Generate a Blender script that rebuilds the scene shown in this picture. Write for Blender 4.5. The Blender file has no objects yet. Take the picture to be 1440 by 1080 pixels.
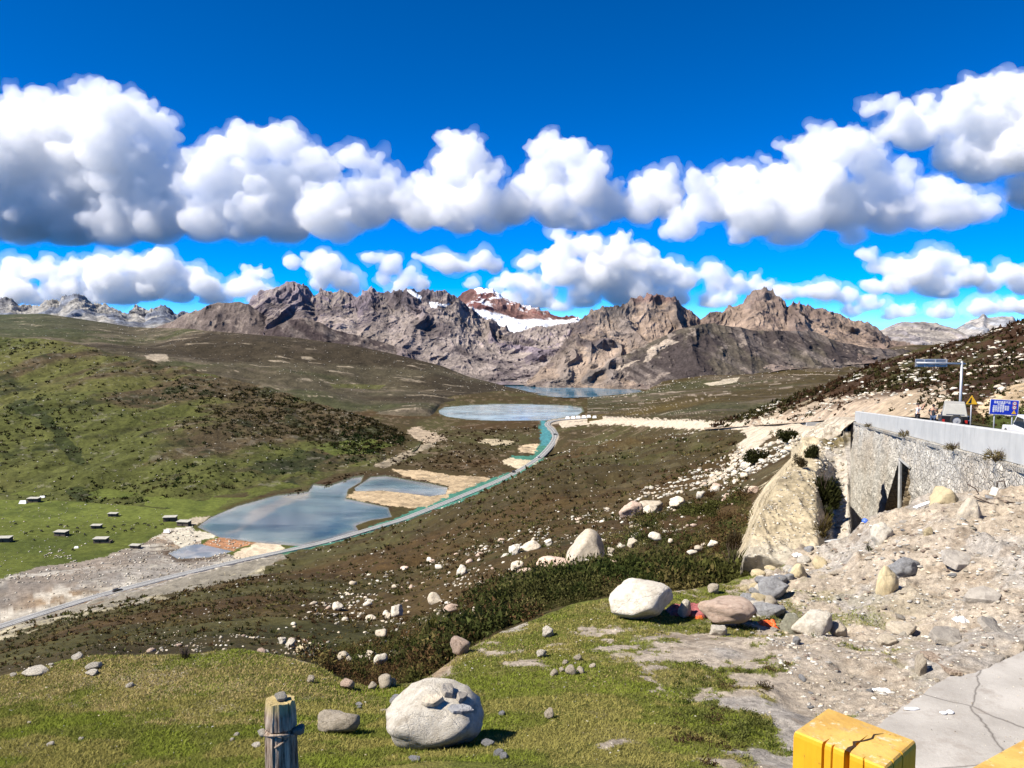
import bpy, math, random
import numpy as np
from mathutils import Vector, Matrix
from mathutils.geometry import tessellate_polygon
R = math.radians
sc = bpy.context.scene
COL = sc.collection

# ---------------------------------------------------------------- camera
F, HY = 1100.0, 455.0                      # focal length in photo pixels, horizon row
PITCH = math.atan((540 - HY) / F)
cd = bpy.data.cameras.new('camera'); cam = bpy.data.objects.new('camera', cd); COL.objects.link(cam)
cd.sensor_width = 36.0; cd.lens = 36.0 * F / 1440; cd.clip_start = 0.05; cd.clip_end = 60000
cam.rotation_euler = (R(90) - PITCH, 0, 0)
sc.camera = cam

# ---------------------------------------------------------------- sky and sun
SUN_TO = Vector((-0.70, -0.26, 0.84)).normalized()        # towards the sun
elev = math.asin(SUN_TO.z); rot = math.atan2(SUN_TO.x, SUN_TO.y)
w = bpy.data.worlds.new('World'); sc.world = w; w.use_nodes = True
nt = w.node_tree; bg = nt.nodes['Background']
sky = nt.nodes.new('ShaderNodeTexSky'); sky.sky_type = 'NISHITA'; sky.sun_disc = False
sky.sun_elevation = elev; sky.sun_rotation = rot
sky.altitude = 4300; sky.air_density = 0.5; sky.dust_density = 0.0; sky.ozone_density = 8.0
hs = nt.nodes.new('ShaderNodeHueSaturation'); hs.inputs['Saturation'].default_value = 1.3; hs.inputs['Value'].default_value = 1.0
hs.inputs['Hue'].default_value = 0.502
nt.links.new(sky.outputs[0], hs.inputs['Color']); nt.links.new(hs.outputs[0], bg.inputs['Color'])
bg.inputs['Strength'].default_value = 0.135
sl = bpy.data.lights.new('sun', 'SUN'); sl.energy = 5.0; sl.angle = R(0.5); sl.color = (1, 0.93, 0.83)
so = bpy.data.objects.new('sun', sl); COL.objects.link(so)
so.rotation_euler = SUN_TO.to_track_quat('Z', 'Y').to_euler()

vs = sc.view_settings
vs.view_transform = 'Standard'; vs.look = 'None'; vs.exposure = 1.0; vs.gamma = 1.0; vs.use_curve_mapping = False
cy = sc.cycles
cy.use_denoising = True
cy.max_bounces = 8; cy.diffuse_bounces = 3; cy.glossy_bounces = 2; cy.transmission_bounces = 4
cy.transparent_max_bounces = 8; cy.volume_bounces = 20
cy.caustics_reflective = False; cy.caustics_refractive = False
sc.render.use_persistent_data = False

# ---------------------------------------------------------------- helpers
def P(px, py, Y):
    """the point at depth Y metres that the photo shows at pixel (px, py)"""
    px = np.asarray(px, float); py = np.asarray(py, float); Y = np.asarray(Y, float)
    yc = (540 - py) / F
    cy_, sy_ = math.cos(PITCH), math.sin(PITCH)
    d = cy_ + sy_ * yc
    return np.stack(np.broadcast_arrays((px - 720) / F / d * Y, Y, (-sy_ + cy_ * yc) / d * Y), -1)
def TZ(py):
    yc = (540 - np.asarray(py, float)) / F
    return (-math.sin(PITCH) + math.cos(PITCH) * yc) / (math.cos(PITCH) + math.sin(PITCH) * yc)
def YZ(py, z): return z / TZ(py)
def proj(p):
    """photo pixel of a point"""
    x, y, z = p[..., 0], p[..., 1], p[..., 2]
    c, s = math.cos(PITCH), math.sin(PITCH)
    f = y * c - z * s; u = y * s + z * c
    return 720 + F * x / f, 540 - F * u / f

def _hash(ix, iy, iz, seed):
    h = (ix.astype(np.int64) * 374761393 + iy.astype(np.int64) * 668265263 + iz.astype(np.int64) * 2147483647 + seed * 1274126177) & 0xffffffff
    h = ((h ^ (h >> 13)) * 1274126177) & 0xffffffff
    h = ((h ^ (h >> 15)) * 2246822519) & 0xffffffff
    return ((h ^ (h >> 16)) & 0xffff) / 65535.0
def vnoise(p, seed=0):
    """smooth value noise, -1..1, p (n,3)"""
    i = np.floor(p).astype(np.int64); f = p - i
    f = f * f * f * (f * (f * 6 - 15) + 10)
    ix, iy, iz = i[..., 0], i[..., 1], i[..., 2]; fx, fy, fz = f[..., 0], f[..., 1], f[..., 2]
    def L(dx, dy, dz): return _hash(ix + dx, iy + dy, iz + dz, seed)
    a = L(0,0,0) * (1-fx) + L(1,0,0) * fx; b = L(0,1,0) * (1-fx) + L(1,1,0) * fx
    c = L(0,0,1) * (1-fx) + L(1,0,1) * fx; d = L(0,1,1) * (1-fx) + L(1,1,1) * fx
    return ((a * (1-fy) + b * fy) * (1-fz) + (c * (1-fy) + d * fy) * fz) * 2 - 1
_ROT = np.array([[0.0, 0.8, 0.6], [-0.8, 0.36, -0.48], [-0.6, -0.48, 0.64]])
def fbm(p, octv=5, gain=0.5, lac=2.03, seed=0):
    s = 0; a = 1; t = 0; p = np.asarray(p, float)
    for k in range(octv):
        s = s + a * vnoise(p, seed + k * 17); t += a; a *= gain; p = (p @ _ROT) * lac + 11.3
    return s / t
def ridged(p, octv=6, gain=0.5, lac=2.1, seed=0, sharp=1.0):
    s = 0; a = 1; t = 0; w_ = 1; p = np.asarray(p, float)
    for k in range(octv):
        n = 1 - np.abs(vnoise(p, seed + k * 31)) * 1.6
        n = np.clip(n, 0, 1) ** (2 * sharp)
        s = s + a * n * w_; t += a; w_ = np.clip(n * 1.6, 0.15, 1); a *= gain; p = (p @ _ROT) * lac + 7.7
    return s / t
def cells(p, seed=0):
    """distance to the nearest of jittered cell points (worley F1)"""
    i = np.floor(p).astype(np.int64); f = p - i; best = np.full(p.shape[:-1], 9.0)
    for dx in (-1, 0, 1):
        for dy in (-1, 0, 1):
            for dz in (-1, 0, 1):
                a = i + np.array([dx, dy, dz])
                q = np.stack([_hash(a[..., 0], a[..., 1], a[..., 2], seed + s_) for s_ in (1, 2, 3)], -1) + np.array([dx, dy, dz]) - f
                best = np.minimum(best, (q * q).sum(-1))
    return np.sqrt(best)
def smooth(a, b, x):
    t = np.clip((x - a) / (b - a), 0, 1); return t * t * (3 - 2 * t)
def lerp(a, b, t): return a + (b - a) * t

def tag(o, label=None, cat=None, group=None, kind=None):
    if label: o['label'] = label
    if cat: o['category'] = cat
    if group: o['group'] = group
    if kind: o['kind'] = kind
    return o
def link(name, me, parent=None, mats=()):
    o = bpy.data.objects.new(name, me); COL.objects.link(o)
    for m in mats: me.materials.append(m)
    if parent is not None: o.parent = parent
    return o
def empty(name, loc, rz=0, label=None, cat=None, group=None):
    o = bpy.data.objects.new(name, None); COL.objects.link(o); o.location = loc; o.rotation_euler = (0, 0, rz); o.empty_display_size = 0.2
    return tag(o, label, cat, group)
def np_mesh(name, v, f, smoothed=True, col=None, attr=None):
    """mesh from numpy arrays: v (n,3), f (m,k)"""
    me = bpy.data.meshes.new(name); n, m, k = len(v), len(f), f.shape[1]
    me.vertices.add(n); me.vertices.foreach_set('co', np.ascontiguousarray(v, np.float32).ravel())
    me.loops.add(m * k); me.loops.foreach_set('vertex_index', np.ascontiguousarray(f, np.int32).ravel())
    me.polygons.add(m); me.polygons.foreach_set('loop_start', np.arange(0, m * k, k, dtype=np.int32))
    if smoothed: me.polygons.foreach_set('use_smooth', np.ones(m, bool))
    if col is not None:
        c = np.ones((n, 4), np.float32); c[:, :3] = col
        me.color_attributes.new('Col', 'FLOAT_COLOR', 'POINT').data.foreach_set('color', c.ravel())
    if attr:
        for an, av in attr.items():
            me.attributes.new(an, 'FLOAT', 'POINT').data.foreach_set('value', np.ascontiguousarray(av, np.float32).ravel())
    me.update(calc_edges=True); me.validate()
    return me
def grid_faces(nr, nc):
    i = np.arange(nr * nc).reshape(nr, nc)
    return np.stack([i[:-1, :-1], i[:-1, 1:], i[1:, 1:], i[1:, :-1]], -1).reshape(-1, 4)

class NT:
    """small node-tree builder"""
    def __init__(s, name):
        s.m = bpy.data.materials.new(name); s.m.use_nodes = True; s.t = s.m.node_tree; s.t.nodes.clear()
        s.out = s.n('ShaderNodeOutputMaterial')
    def n(s, typ, ins=None, **kw):
        nd = s.t.nodes.new(typ)
        for k, v in kw.items(): setattr(nd, k, v)
        for k, v in (ins or {}).items():
            sk = nd.inputs[k]
            if hasattr(v, 'bl_idname') and hasattr(v, 'outputs'): s.t.links.new(v.outputs[0], sk)
            elif isinstance(v, bpy.types.NodeSocket): s.t.links.new(v, sk)
            else:
                if hasattr(sk.default_value, '__len__') and hasattr(v, '__len__') and len(sk.default_value) == 4 and len(v) == 3: v = (*v, 1)
                sk.default_value = v
        return nd
    def co(s, sc_=1.0, kind='Object'):
        tc = s.n('ShaderNodeTexCoord'); return s.n('ShaderNodeMapping', {'Vector': tc.outputs[kind], 'Scale': sc_ if hasattr(sc_, '__len__') else (sc_,) * 3}).outputs[0]
    def noise(s, vec, scale, detail=6, rough=0.6):
        return s.n('ShaderNodeTexNoise', {'Vector': vec, 'Scale': scale, 'Detail': detail, 'Roughness': rough}).outputs['Fac']
    def ramp(s, fac, *stops):
        r = s.n('ShaderNodeValToRGB', {'Fac': fac}); e = r.color_ramp.elements
        while len(e) < len(stops): e.new(0.5)
        for el, (p_, c) in zip(e, stops):
            el.position = p_; el.color = (c, c, c, 1) if not hasattr(c, '__len__') else (*c, 1)
        return r.outputs['Color']
    def mix(s, fac, a, b, mode='MIX'):
        nd = s.n('ShaderNodeMix', data_type='RGBA', blend_type=mode)
        for k, v in ((0, fac), (6, a), (7, b)):
            if isinstance(v, bpy.types.NodeSocket): s.t.links.new(v, nd.inputs[k])
            else: nd.inputs[k].default_value = (*v, 1) if hasattr(v, '__len__') and len(v) == 3 else v
        return nd.outputs[2]
    def attr(s, name, out='Color'):
        return s.n('ShaderNodeAttribute', attribute_name=name).outputs[out]
    def bsdf(s, col, rough=0.9, height=None, dist=0.1, strength=1.0, spec=0.2, metal=0.0, **kw):
        b = s.n('ShaderNodeBsdfPrincipled', {'Base Color': col, 'Roughness': rough, 'Specular IOR Level': spec, 'Metallic': metal})
        for k, v in kw.items(): b.inputs[k.replace('_', ' ')].default_value = v
        if height is not None:
            bp = s.n('ShaderNodeBump', {'Height': height, 'Distance': dist, 'Strength': strength}); s.t.links.new(bp.outputs[0], b.inputs['Normal'])
        s.t.links.new(b.outputs[0], s.out.inputs['Surface']); return s.m
# ---------------------------------------------------------------- terrain
def row(*pts):
    a = np.array(pts, float); return a[np.argsort(a[:, 0])]
def ev(r, px):
    out = np.stack([np.interp(px, r[:, 0], r[:, 1]), np.exp(np.interp(px, r[:, 0], np.log(r[:, 2])))], -1)
    return out
def gsm(a, n):
    if n < 2: return a
    k = np.hanning(n + 2)[1:-1]; k /= k.sum(); p_ = np.pad(a, ((n, n), (0, 0)), 'edge')
    return np.stack([np.convolve(p_[:, i], k, 'same')[n:-n] for i in range(a.shape[1])], -1)
def loft(rows, segs, px0, px1, nc, sm=9, ease=None):
    px = np.linspace(px0, px1, nc); R_ = []
    for r in rows: R_.append(gsm(ev(r, px), sm))
    py = []; Y = []
    for k, (n, mode) in enumerate(segs):
        a, b = R_[k], R_[k + 1]; last = k == len(segs) - 1
        t = np.linspace(0, 1, n + 1)[: None if last else -1][:, None]
        e = ease[k](t) if ease and ease[k] else t
        pp = lerp(a[None, :, 0], b[None, :, 0], e)
        if mode == 'z':
            za, zb = a[:, 1] * TZ(a[:, 0]), b[:, 1] * TZ(b[:, 0]); yy = lerp(za[None], zb[None], t) / TZ(pp)
        elif mode == 'w':                      # straight in space
            za, zb = a[:, 1] * TZ(a[:, 0]), b[:, 1] * TZ(b[:, 0])
            yy = lerp(a[None, :, 1], b[None, :, 1], t); zz = lerp(za[None], zb[None], t)
            R3 = np.stack([((px - 720) / F)[None] * yy * 1.0, yy, zz], -1)
            _, pp = proj(R3)
        else: yy = np.exp(lerp(np.log(a[None, :, 1]), np.log(b[None, :, 1]), t))
        py.append(pp); Y.append(yy)
    py = np.concatenate(py); Y = np.concatenate(Y)
    return P(np.broadcast_to(px, py.shape), py, Y)
def inside(poly, x, y):
    r = np.zeros(x.shape, bool); n = len(poly)
    for i in range(n):
        x0, y0 = poly[i]; x1, y1 = poly[(i + 1) % n]
        if y0 == y1: continue
        c = ((y0 > y) != (y1 > y)) & (x < (x1 - x0) * (y - y0) / (y1 - y0) + x0); r ^= c
    return r
def near_line(pts, x, y):
    """pixel distance to a polyline"""
    d = np.full(x.shape, 1e9)
    for (x0, y0), (x1, y1) in zip(pts[:-1], pts[1:]):
        vx, vy = x1 - x0, y1 - y0; L = vx * vx + vy * vy + 1e-9
        t = np.clip(((x - x0) * vx + (y - y0) * vy) / L, 0, 1)
        d = np.minimum(d, np.hypot(x - x0 - t * vx, y - y0 - t * vy))
    return d
def C(*c): return np.array(c, float)
def blend(col, mask, c): 
    m = mask[..., None] if mask.ndim < col.ndim else mask
    return col * (1 - m) + c * m
def land_material(name, s1, s2, bump, spec=0.1, rough=0.95, contrast=0.5):
    t = NT(name); v = t.co(1.0); base = t.attr('Col')
    n1 = t.noise(v, s1, 8, 0.7); n2 = t.noise(v, s2, 5, 0.65)
    k = t.ramp(n1, (0.3, 1 - contrast), (0.7, 1 + contrast * .6)); k2 = t.ramp(n2, (0.3, 1 - contrast * .7), (0.7, 1 + contrast * .5))
    c = t.mix(1.0, base, k, 'MULTIPLY'); c = t.mix(1.0, c, k2, 'MULTIPLY')
    h = t.n('ShaderNodeMath', {0: n1, 1: n2}, operation='ADD').outputs[0]
    return t.bsdf(c, rough, h, bump, 1.0, spec)

BROWN = C(.050, .038, .016); OLIVE = C(.060, .054, .020); RED = C(.040, .018, .011); DGREEN = C(.036, .036, .013)
MEAD = C(.085, .10, .020); SAND = C(.40, .33, .235); PALE = C(.50, .46, .38); GREY = C(.25, .24, .225); DIRT = C(.30, .265, .215)

# ---- the grassy terrace the photographer looks down on
edge_px = [-400, -200, 0, 70, 130, 200, 330, 400, 440, 480, 520, 590, 630, 660, 700, 760, 800, 880, 940, 1000, 1045, 1075, 1130, 1200, 1290, 1360, 1440, 1700]
edge_py = [1010, 985, 955, 940, 926, 921, 916, 924, 934, 956, 968, 962, 935, 908, 882, 864, 850, 838, 834, 826, 815, 800, 776, 748, 722, 703, 692, 672]
edge_z = np.interp(edge_px, [-400, 0, 330, 520, 700, 900, 1000, 1130, 1200, 1290, 1440, 1700], [-4.9, -4.9, -4.9, -5.1, -5.3, -5.5, -5.8, -6.3, -6.7, -6.8, -6.3, -5.6])
EDGE = row(*[(a, b, z / float(TZ(b))) for a, b, z in zip(edge_px, edge_py, edge_z)])
def T_(py, z): return z / float(TZ(py))
NEAR0 = row((-400, 1500, T_(1500, -3.5)), (1700, 1500, T_(1500, -3.3)))
NEAR1 = row((-400, 1080, T_(1080, -3.6)), (600, 1080, T_(1080, -3.6)), (1100, 1080, T_(1080, -3.55)), (1440, 1080, T_(1080, -3.3)), (1700, 1080, T_(1080, -3.1)))
e1 = ev(EDGE, EDGE[:, 0])
DROP1 = np.stack([EDGE[:, 0], 455 + 1100 * (-(EDGE[:, 2] * TZ(EDGE[:, 1])) + .9) / (EDGE[:, 2] + 1.2), EDGE[:, 2] + 1.2], -1)
DROP2 = np.stack([EDGE[:, 0], 455 + 1100 * (-(EDGE[:, 2] * TZ(EDGE[:, 1])) + 7) / (EDGE[:, 2] + 7), EDGE[:, 2] + 7], -1)
TE = loft([NEAR0, NEAR1, EDGE, DROP1, DROP2], [(30, 'z'), (420, 'z'), (12, 'w'), (12, 'w')], -260, 1640, 1000, 9)
tx_, ty_ = proj(TE)
_b = smooth(1130, 1270, tx_) * smooth(890, 725, ty_); TE = TE * (1 - .24 * _b)[..., None]
n_ = fbm(TE * .35, 5, seed=3)
right = smooth(980, 1150, tx_)
hgt = n_ * (.16 + .34 * right) + (ridged(TE * np.array([.55, .8, .8]), 5, .6, seed=10) - .4) * .34 * right * smooth(930, 860, ty_) + fbm(TE * 1.6, 4, seed=4) * (.035 + .05 * right) + ridged(TE * .8, 4, seed=9) * .05 * right
away = smooth(2, 4, TE[..., 1])
# a hump of spoil on the right, built higher towards the stone wall
hump = np.exp(-(((tx_ - 1345) / 120) ** 2 + ((ty_ - 735) / 35) ** 2)); hgt += .35 * hump
PADP = [(1160, 1120), (1237, 1016), (1330, 950), (1372, 944), (1440, 915), (1700, 850), (1700, 1200), (1160, 1300)]
pad_in = inside(PADP, tx_, ty_)
hgt = np.where(pad_in, -.12, hgt)
TE0 = TE.copy(); TE[..., 2] += hgt * away
gx, gy = tx_ + n_ * 26 + fbm(TE * 4, 4, .65, seed=7) * 26, ty_ + fbm(TE * .5, 4, seed=6) * 16 + fbm(TE * 4, 4, .65, seed=8) * 12
nz = fbm(TE * 1.1, 6, .6, seed=21); nz2 = fbm(TE * 5.0, 4, .65, seed=22)
GRASS = C(.135, .145, .03); GRASS2 = C(.20, .18, .05); DRY = C(.32, .265, .13)
col = np.broadcast_to(GRASS, TE.shape).copy()
col = blend(col, smooth(-.1, .35, nz), GRASS2)
dry = smooth(560, 380, gx) * smooth(1000, 960, gy) * smooth(-.15, .2, nz + .5 * nz2)
col = blend(col, dry * .75, DRY)
for (cx, cy2, rx, ry) in ((230, 968, 60, 9), (70, 985, 70, 12), (320, 975, 50, 10), (150, 1000, 60, 9), (30, 1045, 40, 8), (300, 1003, 60, 10), (180, 955, 30, 6)):
    col = blend(col, smooth(1.2, .6, np.hypot((gx - cx) / rx, (gy - cy2) / ry)) * smooth(-.3, .2, nz2) * .9, C(.40, .34, .22))
dirt = inside([(930, 880), (1000, 878), (1100, 850), (1500, 640), (1700, 600), (1700, 1200), (1000, 1140), (1130, 1010), (1060, 1000), (985, 990), (930, 965), (900, 930), (915, 900)], gx, gy).astype(float)
dirt = np.maximum(dirt, inside([(1030, 830), (1200, 740), (1500, 660), (1500, 900), (1080, 880), (1040, 860)], gx, gy) * 1.0)
dirt = np.maximum(dirt, smooth(1010, 1080, gx) * smooth(-.25, .0, nz + (gx - 1150) / 500))
patch = smooth(.22, .34, nz + .25 * nz2) * smooth(1085, 850, gy) * .9
for (cx, cy2, rx, ry) in ((1060, 1048, 60, 12), (865, 1050, 30, 6), (700, 905, 40, 12), (740, 930, 30, 10), (600, 945, 45, 12), (570, 1000, 30, 8), (1010, 1070, 30, 10), (865, 885, 60, 6), (890, 905, 70, 6)):
    patch = np.maximum(patch, smooth(1.15, .75, np.hypot((gx - cx) / rx, (gy - cy2) / ry)))
dirt = np.maximum(dirt, patch)
weed = smooth(.10, .22, fbm(TE * .9, 5, .6, seed=31) + .3 * nz2) * smooth(1400, 1050, gx) * smooth(780, 900, gy)
dirt *= 1 - weed * .9
GRASSMASK = (1 - dirt)
dc = blend(np.broadcast_to(C(.43, .365, .285), TE.shape).copy(), smooth(-.2, .3, fbm(TE * .25, 4, seed=41)) * smooth(900, 780, gy), C(.45, .375, .28))
dc = blend(dc, smooth(.1, .35, fbm(TE * .7, 5, seed=43)) * .7, C(.37, .345, .31))
dc = blend(dc, smooth(.25, .4, fbm(TE * np.array([1.2, 2.2, 2]), 5, seed=44)) * .5, C(.22, .165, .11))
col = blend(col, dirt, dc)
bank = smooth(8, -2, ty_ - np.interp(tx_, edge_px, edge_py) - 6) * smooth(560, 600, tx_) * smooth(700, 650, tx_)
col = blend(col, bank, C(.33, .25, .16))
col *= (1 + .35 * nz2)[..., None]
M_NEAR = land_material('terrace_soil', 9, 55, .03, contrast=.55)
terr = link('terrace_ground', np_mesh('terrace_ground', TE.reshape(-1, 3), grid_faces(*TE.shape[:2])[:, ::-1], col=col.reshape(-1, 3)), None, [M_NEAR]); tag(terr, kind='structure')
def te_at(px, py):
    """terrace point under a photo pixel"""
    j = int(np.clip(round((px + 260) / 1900 * 999), 0, 999)); c = TE[:442, j]; yy = ty_[:442, j]
    k = int(np.argmin(np.abs(yy - py))); return Vector(c[k])

# ---- the long scrub slope, the valley floor and the lake basins
def zf(z, *pts): return [(px, py, z / float(TZ(py))) for px, py in pts]
S0 = np.stack([EDGE[:, 0], EDGE[:, 1] + 75, EDGE[:, 2] * 1.02 + 2.2], -1); S0[:, 1] = np.maximum(S0[:, 1], S0[:, 1])
S1 = np.stack([EDGE[:, 0], EDGE[:, 1] + np.interp(EDGE[:, 0], [0, 480, 700], [14, 8, 8]), EDGE[:, 2] * 1.35 + 3], -1)
ROADV = [(-260, 955), (-60, 901), (0, 884), (80, 858), (160, 834), (270, 806), (380, 781), (430, 771), (480, 758), (540, 740), (570, 731), (650, 699), (720, 669), (758, 645), (777, 625), (782, 614), (777, 604), (769, 598), (775, 593), (800, 590), (830, 588), (900, 593), (970, 598), (1040, 601)]
FY = [z / float(TZ(py)) for (px, py), z in zip(ROADV, [-140] * 9 + [-140, -139, -136, -133, -131, -129.5, -129, -128.6, -128.3, -128.2, -128, -126, -104, -74, -46])]
S2 = row(*[(px, py + 2.5, y) for (px, py), y in zip(ROADV, FY) if (px, py) not in [(777, 625), (782, 614), (777, 604), (769, 598), (775, 593)]][:14],
         (800, 636, 830), (850, 626, 800), (900, 619, 700), (970, 612, 520), (1040, 606, 335), (1080, 600, 235), (1130, 598, 160), (1178, 597, 122), (1194, 606, 104), (1198, 742, 82), (1300, 735, 60), (1440, 705, 60), (1700, 690, 50))
VT = [(820, -140.5), (760, -141), (700, -140.6), (670, -140.3), (650, -138.5), (620, -133), (600, -129.6), (592, -128.4), (568, -128.4), (557, -122.4), (541, -122.4), (532, -118), (520, -112)]
rows = [S0, S1, S2]; pxs = np.linspace(-300, 1700, 90); base2 = ev(S2, pxs)
prev = base2[:, 0].copy()
for k, (py, z) in enumerate(VT):
    cur = np.minimum(prev - .6, py); prev = cur
    zr = np.interp(pxs, [790, 830, 900, 970, 1040, 1130, 1200], [-128.4, -126, -104, -74, -46, -21, -16])
    if py >= 592 or py == 820: z = np.maximum(z, np.where(pxs > 790, zr, -999))
    rows.append(np.stack([pxs, cur, z / TZ(cur)], -1))
segs = [(14, 'e'), (380, 'e')] + [(n, 'z') for n in (8, 44, 48, 40, 24, 36, 26, 12, 22, 10, 16, 8, 8)]
GE = loft(rows, segs, -260, 1460, 1330, 5, ease=[None, lambda t: 1 - (1 - t) ** 1.75] + [None] * 13)
qx, qy = proj(GE)
# the sand mound and the gully floor beside the wall form a bench that stands nearer than the slope behind
_L = np.interp(qy, [640, 660, 700, 740, 800, 830], [1118, 1100, 1068, 1052, 1034, 1030]); _bn = smooth(-10, 12, qx - _L) * (qx < 1197) * smooth(825, 790, qy) * (qy > 611)
_mm = smooth(1176, 1146, qx) * smooth(626, 652, qy); _Yt = np.exp(lerp(np.log(np.interp(qy, [606, 640, 745, 760, 830], [54, 48, 32, 31, 27])), np.log(np.interp(qy, [640, 700, 812, 830], [38, 33, 26, 25])), _mm)); GE = GE * (1 + (_Yt / GE[..., 1] - 1) * _bn)[..., None]; _m = _bn
_hid = (qx > 1112) & (qx < 1199) & (qy <= 611) & (qy > 603); _sk = 57 / GE[..., 1]; GE[..., 0] = np.where(_hid, GE[..., 0] * _sk, GE[..., 0]); GE[..., 1] = np.where(_hid, 57, GE[..., 1]); GE[..., 2] = np.where(_hid, -21, GE[..., 2])
GE[..., 2] = np.where((qx >= 1197.5) & (np.arange(GE.shape[0])[:, None] > 16), np.minimum(GE[..., 2], -24), GE[..., 2])
GE_BASE = GE.copy(); q0x, q0y = qx, qy
NS = 394
rowi = np.arange(GE.shape[0])[:, None] + np.zeros(GE.shape[1])[None]
POND = [(277, 741), (296, 727), (333, 711), (387, 696), (433, 690), (440, 680), (462, 682), (496, 670), (512, 668), (508, 678), (490, 688), (487, 700), (546, 713), (551, 727), (520, 732), (500, 739), (504, 747), (458, 762), (425, 768), (408, 767), (362, 763), (308, 755)]
POND2 = [(521, 670), (542, 668), (567, 673), (604, 679), (630, 685), (627, 695), (604, 698), (575, 694), (537, 690), (500, 691), (498, 686)]
LAKE2 = [(616, 577), (625, 572), (660, 569), (700, 567.5), (750, 568), (800, 569.5), (818, 572), (822, 578), (812, 585), (790, 588), (765, 591.5), (700, 592), (655, 590), (628, 586), (618, 582)]
LAKE1 = [(698, 540.5), (730, 540.5), (800, 541.5), (860, 544), (900, 547.5), (905, 551), (870, 555), (835, 558), (800, 560), (760, 556), (735, 549), (712, 544)]
POOL = [(236, 778), (262, 768), (280, 765), (328, 775), (292, 784), (250, 786)]
warp = fbm(GE * .02, 4, seed=51) * 3.0 * np.clip(100 / np.maximum(GE[..., 1], 100) * 6, .25, 1)
wx, wy = qx + warp * 1.5, qy + warp * .5
_w2 = fbm(GE * .14, 4, .65, seed=52)
def ins(p): return inside(p, wx + _w2 * 7, wy + fbm(GE * .14, 3, .65, seed=53) * 3)
water_m = np.zeros(qx.shape, bool)
for pl in (POND, POND2, LAKE1, LAKE2, POOL): water_m |= inside(pl, qx, qy)
roadd = near_line(ROADV, qx, qy)
slope = rowi < NS
# relief
YY = GE[..., 1]
amp = np.clip(YY, 20, 400) * .011
h = fbm(GE * .012, 6, .5, seed=61) * 9 * smooth(40, 200, YY) * smooth(0, 60, NS - rowi) * smooth(2, 16, roadd)
h += fbm(GE * .12, 5, .55, seed=62) * np.where(slope, .8 + .004 * YY, .5) * smooth(0, 5, roadd) * smooth(14, 40, rowi)
vall = smooth(NS - 4, NS + 10, rowi)
h += vall * smooth(640, 600, qy) * (fbm(GE * .01, 5, seed=63)) * 5 * smooth(6, 20, roadd)
# the sand mound beside the wall and the gully behind it
def bumpz(cx, cy2, rx, ry, a): return a * np.exp(-(((qx - cx) / rx) ** 2 + ((qy - cy2) / ry) ** 2))
mound_y = np.clip(YY / 40, .3, 2.5)
mound_c = np.interp(qy, [600, 640, 700, 760, 820], [1165, 1135, 1112, 1098, 1080])
mnd = np.exp(-(((qx - mound_c) / 42) ** 2)) * smooth(600, 650, qy) * smooth(870, 800, qy) * slope
h *= 1 - .6 * smooth(1020, 1060, qx) * slope
h += fbm(GE * .45, 5, .6, seed=64) * .5 * _m + (ridged(GE * np.array([.7, .25, .3]), 5, .6, seed=65) - .4) * .28 * _m
h -= np.exp(-(((qx - 1172) / 16) ** 2)) * smooth(610, 660, qy) * slope * .6 * mound_y
shore = np.zeros(qx.shape)
wd = np.full(qx.shape, 99.0)
for pl in (POND, POND2, LAKE1, LAKE2, POOL): wd = np.minimum(wd, near_line(pl + pl[:1], qx, qy))
flat = smooth(0, 6, wd)
GE[..., 2] += np.where(water_m, -smooth(0, 4, wd) * 2.0 - .1, h * flat * np.where(vall > .5, 1, 1) + .02)
GE[..., 2] = np.where((~water_m) & (vall > .5), np.maximum(GE[..., 2], GE_BASE[..., 2] - .5 * (1 - flat)), GE[..., 2])
# colours
g1 = fbm(GE * .02, 6, .6, seed=71); g2 = fbm(GE * .11, 6, .65, seed=72); g3 = fbm(GE * np.array([.006, .012, .012]), 5, seed=73)
col = np.broadcast_to(BROWN, GE.shape).copy()
col = blend(col, smooth(-.05, .25, g1), OLIVE)
col = blend(col, smooth(.0, .3, g3) * .7, C(.06, .035, .014))
col = blend(col, smooth(700, 1050, qx) * smooth(690, 800, qy + g1 * 60) * slope * .6, RED)
col = blend(col, smooth(.12, .3, g2) * .6 * smooth(200, 90, YY) * slope, DGREEN)
col = blend(col, smooth(300, 0, qx) * slope * .6 * smooth(-.2, .2, g1), C(.060, .056, .020))
col = blend(col, smooth(.05, .25, g2 + .3 * g3) * slope * smooth(760, 900, qx) * smooth(720, 640, qy) * .45, C(.10, .085, .045))
pebb = cells(GE * .45, 5)
nv_ = ~slope
meadow = (nv_ & ((qx < 300) | (qy > 700))).astype(float) * smooth(560, 300, qx)
mc = blend(np.broadcast_to(MEAD, GE.shape).copy(), smooth(-.1, .3, g3), C(.105, .125, .025)); mc = blend(mc, smooth(.15, .35, g1) * .6, C(.045, .06, .012))
col = col * (1 - meadow[..., None]) + mc * meadow[..., None]
RIVER = [(-260, 900), (-50, 826), (0, 812), (60, 796), (130, 788), (150, 782), (200, 764), (232, 745), (270, 740), (285, 765), (350, 790), (400, 772), (400, 790), (200, 835), (0, 889), (-260, 960)]
rv = ins(RIVER).astype(float)
rc = blend(np.broadcast_to(C(.27, .24, .20), GE.shape).copy(), smooth(0, .25, g2), C(.40, .36, .28)); rc = blend(rc, smooth(.1, .3, g1) * .8, C(.20, .13, .07)); rc = blend(rc, smooth(.2, .3, fbm(GE * np.array([.05, .2, .1]), 5, seed=77)), C(.07, .05, .03))
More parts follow.
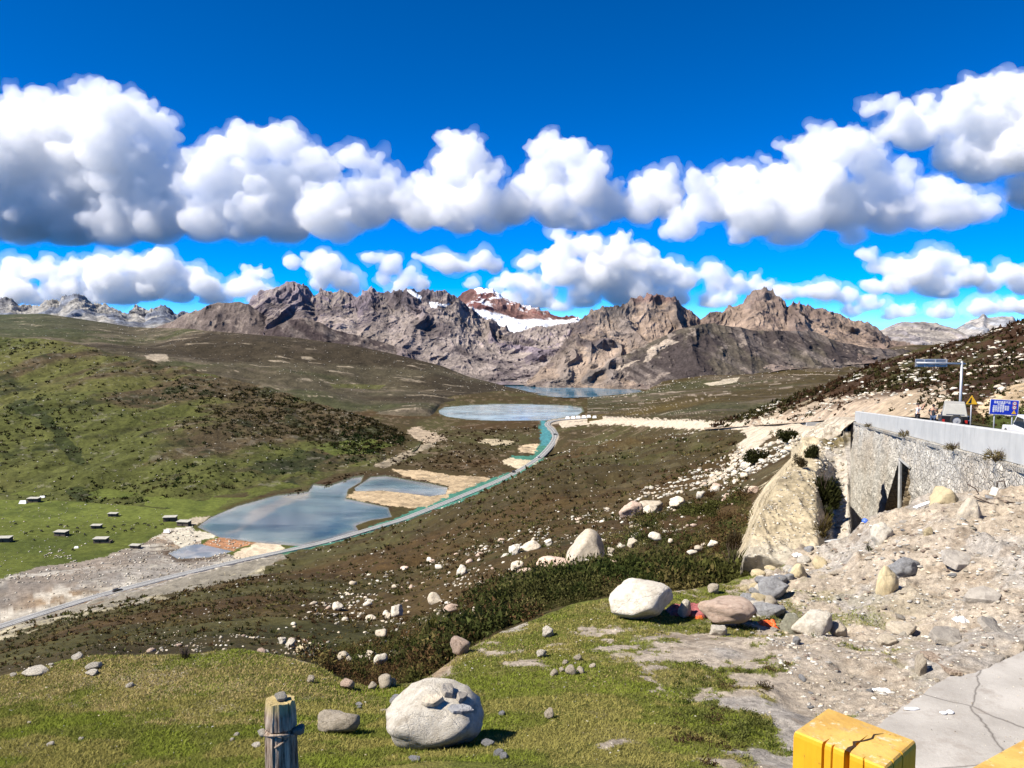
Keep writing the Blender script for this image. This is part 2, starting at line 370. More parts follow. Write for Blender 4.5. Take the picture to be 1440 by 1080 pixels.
rst = fbm(np.stack([GE[..., 0] * .05 + GE[..., 1] * .02, GE[..., 1] * .12 - GE[..., 0] * .05, GE[..., 0] * 0], -1), 6, .65, seed=76); rc = blend(rc, smooth(.05, .25, rst) * .9, C(.50, .46, .38)); rc = blend(rc, smooth(.12, .28, -rst) * .8, C(.13, .09, .055))
rc = blend(rc, smooth(.1, -.1, g3) * .5, C(.23, .22, .205))
col = blend(col, rv, rc)
BANK = [(-260, 958), (0, 882), (380, 784), (405, 776), (400, 788), (372, 800), (330, 812), (250, 836), (180, 852), (120, 868), (60, 884), (0, 905), (-260, 985)]
col = blend(col, inside(BANK, qx + g2 * 8, qy + g2 * 8) * 1.0, C(.20, .18, .14)); 
col = blend(col, ((near_line([(-260, 985), (0, 904), (120, 868), (250, 836), (372, 800)], qx + g2 * 10, qy + g2 * 10) < 2.0) & (g2 > -.15)) * .8, C(.34, .30, .20))
def zone(pl, c, var=.15, soft=False):
    global col
    m = ins(pl).astype(float); col = blend(col, m, c); col *= 1 + (g2 * var * m)[..., None]
wet = smooth(9, 1, wd) * (nv_) * smooth(640, 690, qy) * .75
col = blend(col, wet * smooth(.3, -.1, g1), C(.045, .026, .014))
zone([(550, 660), (600, 662), (640, 668), (690, 672), (684, 684), (660, 697), (625, 711), (583, 715), (525, 707), (487, 699), (498, 690), (537, 689), (575, 692), (604, 697), (627, 694), (632, 684), (600, 676), (567, 670)], C(.38, .29, .18), .7)
zone([(704, 650), (712, 645), (721, 643), (738, 646), (757, 647), (752, 656), (740, 662), (722, 658)], C(.52, .44, .30))
zone([(728, 632), (740, 626), (763, 624), (764, 634), (752, 638), (738, 637)], C(.44, .34, .22), .9)
zone([(667, 620), (690, 617), (726, 622), (712, 627), (690, 625)], C(.36, .30, .20), .9)
zone([(570, 604), (590, 600), (600, 606), (626, 613), (630, 619), (600, 624), (585, 618)], C(.34, .27, .19), .9)
zone([(520, 655), (560, 640), (590, 628), (604, 622), (612, 626), (590, 636), (560, 650), (540, 660)], C(.24, .20, .14), 1.2)
zone([(228, 751), (268, 744), (311, 752), (251, 769)], C(.46, .42, .33), .05)
zone([(258, 730), (300, 726), (276, 740), (268, 738), (262, 736)], C(.36, .31, .23), .1)
zone([(328, 781), (364, 762), (398, 765), (406, 771), (396, 776), (333, 787)], C(.52, .43, .31), .05)
zone([(281, 766), (308, 754), (360, 764), (329, 776)], C(.33, .17, .09), .3)
TEAL = [(760, 591), (768, 593), (777, 614), (767, 643), (742, 662), (721, 675), (650, 706), (562, 736), (552, 728), (634, 697), (688, 674), (742, 655), (757, 649), (717, 644), (722, 641), (750, 641), (757, 630), (763, 618), (757, 602)]
zone(TEAL, C(.055, .17, .125), .1)
zone([(760, 591), (768, 593), (777, 614), (772, 630), (762, 628), (760, 610)], C(.06, .20, .22), .1)
zone([(404, 775), (420, 771), (462, 763), (468, 765), (430, 776), (396, 783)], C(.06, .15, .08), .1)
zone([(412, 771), (462, 760), (505, 748), (552, 728), (566, 735), (510, 752), (470, 764), (430, 774)], C(.055, .17, .125), .1)
col = blend(col, (smooth(5, 3, roadd) * ((qx > 770) & (qy < 632))), C(.34, .29, .23))
# the pale road cutting and the sand mound towards the wall
SANDR = [(784, 592), (830, 586), (900, 588), (1040, 594), (1075, 590), (1130, 590), (1200, 585), (1200, 612), (1140, 612), (1085, 604), (1065, 622), (1045, 634), (1010, 660), (975, 676), (1000, 655), (1030, 628), (1050, 608), (1030, 604), (960, 603), (900, 600), (860, 597), (820, 597), (790, 602)]
sr = inside(SANDR, qx + g2 * 6, qy + g2 * 6).astype(float)
col = blend(col, sr, C(.48, .41, .31))
MOUND = [(1040, 840), (1046, 800), (1035, 790), (1052, 760), (1060, 730), (1062, 700), (1088, 672), (1112, 655), (1130, 640), (1128, 620), (1190, 600), (1215, 600), (1330, 640), (1330, 850), (1100, 850)]
md = inside(MOUND, qx + g2 * 30 + fbm(GE * 1.2, 3, seed=78) * 14, qy + g2 * 20) * slope; md = np.maximum(md, (_bn > .12) * 1.0)
mcx = blend(np.broadcast_to(C(.50, .42, .28), GE.shape).copy(), smooth(-.1, .3, g2 + (qy - 760) / 200), C(.40, .36, .28))
gul = smooth(1150, 1165, qx + g2 * 8)
mcx = blend(mcx, gul * 1.0, C(.42, .38, .32)); mcx = blend(mcx, gul * smooth(.05, .2, g2), C(.15, .12, .06))
col = blend(col, md * 1.0, mcx)
col = blend(col, smooth(.1, .3, fbm(GE * .3, 4, seed=79)) * md * .3, C(.20, .16, .09))
# distant flats between the lakes
far = (nv_ & (qy < 690) & (qx > 430)).astype(float) * (1 - np.maximum(sr, 0))
speck = smooth(.20, .34, g2 + .25 * fbm(GE * .05, 3, seed=81))
col = blend(col, far * speck * .5 * smooth(700, 640, qy) * (col.sum(-1) < .25), C(.20, .15, .10))
col = np.where(water_m[..., None], C(.09, .10, .07), col)
col *= (1 + .3 * fbm(GE * .25, 4, seed=83))[..., None]
M_VAL = land_material('slope_scrub', 2.6, .35, .09, contrast=.5)
_gf = grid_faces(*GE.shape[:2])[:, ::-1]; _fx = q0x.reshape(-1)[_gf]; _fy = GE[..., 1].reshape(-1)[_gf]; _gf = _gf[~((_fx.max(1) > 1192) & (_fx.min(1) < 1199.5) & (_fy.max(1) > 55))]
ge = link('valley_ground', np_mesh('valley_ground', GE.reshape(-1, 3), _gf, col=np.clip(col, .003, .8).reshape(-1, 3)), None, [M_VAL]); tag(ge, kind='structure')
GPX0, GPX1, GN = -260, 1460, 1330
def ge_at(px, py, slope_only=False, base=False, arr=None):
    j = int(np.clip(round((px - GPX0) / (GPX1 - GPX0) * (GN - 1)), 0, GN - 1)); hi = NS if slope_only else GE.shape[0]
    c = (GE_BASE if base else GE)[14:hi, j]; yy = q0y[14:hi, j]
    k = int(np.clip(np.searchsorted(-yy, -py), 1, len(yy) - 1)); a, b = yy[k - 1], yy[k]
    t = 0 if a == b else min(1, max(0, (a - py) / (a - b)))
    return Vector(c[k - 1] * (1 - t) + c[k] * t)

# ---- hills
def hill(name, rows, segs, px0, px1, nc, disp, colour, mat, sm=15, ease=None, kind='structure'):
    H = loft(rows, segs, px0, px1, nc, sm, ease); hx, hy = proj(H)
    nseg = sum(n for n, _ in segs); ri = np.arange(H.shape[0])[:, None] / nseg + np.zeros(H.shape[1])[None]
    H = disp(H, hx, hy, ri); hx, hy = proj(H)
    c = colour(H, hx, hy, ri)
    o = link(name, np_mesh(name, H.reshape(-1, 3), grid_faces(*H.shape[:2])[:, ::-1], col=np.clip(c, .003, .85).reshape(-1, 3)), None, [mat]); tag(o, kind=kind)
    return H, hx, hy
def back(r, dy=.35, dz=60):
    z = r[:, 2] * TZ(r[:, 1]); Y = r[:, 2] * (1 + dy); return np.stack([r[:, 0], 455 + 1100 * (-(z - dz)) / Y, Y], -1)

# left green hill
lb = row(*zf(-141.5, (-260, 712), (0, 706), (100, 708), (200, 716), (290, 729), (340, 709), (390, 695), (435, 686), (480, 668)), *zf(-140, (520, 660), (550, 648)), *zf(-137, (575, 640), (600, 628), (620, 620)))
lr = row((-260, 455, 1350), (0, 474, 1250), (60, 476, 1230), (130, 490, 1190), (180, 503, 1150), (250, 515, 1120), (300, 525, 1100), (360, 540, 1080), (420, 560, 1040), (480, 575, 1000), (530, 592, 960), (570, 612, 930), (600, 624, 915), (620, 620, 1000))
def lh_disp(H, x, y, r):
    f = smooth(0, .12, r)
    g = fbm(np.stack([H[..., 0] * .006 - H[..., 1] * .0035, H[..., 1] * .0022 + H[..., 0] * .001, H[..., 2] * .0], -1), 5, .5, seed=91)
    H = H.copy(); H[..., 2] += f * (g * 26 * smooth(1.0, .75, r) * smooth(420, 200, x) + fbm(H * .03, 5, seed=92) * 5) * smooth(640, 540, x); return H
def lh_col(H, x, y, r):
    a = fbm(H * .006, 5, seed=93); b = fbm(H * .03, 6, .65, seed=94)
    st = fbm(np.stack([H[..., 0] * .02 - H[..., 1] * .012, H[..., 1] * .004 + H[..., 0] * .004, H[..., 2] * 0], -1), 6, .62, seed=95)
    c = np.broadcast_to(C(.070, .082, .020), H.shape).copy()
    c = blend(c, smooth(-.1, .25, a) * .8, C(.095, .10, .028))
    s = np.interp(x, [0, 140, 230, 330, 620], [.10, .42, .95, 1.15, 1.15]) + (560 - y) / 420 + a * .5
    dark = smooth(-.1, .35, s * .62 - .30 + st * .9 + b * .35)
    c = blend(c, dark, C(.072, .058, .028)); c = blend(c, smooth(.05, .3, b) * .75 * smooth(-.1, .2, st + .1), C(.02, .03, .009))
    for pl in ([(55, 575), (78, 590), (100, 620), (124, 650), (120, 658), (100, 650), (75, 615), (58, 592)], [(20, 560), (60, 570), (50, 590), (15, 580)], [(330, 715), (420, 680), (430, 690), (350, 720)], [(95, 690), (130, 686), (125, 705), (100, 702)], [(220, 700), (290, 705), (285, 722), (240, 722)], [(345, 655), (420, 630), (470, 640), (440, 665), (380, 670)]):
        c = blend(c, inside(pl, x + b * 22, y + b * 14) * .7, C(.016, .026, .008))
    c = c * np.array([1, .93, 1]); c = blend(c, inside([(440, 628), (540, 618), (565, 628), (540, 636), (470, 640)], x + b * 14, y + b * 8) * .9, C(.075, .09, .02))
    c = blend(c, inside([(340, 690), (400, 680), (425, 684), (400, 692), (360, 697)], x + b * 14, y + b * 6) * .8, C(.08, .09, .02))
    c = blend(c, smooth(.30, .42, fbm(H * .09, 4, .7, seed=96) + .2 * st) * .35, C(.22, .2, .15))
    return c * (1 + .35 * fbm(H * .12, 3, seed=97))[..., None]
M_HILL = land_material('hill_scrub', .25, .06, 1.2, contrast=.5)
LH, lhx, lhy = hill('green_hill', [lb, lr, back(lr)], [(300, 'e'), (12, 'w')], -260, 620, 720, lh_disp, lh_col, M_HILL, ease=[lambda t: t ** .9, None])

# right brown hillside above the road
rb = row((990, 604, 470), (1040, 600, 345), (1080, 597, 250), (1130, 594, 165), (1190, 588, 112), (1240, 584, 100), (1300, 587, 85), (1350, 594, 70), (1440, 608, 54), (1560, 625, 44), (1750, 660, 33))
rr = row((990, 600, 520), (1040, 588, 470), (1080, 573, 440), (1130, 552, 410), (1190, 530, 385), (1240, 512, 365), (1300, 493, 335), (1380, 471, 290), (1440, 455, 250), (1560, 420, 210), (1750, 370, 160))
def rh_disp(H, x, y, r):
    H = H.copy(); f = smooth(0, .1, r); H[..., 2] += f * (fbm(H * .02, 5, seed=101) * 4 + fbm(H * .15, 5, seed=102) * .9) * smooth(990, 1060, x); return H
def rh_col(H, x, y, r):
    b = fbm(H * .05, 6, .65, seed=103); d = fbm(H * .25, 4, seed=104)
    c = np.broadcast_to(C(.045, .024, .013), H.shape).copy(); c = blend(c, smooth(0, .3, b), C(.05, .045, .015)); c = blend(c, smooth(1250, 1100, x) * smooth(560, 520, y), BROWN)
    base = np.interp(x, [1000, 1100, 1200, 1290, 1440], [600, 580, 552, 545, 520]); sand = smooth(-6, 14, y - base + b * 26 + d * 8) * (x < 1330)
    c = blend(c, sand * .9, C(.46, .36, .26)); c = blend(c, inside([(1370, 575), (1400, 552), (1440, 532), (1600, 500), (1600, 560), (1440, 575), (1390, 590)], x + b * 20, y + b * 10) * .95, C(.50, .38, .24))
    c = blend(c, inside([(1280, 545), (1310, 560), (1340, 590), (1290, 590), (1230, 575)], x + b * 20, y + b * 20) * .5, C(.38, .3, .2))
    c = blend(c, inside([(1380, 590), (1440, 570), (1600, 575), (1600, 640), (1400, 606)], x + b * 12, y + b * 6) * .9, C(.055, .07, .015))
    c = blend(c, smooth(.30, .42, fbm(H * np.array([.12, .2, .2]), 5, .6, seed=105)) * .7, C(.36, .30, .23))
    return c * (1 + .35 * d)[..., None]
RH, rhx, rhy = hill('right_hillside', [rb, rr, back(rr, .3, 30)], [(240, 'e'), (8, 'w')], 990, 1740, 640, rh_disp, rh_col, land_material('hillside_scrub', .9, .2, .4, contrast=.5), ease=[lambda t: t ** .8, None])

# rolling ground behind the green hill
pb = row((-260, 560, 1200), (0, 545, 1200), (200, 560, 1150), (400, 612, 1050), (520, 640, 880), (585, 635, 815), (600, 610, 925), (612, 585, 1100), (622, 567.5, 1250), (700, 566, 1265), (760, 566, 1280), (830, 564, 1280))
pm = row((-260, 478, 1450), (0, 485, 1450), (150, 488, 1430), (250, 505, 1380), (400, 530, 1340), (520, 548, 1350), (600, 552, 1350), (660, 552, 1370), (710, 556, 1380), (760, 560, 1330), (830, 562, 1300))
pt = row((-260, 436, 2300), (0, 443, 2200), (60, 442, 2150), (130, 451, 2100), (190, 460, 2050), (260, 462, 1750), (340, 470, 1590), (420, 476, 1560), (500, 487, 1540), (560, 500, 1530), (620, 514, 1520), (660, 530, 1510), (700, 540, 1500), (735, 549.5, 1400), (780, 557, 1330), (830, 560.5, 1300))
def pl_disp(H, x, y, r):
    H = H.copy(); f = smooth(0, .15, r); H[..., 2] += f * smooth(690, 560, x) * (fbm(H * np.array([.0022, .005, .004]), 5, seed=111) * 22 + fbm(H * .02, 5, seed=112) * 4) * smooth(1.05, .7, r); return H
def pl_col(H, x, y, r):
    b = fbm(H * np.array([.008, .02, .02]), 6, .65, seed=113); a = fbm(H * np.array([.002, .006, .006]), 5, seed=114)
    c = np.broadcast_to(C(.068, .058, .036), H.shape).copy(); c = blend(c, smooth(-.05, .25, a), C(.05, .052, .024)); c = blend(c, smooth(.05, .3, b) * .7, C(.13, .105, .075))
    c = blend(c, smooth(.1, .3, -a) * .7, C(.03, .022, .014)); c = blend(c, smooth(260, 0, x) * smooth(480, 455, y) * .7, C(.05, .062, .03))
    c = blend(c, smooth(.34, .44, fbm(H * np.array([.01, .06, .06]), 5, .6, seed=115)) * .7, C(.30, .25, .18))
    for pl in ([(165, 533), (300, 534), (300, 537), (200, 538)], [(205, 500), (235, 497), (240, 508), (210, 510)]): c = blend(c, inside(pl, x + b * 10, y + b * 5) * .7 * smooth(-.15, .1, b), C(.38, .32, .24))
    c = blend(c, inside([(465, 540), (540, 541), (535, 548), (470, 546)], x + b * 9, y + b * 2) * .9, C(.085, .085, .03))
    return c * (1 + .3 * fbm(H * .06, 3, seed=116))[..., None]
PL, plx, ply = hill('rolling_moor', [pb, pm, pt, back(pt, .15, 60)], [(70, 'e'), (150, 'e'), (8, 'w')], -260, 830, 780, pl_disp, pl_col, M_HILL)

# stony flats to the right of the far lakes
ab = row((826, 591, 985), (860, 592, 960), (930, 598, 760), (1000, 606, 500), (1100, 610, 480), (1460, 620, 430))
am = row((826, 561, 1270), (860, 558, 1290), (905, 553, 1330), (1000, 545, 1350), (1100, 535, 1400), (1200, 525, 1450), (1460, 520, 1500))
at = row((826, 559.5, 1300), (860, 557.5, 1310), (905, 552, 1400), (950, 530, 1500), (1000, 512, 1560), (1060, 500, 1620), (1130, 496, 1700), (1200, 492, 1750), (1300, 488, 1800), (1460, 486, 1850))
def ar_disp(H, x, y, r):
    H = H.copy(); H[..., 2] += smooth(0, .1, r) * smooth(800, 930, x) * (fbm(H * np.array([.003, .006, .004]), 5, seed=121) * 12 + fbm(H * .02, 4, seed=122) * 3); H[..., 2] += np.where(r < .02, -3, 0); return H
def ar_col(H, x, y, r):
    b = fbm(H * np.array([.01, .03, .02]), 6, .65, seed=123); a = fbm(H * np.array([.003, .008, .006]), 5, seed=124)
    c = np.broadcast_to(BROWN * 1.15, H.shape).copy(); c = blend(c, smooth(0, .3, a) * .7, C(.055, .058, .028)); c = blend(c, smooth(.0, .3, b) * .7, C(.11, .085, .06))
    c = blend(c, smooth(555, 575, y) * smooth(.0, .2, -a + .1), C(.075, .055, .018))
    c = blend(c, smooth(.28, .4, fbm(H * np.array([.012, .09, .06]), 5, .62, seed=125)) * .7, C(.34, .28, .22))
    c = blend(c, inside([(990, 539), (1012, 536), (1040, 531), (1036, 538), (1000, 542)], x, y + b * 3) * .9, C(.46, .4, .3))
    c = blend(c, inside([(1120, 487), (1138, 485), (1160, 486), (1158, 491), (1125, 491)], x, y) * .9, C(.40, .34, .24))
    return c * (1 + .3 * fbm(H * .06, 3, seed=126))[..., None]
AR, arx, ary = hill('stony_flats', [ab, am, at, back(at, .2, 40)], [(60, 'e'), (130, 'e'), (8, 'w')], 826, 1460, 560, ar_disp, ar_col, M_HILL)
# ---------------------------------------------------------------- mountains
def rock_material(name, rough_scale):
    t = NT(name); v = t.co(1.0); base = t.attr('Col')
    n1 = t.noise(v, rough_scale, 10, .72); v2 = t.co((1, 1, .25)); n2 = t.noise(v2, rough_scale * .35, 8, .7)
    k = t.ramp(n1, (.32, .55), (.68, 1.35)); k2 = t.ramp(n2, (.35, .6), (.65, 1.25))
    c = t.mix(1.0, base, k, 'MULTIPLY'); c = t.mix(1.0, c, k2, 'MULTIPLY')
    h = t.n('ShaderNodeMath', {0: n1, 1: n2}, operation='ADD').outputs[0]
    return t.bsdf(c, .95, h, 9.0, 1.0, .1)
M_ROCK = rock_material('mountain_rock', .035)
def mountain(name, crest, foot, nc, nr, amp, freq, colour, seed, backdy=.12, jag=.5, px_pad=0, curve=1.25, rib=2.2):
    px0, px1 = max(crest[0, 0], foot[0, 0]), min(crest[-1, 0], foot[-1, 0])
    H = loft([foot, crest, back(crest, backdy, 120)], [(nr, 'e'), (14, 'w')], px0, px1, nc, 3, ease=[lambda t: t ** curve, None])
    ri = np.minimum(np.arange(H.shape[0])[:, None] / nr, 1) + np.zeros(nc)[None]
    q = H * freq; warp_ = fbm(q * .7, 3, seed=seed)[..., None] * np.array([.6, .3, .6])
    qa = np.stack([q[..., 0], q[..., 1] / rib, q[..., 2] / rib], -1) + warp_
    a = ridged(qa, 7, .52, 2.05, seed) - .32
    b = fbm(q * 3.1, 5, .6, seed=seed + 3)
    d = (a * 1.0 + b * .22) * amp
    ed = smooth(0, .12, ri) * (1 - .6 * smooth(.8, 1, ri))
    H0 = H.copy()
    H[..., 1] -= d * ed * .85; H[..., 2] += d * ed * .35
    H[..., 2] += (ridged(qa * 3.6, 4, .6, seed=seed + 9, sharp=.6) - .5) * amp * jag * smooth(.55, 1.0, ri)
    gu = np.gradient(H, axis=1); gv = np.gradient(H, axis=0); N = np.cross(gu, gv); N /= np.linalg.norm(N, axis=-1, keepdims=True) + 1e-9
    N *= np.sign(N[..., 2:3] + 1e-9)
    hx, hy = proj(H); c = colour(H, hx, hy, ri, N, a)
    o = link(name, np_mesh(name, H.reshape(-1, 3), grid_faces(*H.shape[:2])[:, ::-1], col=np.clip(c, .003, .9).reshape(-1, 3)), None, [M_ROCK]); tag(o, kind='structure')
    return H
def rockcol(rock, scree, dark, snow=None, snowline=0):
    def f(H, x, y, r, N, a):
        b = fbm(H * .012, 6, .6, seed=201); e = fbm(H * .004, 4, seed=202)
        c = np.broadcast_to(rock, H.shape).copy(); c = blend(c, smooth(0, .3, b), rock * 1.3); c = blend(c, smooth(.05, .3, e) * .5, scree * .8)
        sc_ = smooth(.42, .66, N[..., 2] + b * .25) * smooth(.06, -.10, a)
        c = blend(c, sc_, scree); c = blend(c, smooth(.06, .26, -b) * .6, dark)
        if snow: c = snow(c, H, x, y, r, N, a, b)
        return c
    return f
ROCK = C(.175, .145, .165); SCREE = C(.29, .245, .22); DARKR = C(.05, .04, .05)
# faint ranges far off on both sides
frc = row((-260, 425, 4200), (-60, 428, 4200), (0, 417, 4200), (14, 417, 4200), (28, 428, 4200), (50, 430, 4200), (62, 424, 4200), (72, 421, 4200), (82, 424, 4200), (88, 416, 4200), (105, 411, 4200), (118, 415, 4200), (135, 428, 4200), (145, 426, 4200), (165, 435, 4200), (180, 441, 4200), (191, 426, 4500), (204, 435, 4500), (216, 431, 4400), (231, 430, 4400), (246, 439, 4400), (262, 440, 4400), (276, 437, 4400), (285, 446, 4400), (330, 450, 4300))
frf = row((-260, 475, 3300), (330, 475, 3300))
mountain('far_mountains', frc, frf, 620, 90, 60, 1/170, rockcol(C(.15, .165, .20), C(.30, .29, .27), C(.06, .07, .10)), 301, jag=.5)  # blue of the distant air is put into this range's rock colours
fr2 = row((1180, 470, 4300), (1240, 463, 4200), (1258, 456, 4200), (1268, 452, 4200), (1300, 452, 4200), (1320, 454, 4200), (1345, 462, 4100), (1362, 473, 4000), (1400, 480, 4000))
mountain('far_mountains', fr2, row((1180, 500, 3300), (1400, 500, 3300)), 280, 90, 60, 1/120, rockcol(C(.22, .20, .20), C(.30, .27, .24), C(.1, .09, .10)), 311, jag=.12)
fr3 = row((1300, 470, 6200), (1345, 461, 6200), (1366, 449, 6200), (1376, 447, 6200), (1383, 440, 6200), (1390, 447, 6200), (1400, 446, 6200), (1412, 445, 6200), (1425, 445, 6200), (1434, 455, 6200), (1480, 462, 6200), (1700, 470, 6200))
mountain('far_mountains', fr3, row((1300, 500, 5000), (1700, 500, 5000)), 300, 80, 70, 1/200, rockcol(C(.24, .25, .27), C(.34, .32, .30), C(.12, .12, .14)), 321, jag=.15)
# the red peak with its snowfield
def redsnow(c, H, x, y, r, N, a, b):
    m = smooth(.10, .18, b * .9 + N[..., 2] * .55 - .56 + .22 * smooth(690, 660, x)) * smooth(730, 660, x)
    m = np.maximum(m, inside([(655, 410), (668, 404), (700, 404), (712, 418), (690, 422), (676, 412), (664, 418)], x + b * 12, y + b * 8) * .9 * (b > -.1))
    line = np.interp(x, [600, 680, 700, 740, 780, 830], [433, 433, 440, 450, 449, 445])
    m = np.maximum(m, smooth(-2, 2, y - line + b * 10))
    m = np.maximum(m, smooth(.22, .3, b) * .8)
    return blend(c, m, C(.80, .82, .86))
rpc = row((600, 440, 2600), (640, 420, 2600), (650, 410, 2600), (662, 404, 2600), (672, 402, 2600), (682, 405, 2600), (690, 404, 2600), (702, 412, 2600), (712, 420, 2600), (722, 424, 2600), (735, 429, 2600), (752, 430, 2600), (765, 437, 2600), (783, 443, 2600), (800, 445, 2600), (830, 447, 2600), (880, 450, 2600))
rpf = row((600, 470, 2250), (880, 470, 2250))
mountain('snow_peak', rpc, rpf, 420, 110, 34, 1/95, rockcol(C(.17, .075, .07), C(.24, .14, .12), C(.08, .04, .04), redsnow), 331, jag=.35)
# the main range
def mainsnow(c, H, x, y, r, N, a, b):
    for pl in ([(570, 407), (577, 406), (592, 416), (590, 421), (578, 414)], [(602, 424), (615, 424), (613, 433), (605, 431)], [(612, 427), (634, 427), (625, 432)], [(662, 431), (690, 435), (700, 441), (740, 452), (760, 448), (800, 447), (830, 446), (815, 452), (765, 456), (735, 463), (705, 454), (672, 442)]):
        c = blend(c, inside(pl, x + b * 5, y + b * 4) * 1.0, C(.80, .82, .85))
    bw = smooth(740, 700, x) * smooth(520, 470, y) * smooth(440, 455, y) * smooth(-.1, .2, fbm(H * .006, 4, seed=203)); c = blend(c, bw * .6, C(.30, .25, .215))
    c = blend(c, smooth(465, 425, x) * smooth(440, 455, y) * .6, C(.13, .10, .10))
    return c
mc_ = row((300, 450, 1950), (335, 436, 1950), (350, 421, 1950), (362, 412, 1950), (375, 404, 1950), (392, 400, 1950), (405, 398, 1950), (425, 398, 1950), (436, 408, 1950), (442, 412, 1950), (450, 406, 1950), (468, 409, 1950), (478, 406, 1950), (490, 414, 1950), (502, 420, 1950), (512, 410, 1950), (522, 404, 1950), (530, 408, 1950), (545, 413, 1950), (556, 409, 1950), (572, 406, 1950), (590, 412, 1960), (600, 408, 1960), (615, 408, 1960), (635, 412, 1970), (645, 414, 1980), (660, 428, 2000), (675, 440, 2000), (700, 455, 1990), (730, 465, 1980), (760, 457, 2000), (790, 451, 2020), (820, 447, 2050), (900, 445, 2050))
mf_ = row((300, 488, 1650), (400, 492, 1650), (500, 500, 1640), (600, 525, 1600), (700, 541, 1545), (760, 541, 1545), (900, 548, 1520))
mountain('main_range', mc_, mf_, 1000, 260, 46, 1/95, rockcol(ROCK, SCREE, DARKR, mainsnow), 341, jag=.4, rib=1.7)
# the right hand massif that drops to the far lake
def rmcol(c, H, x, y, r, N, a, b):
    c = blend(c, smooth(840, 960, x) * .45, C(.24, .17, .13)); c = blend(c, smooth(430, 418, y) * smooth(880, 900, x) * smooth(970, 940, x) * .5, C(.18, .08, .07))
    return c
rc_ = row((725, 542, 1555), (740, 532, 1580), (755, 520, 1600), (775, 503, 1640), (790, 488, 1670), (803, 465, 1700), (812, 450, 1720), (825, 440, 1730), (838, 434, 1730), (848, 430, 1730), (860, 434, 1740), (872, 434, 1750), (880, 424, 1770), (888, 419, 1780), (900, 418, 1780), (912, 412, 1780), (925, 413, 1780), (938, 418, 1780), (950, 420, 1780), (960, 428, 1790), (972, 433, 1800), (985, 445, 1800), (1000, 440, 1810), (1015, 436, 1830), (1028, 428, 1850), (1045, 424, 1850), (1053, 414, 1850), (1062, 406, 1850), (1075, 405, 1850), (1088, 409, 1850), (1098, 416, 1850), (1107, 428, 1850), (1115, 424, 1850), (1130, 424, 1860), (1142, 432, 1870), (1155, 431, 1880), (1175, 437, 1880), (1200, 447, 1880), (1220, 454, 1880), (1235, 464, 1880), (1252, 478, 1880), (1300, 490, 1900))
rf_ = row((725, 545, 1540), (760, 545, 1500), (900, 551, 1440), (1000, 540, 1440), (1100, 520, 1500), (1300, 505, 1600))
mountain('right_massif', rc_, rf_, 900, 230, 40, 1/80, rockcol(C(.18, .155, .14), C(.29, .225, .175), DARKR, rmcol), 351, jag=.35, rib=2.0)
# dark heather spurs in front of the range
def spur(name, crest, foot, nc, nr, seed, c0, c1, streak=None, amp=10):
    def dp(H, x, y, r):
        H = H.copy(); H[..., 2] += smooth(0, .1, r) * (fbm(H * .008, 6, .55, seed=seed) * amp); H[..., 1] -= smooth(0, .1, r) * ridged(H * np.array([.016, .008, .006]), 6, .58, seed=seed + 1) * 26; H[..., 2] += smooth(0, .1, r) * (ridged(H * .03, 4, seed=seed + 5) - .4) * 4; return H
    def cl(H, x, y, r):
        b = fbm(H * .012, 6, .65, seed=seed + 2); c = np.broadcast_to(c0, H.shape).copy(); c = blend(c, smooth(-.05, .3, b), c1); st_ = fbm(np.stack([H[..., 0] * .03 + H[..., 2] * .05, H[..., 1] * .006, H[..., 2] * .01], -1), 6, .65, seed=seed + 4); c = blend(c, smooth(.0, .3, st_) * .6, C(.15, .125, .11)); c = blend(c, smooth(.18, .36, fbm(H * .05, 5, .65, seed=seed + 3)) * .6, C(.28, .23, .19))
        if streak:
            for pl in streak: c = blend(c, inside(pl, x + b * 8, y + b * 6) * .8, C(.40, .33, .26))
        return c
    return hill(name, [foot, crest, back(crest, .1, 60)], [(nr, 'e'), (8, 'w')], max(crest[0, 0], foot[0, 0]), min(crest[-1, 0], foot[-1, 0]), nc, dp, cl, M_HILL, sm=7)
spur('foothill', row((200, 466, 2050), (225, 458, 2000), (255, 447, 1900), (285, 436, 1850), (310, 427, 1850), (330, 424, 1850), (350, 427, 1850), (368, 438, 1850), (385, 455, 1850), (400, 470, 1850), (430, 480, 1850)), row((200, 500, 1780), (430, 510, 1620)), 260, 80, 401, C(.10, .08, .072), C(.15, .12, .105))
spur('foothill', row((330, 480, 1760), (360, 468, 1740), (385, 460, 1730), (410, 450, 1730), (430, 449, 1730), (448, 455, 1730), (470, 466, 1730), (500, 472, 1730), (530, 482, 1730), (560, 490, 1730), (600, 505, 1740), (640, 522, 1740), (680, 540, 1740)), row((330, 520, 1580), (500, 525, 1560), (600, 545, 1540), (680, 560, 1540)), 300, 80, 411, C(.05, .038, .038), C(.09, .07, .062))
spur('heather_spur', row((738, 543, 1560), (770, 537, 1560), (800, 527, 1570), (830, 515, 1580), (860, 505, 1580), (900, 487, 1585), (930, 476, 1590), (950, 464, 1590), (975, 458, 1580), (1000, 455, 1610), (1030, 458, 1610), (1060, 463, 1620), (1100, 466, 1640), (1140, 468, 1650), (1180, 483, 1660), (1220, 489, 1660), (1300, 495, 1700)), row((738, 546, 1540), (830, 549, 1520), (900, 553, 1465), (930, 562, 1410), (1000, 545, 1420), (1100, 530, 1480), (1300, 525, 1560)), 500, 140, 421, C(.052, .042, .040), C(.085, .072, .055),
     [[(912, 494), (940, 478), (955, 480), (930, 492), (915, 506), (905, 510)], [(822, 541), (870, 515), (902, 505), (872, 520), (835, 540)]], amp=8)
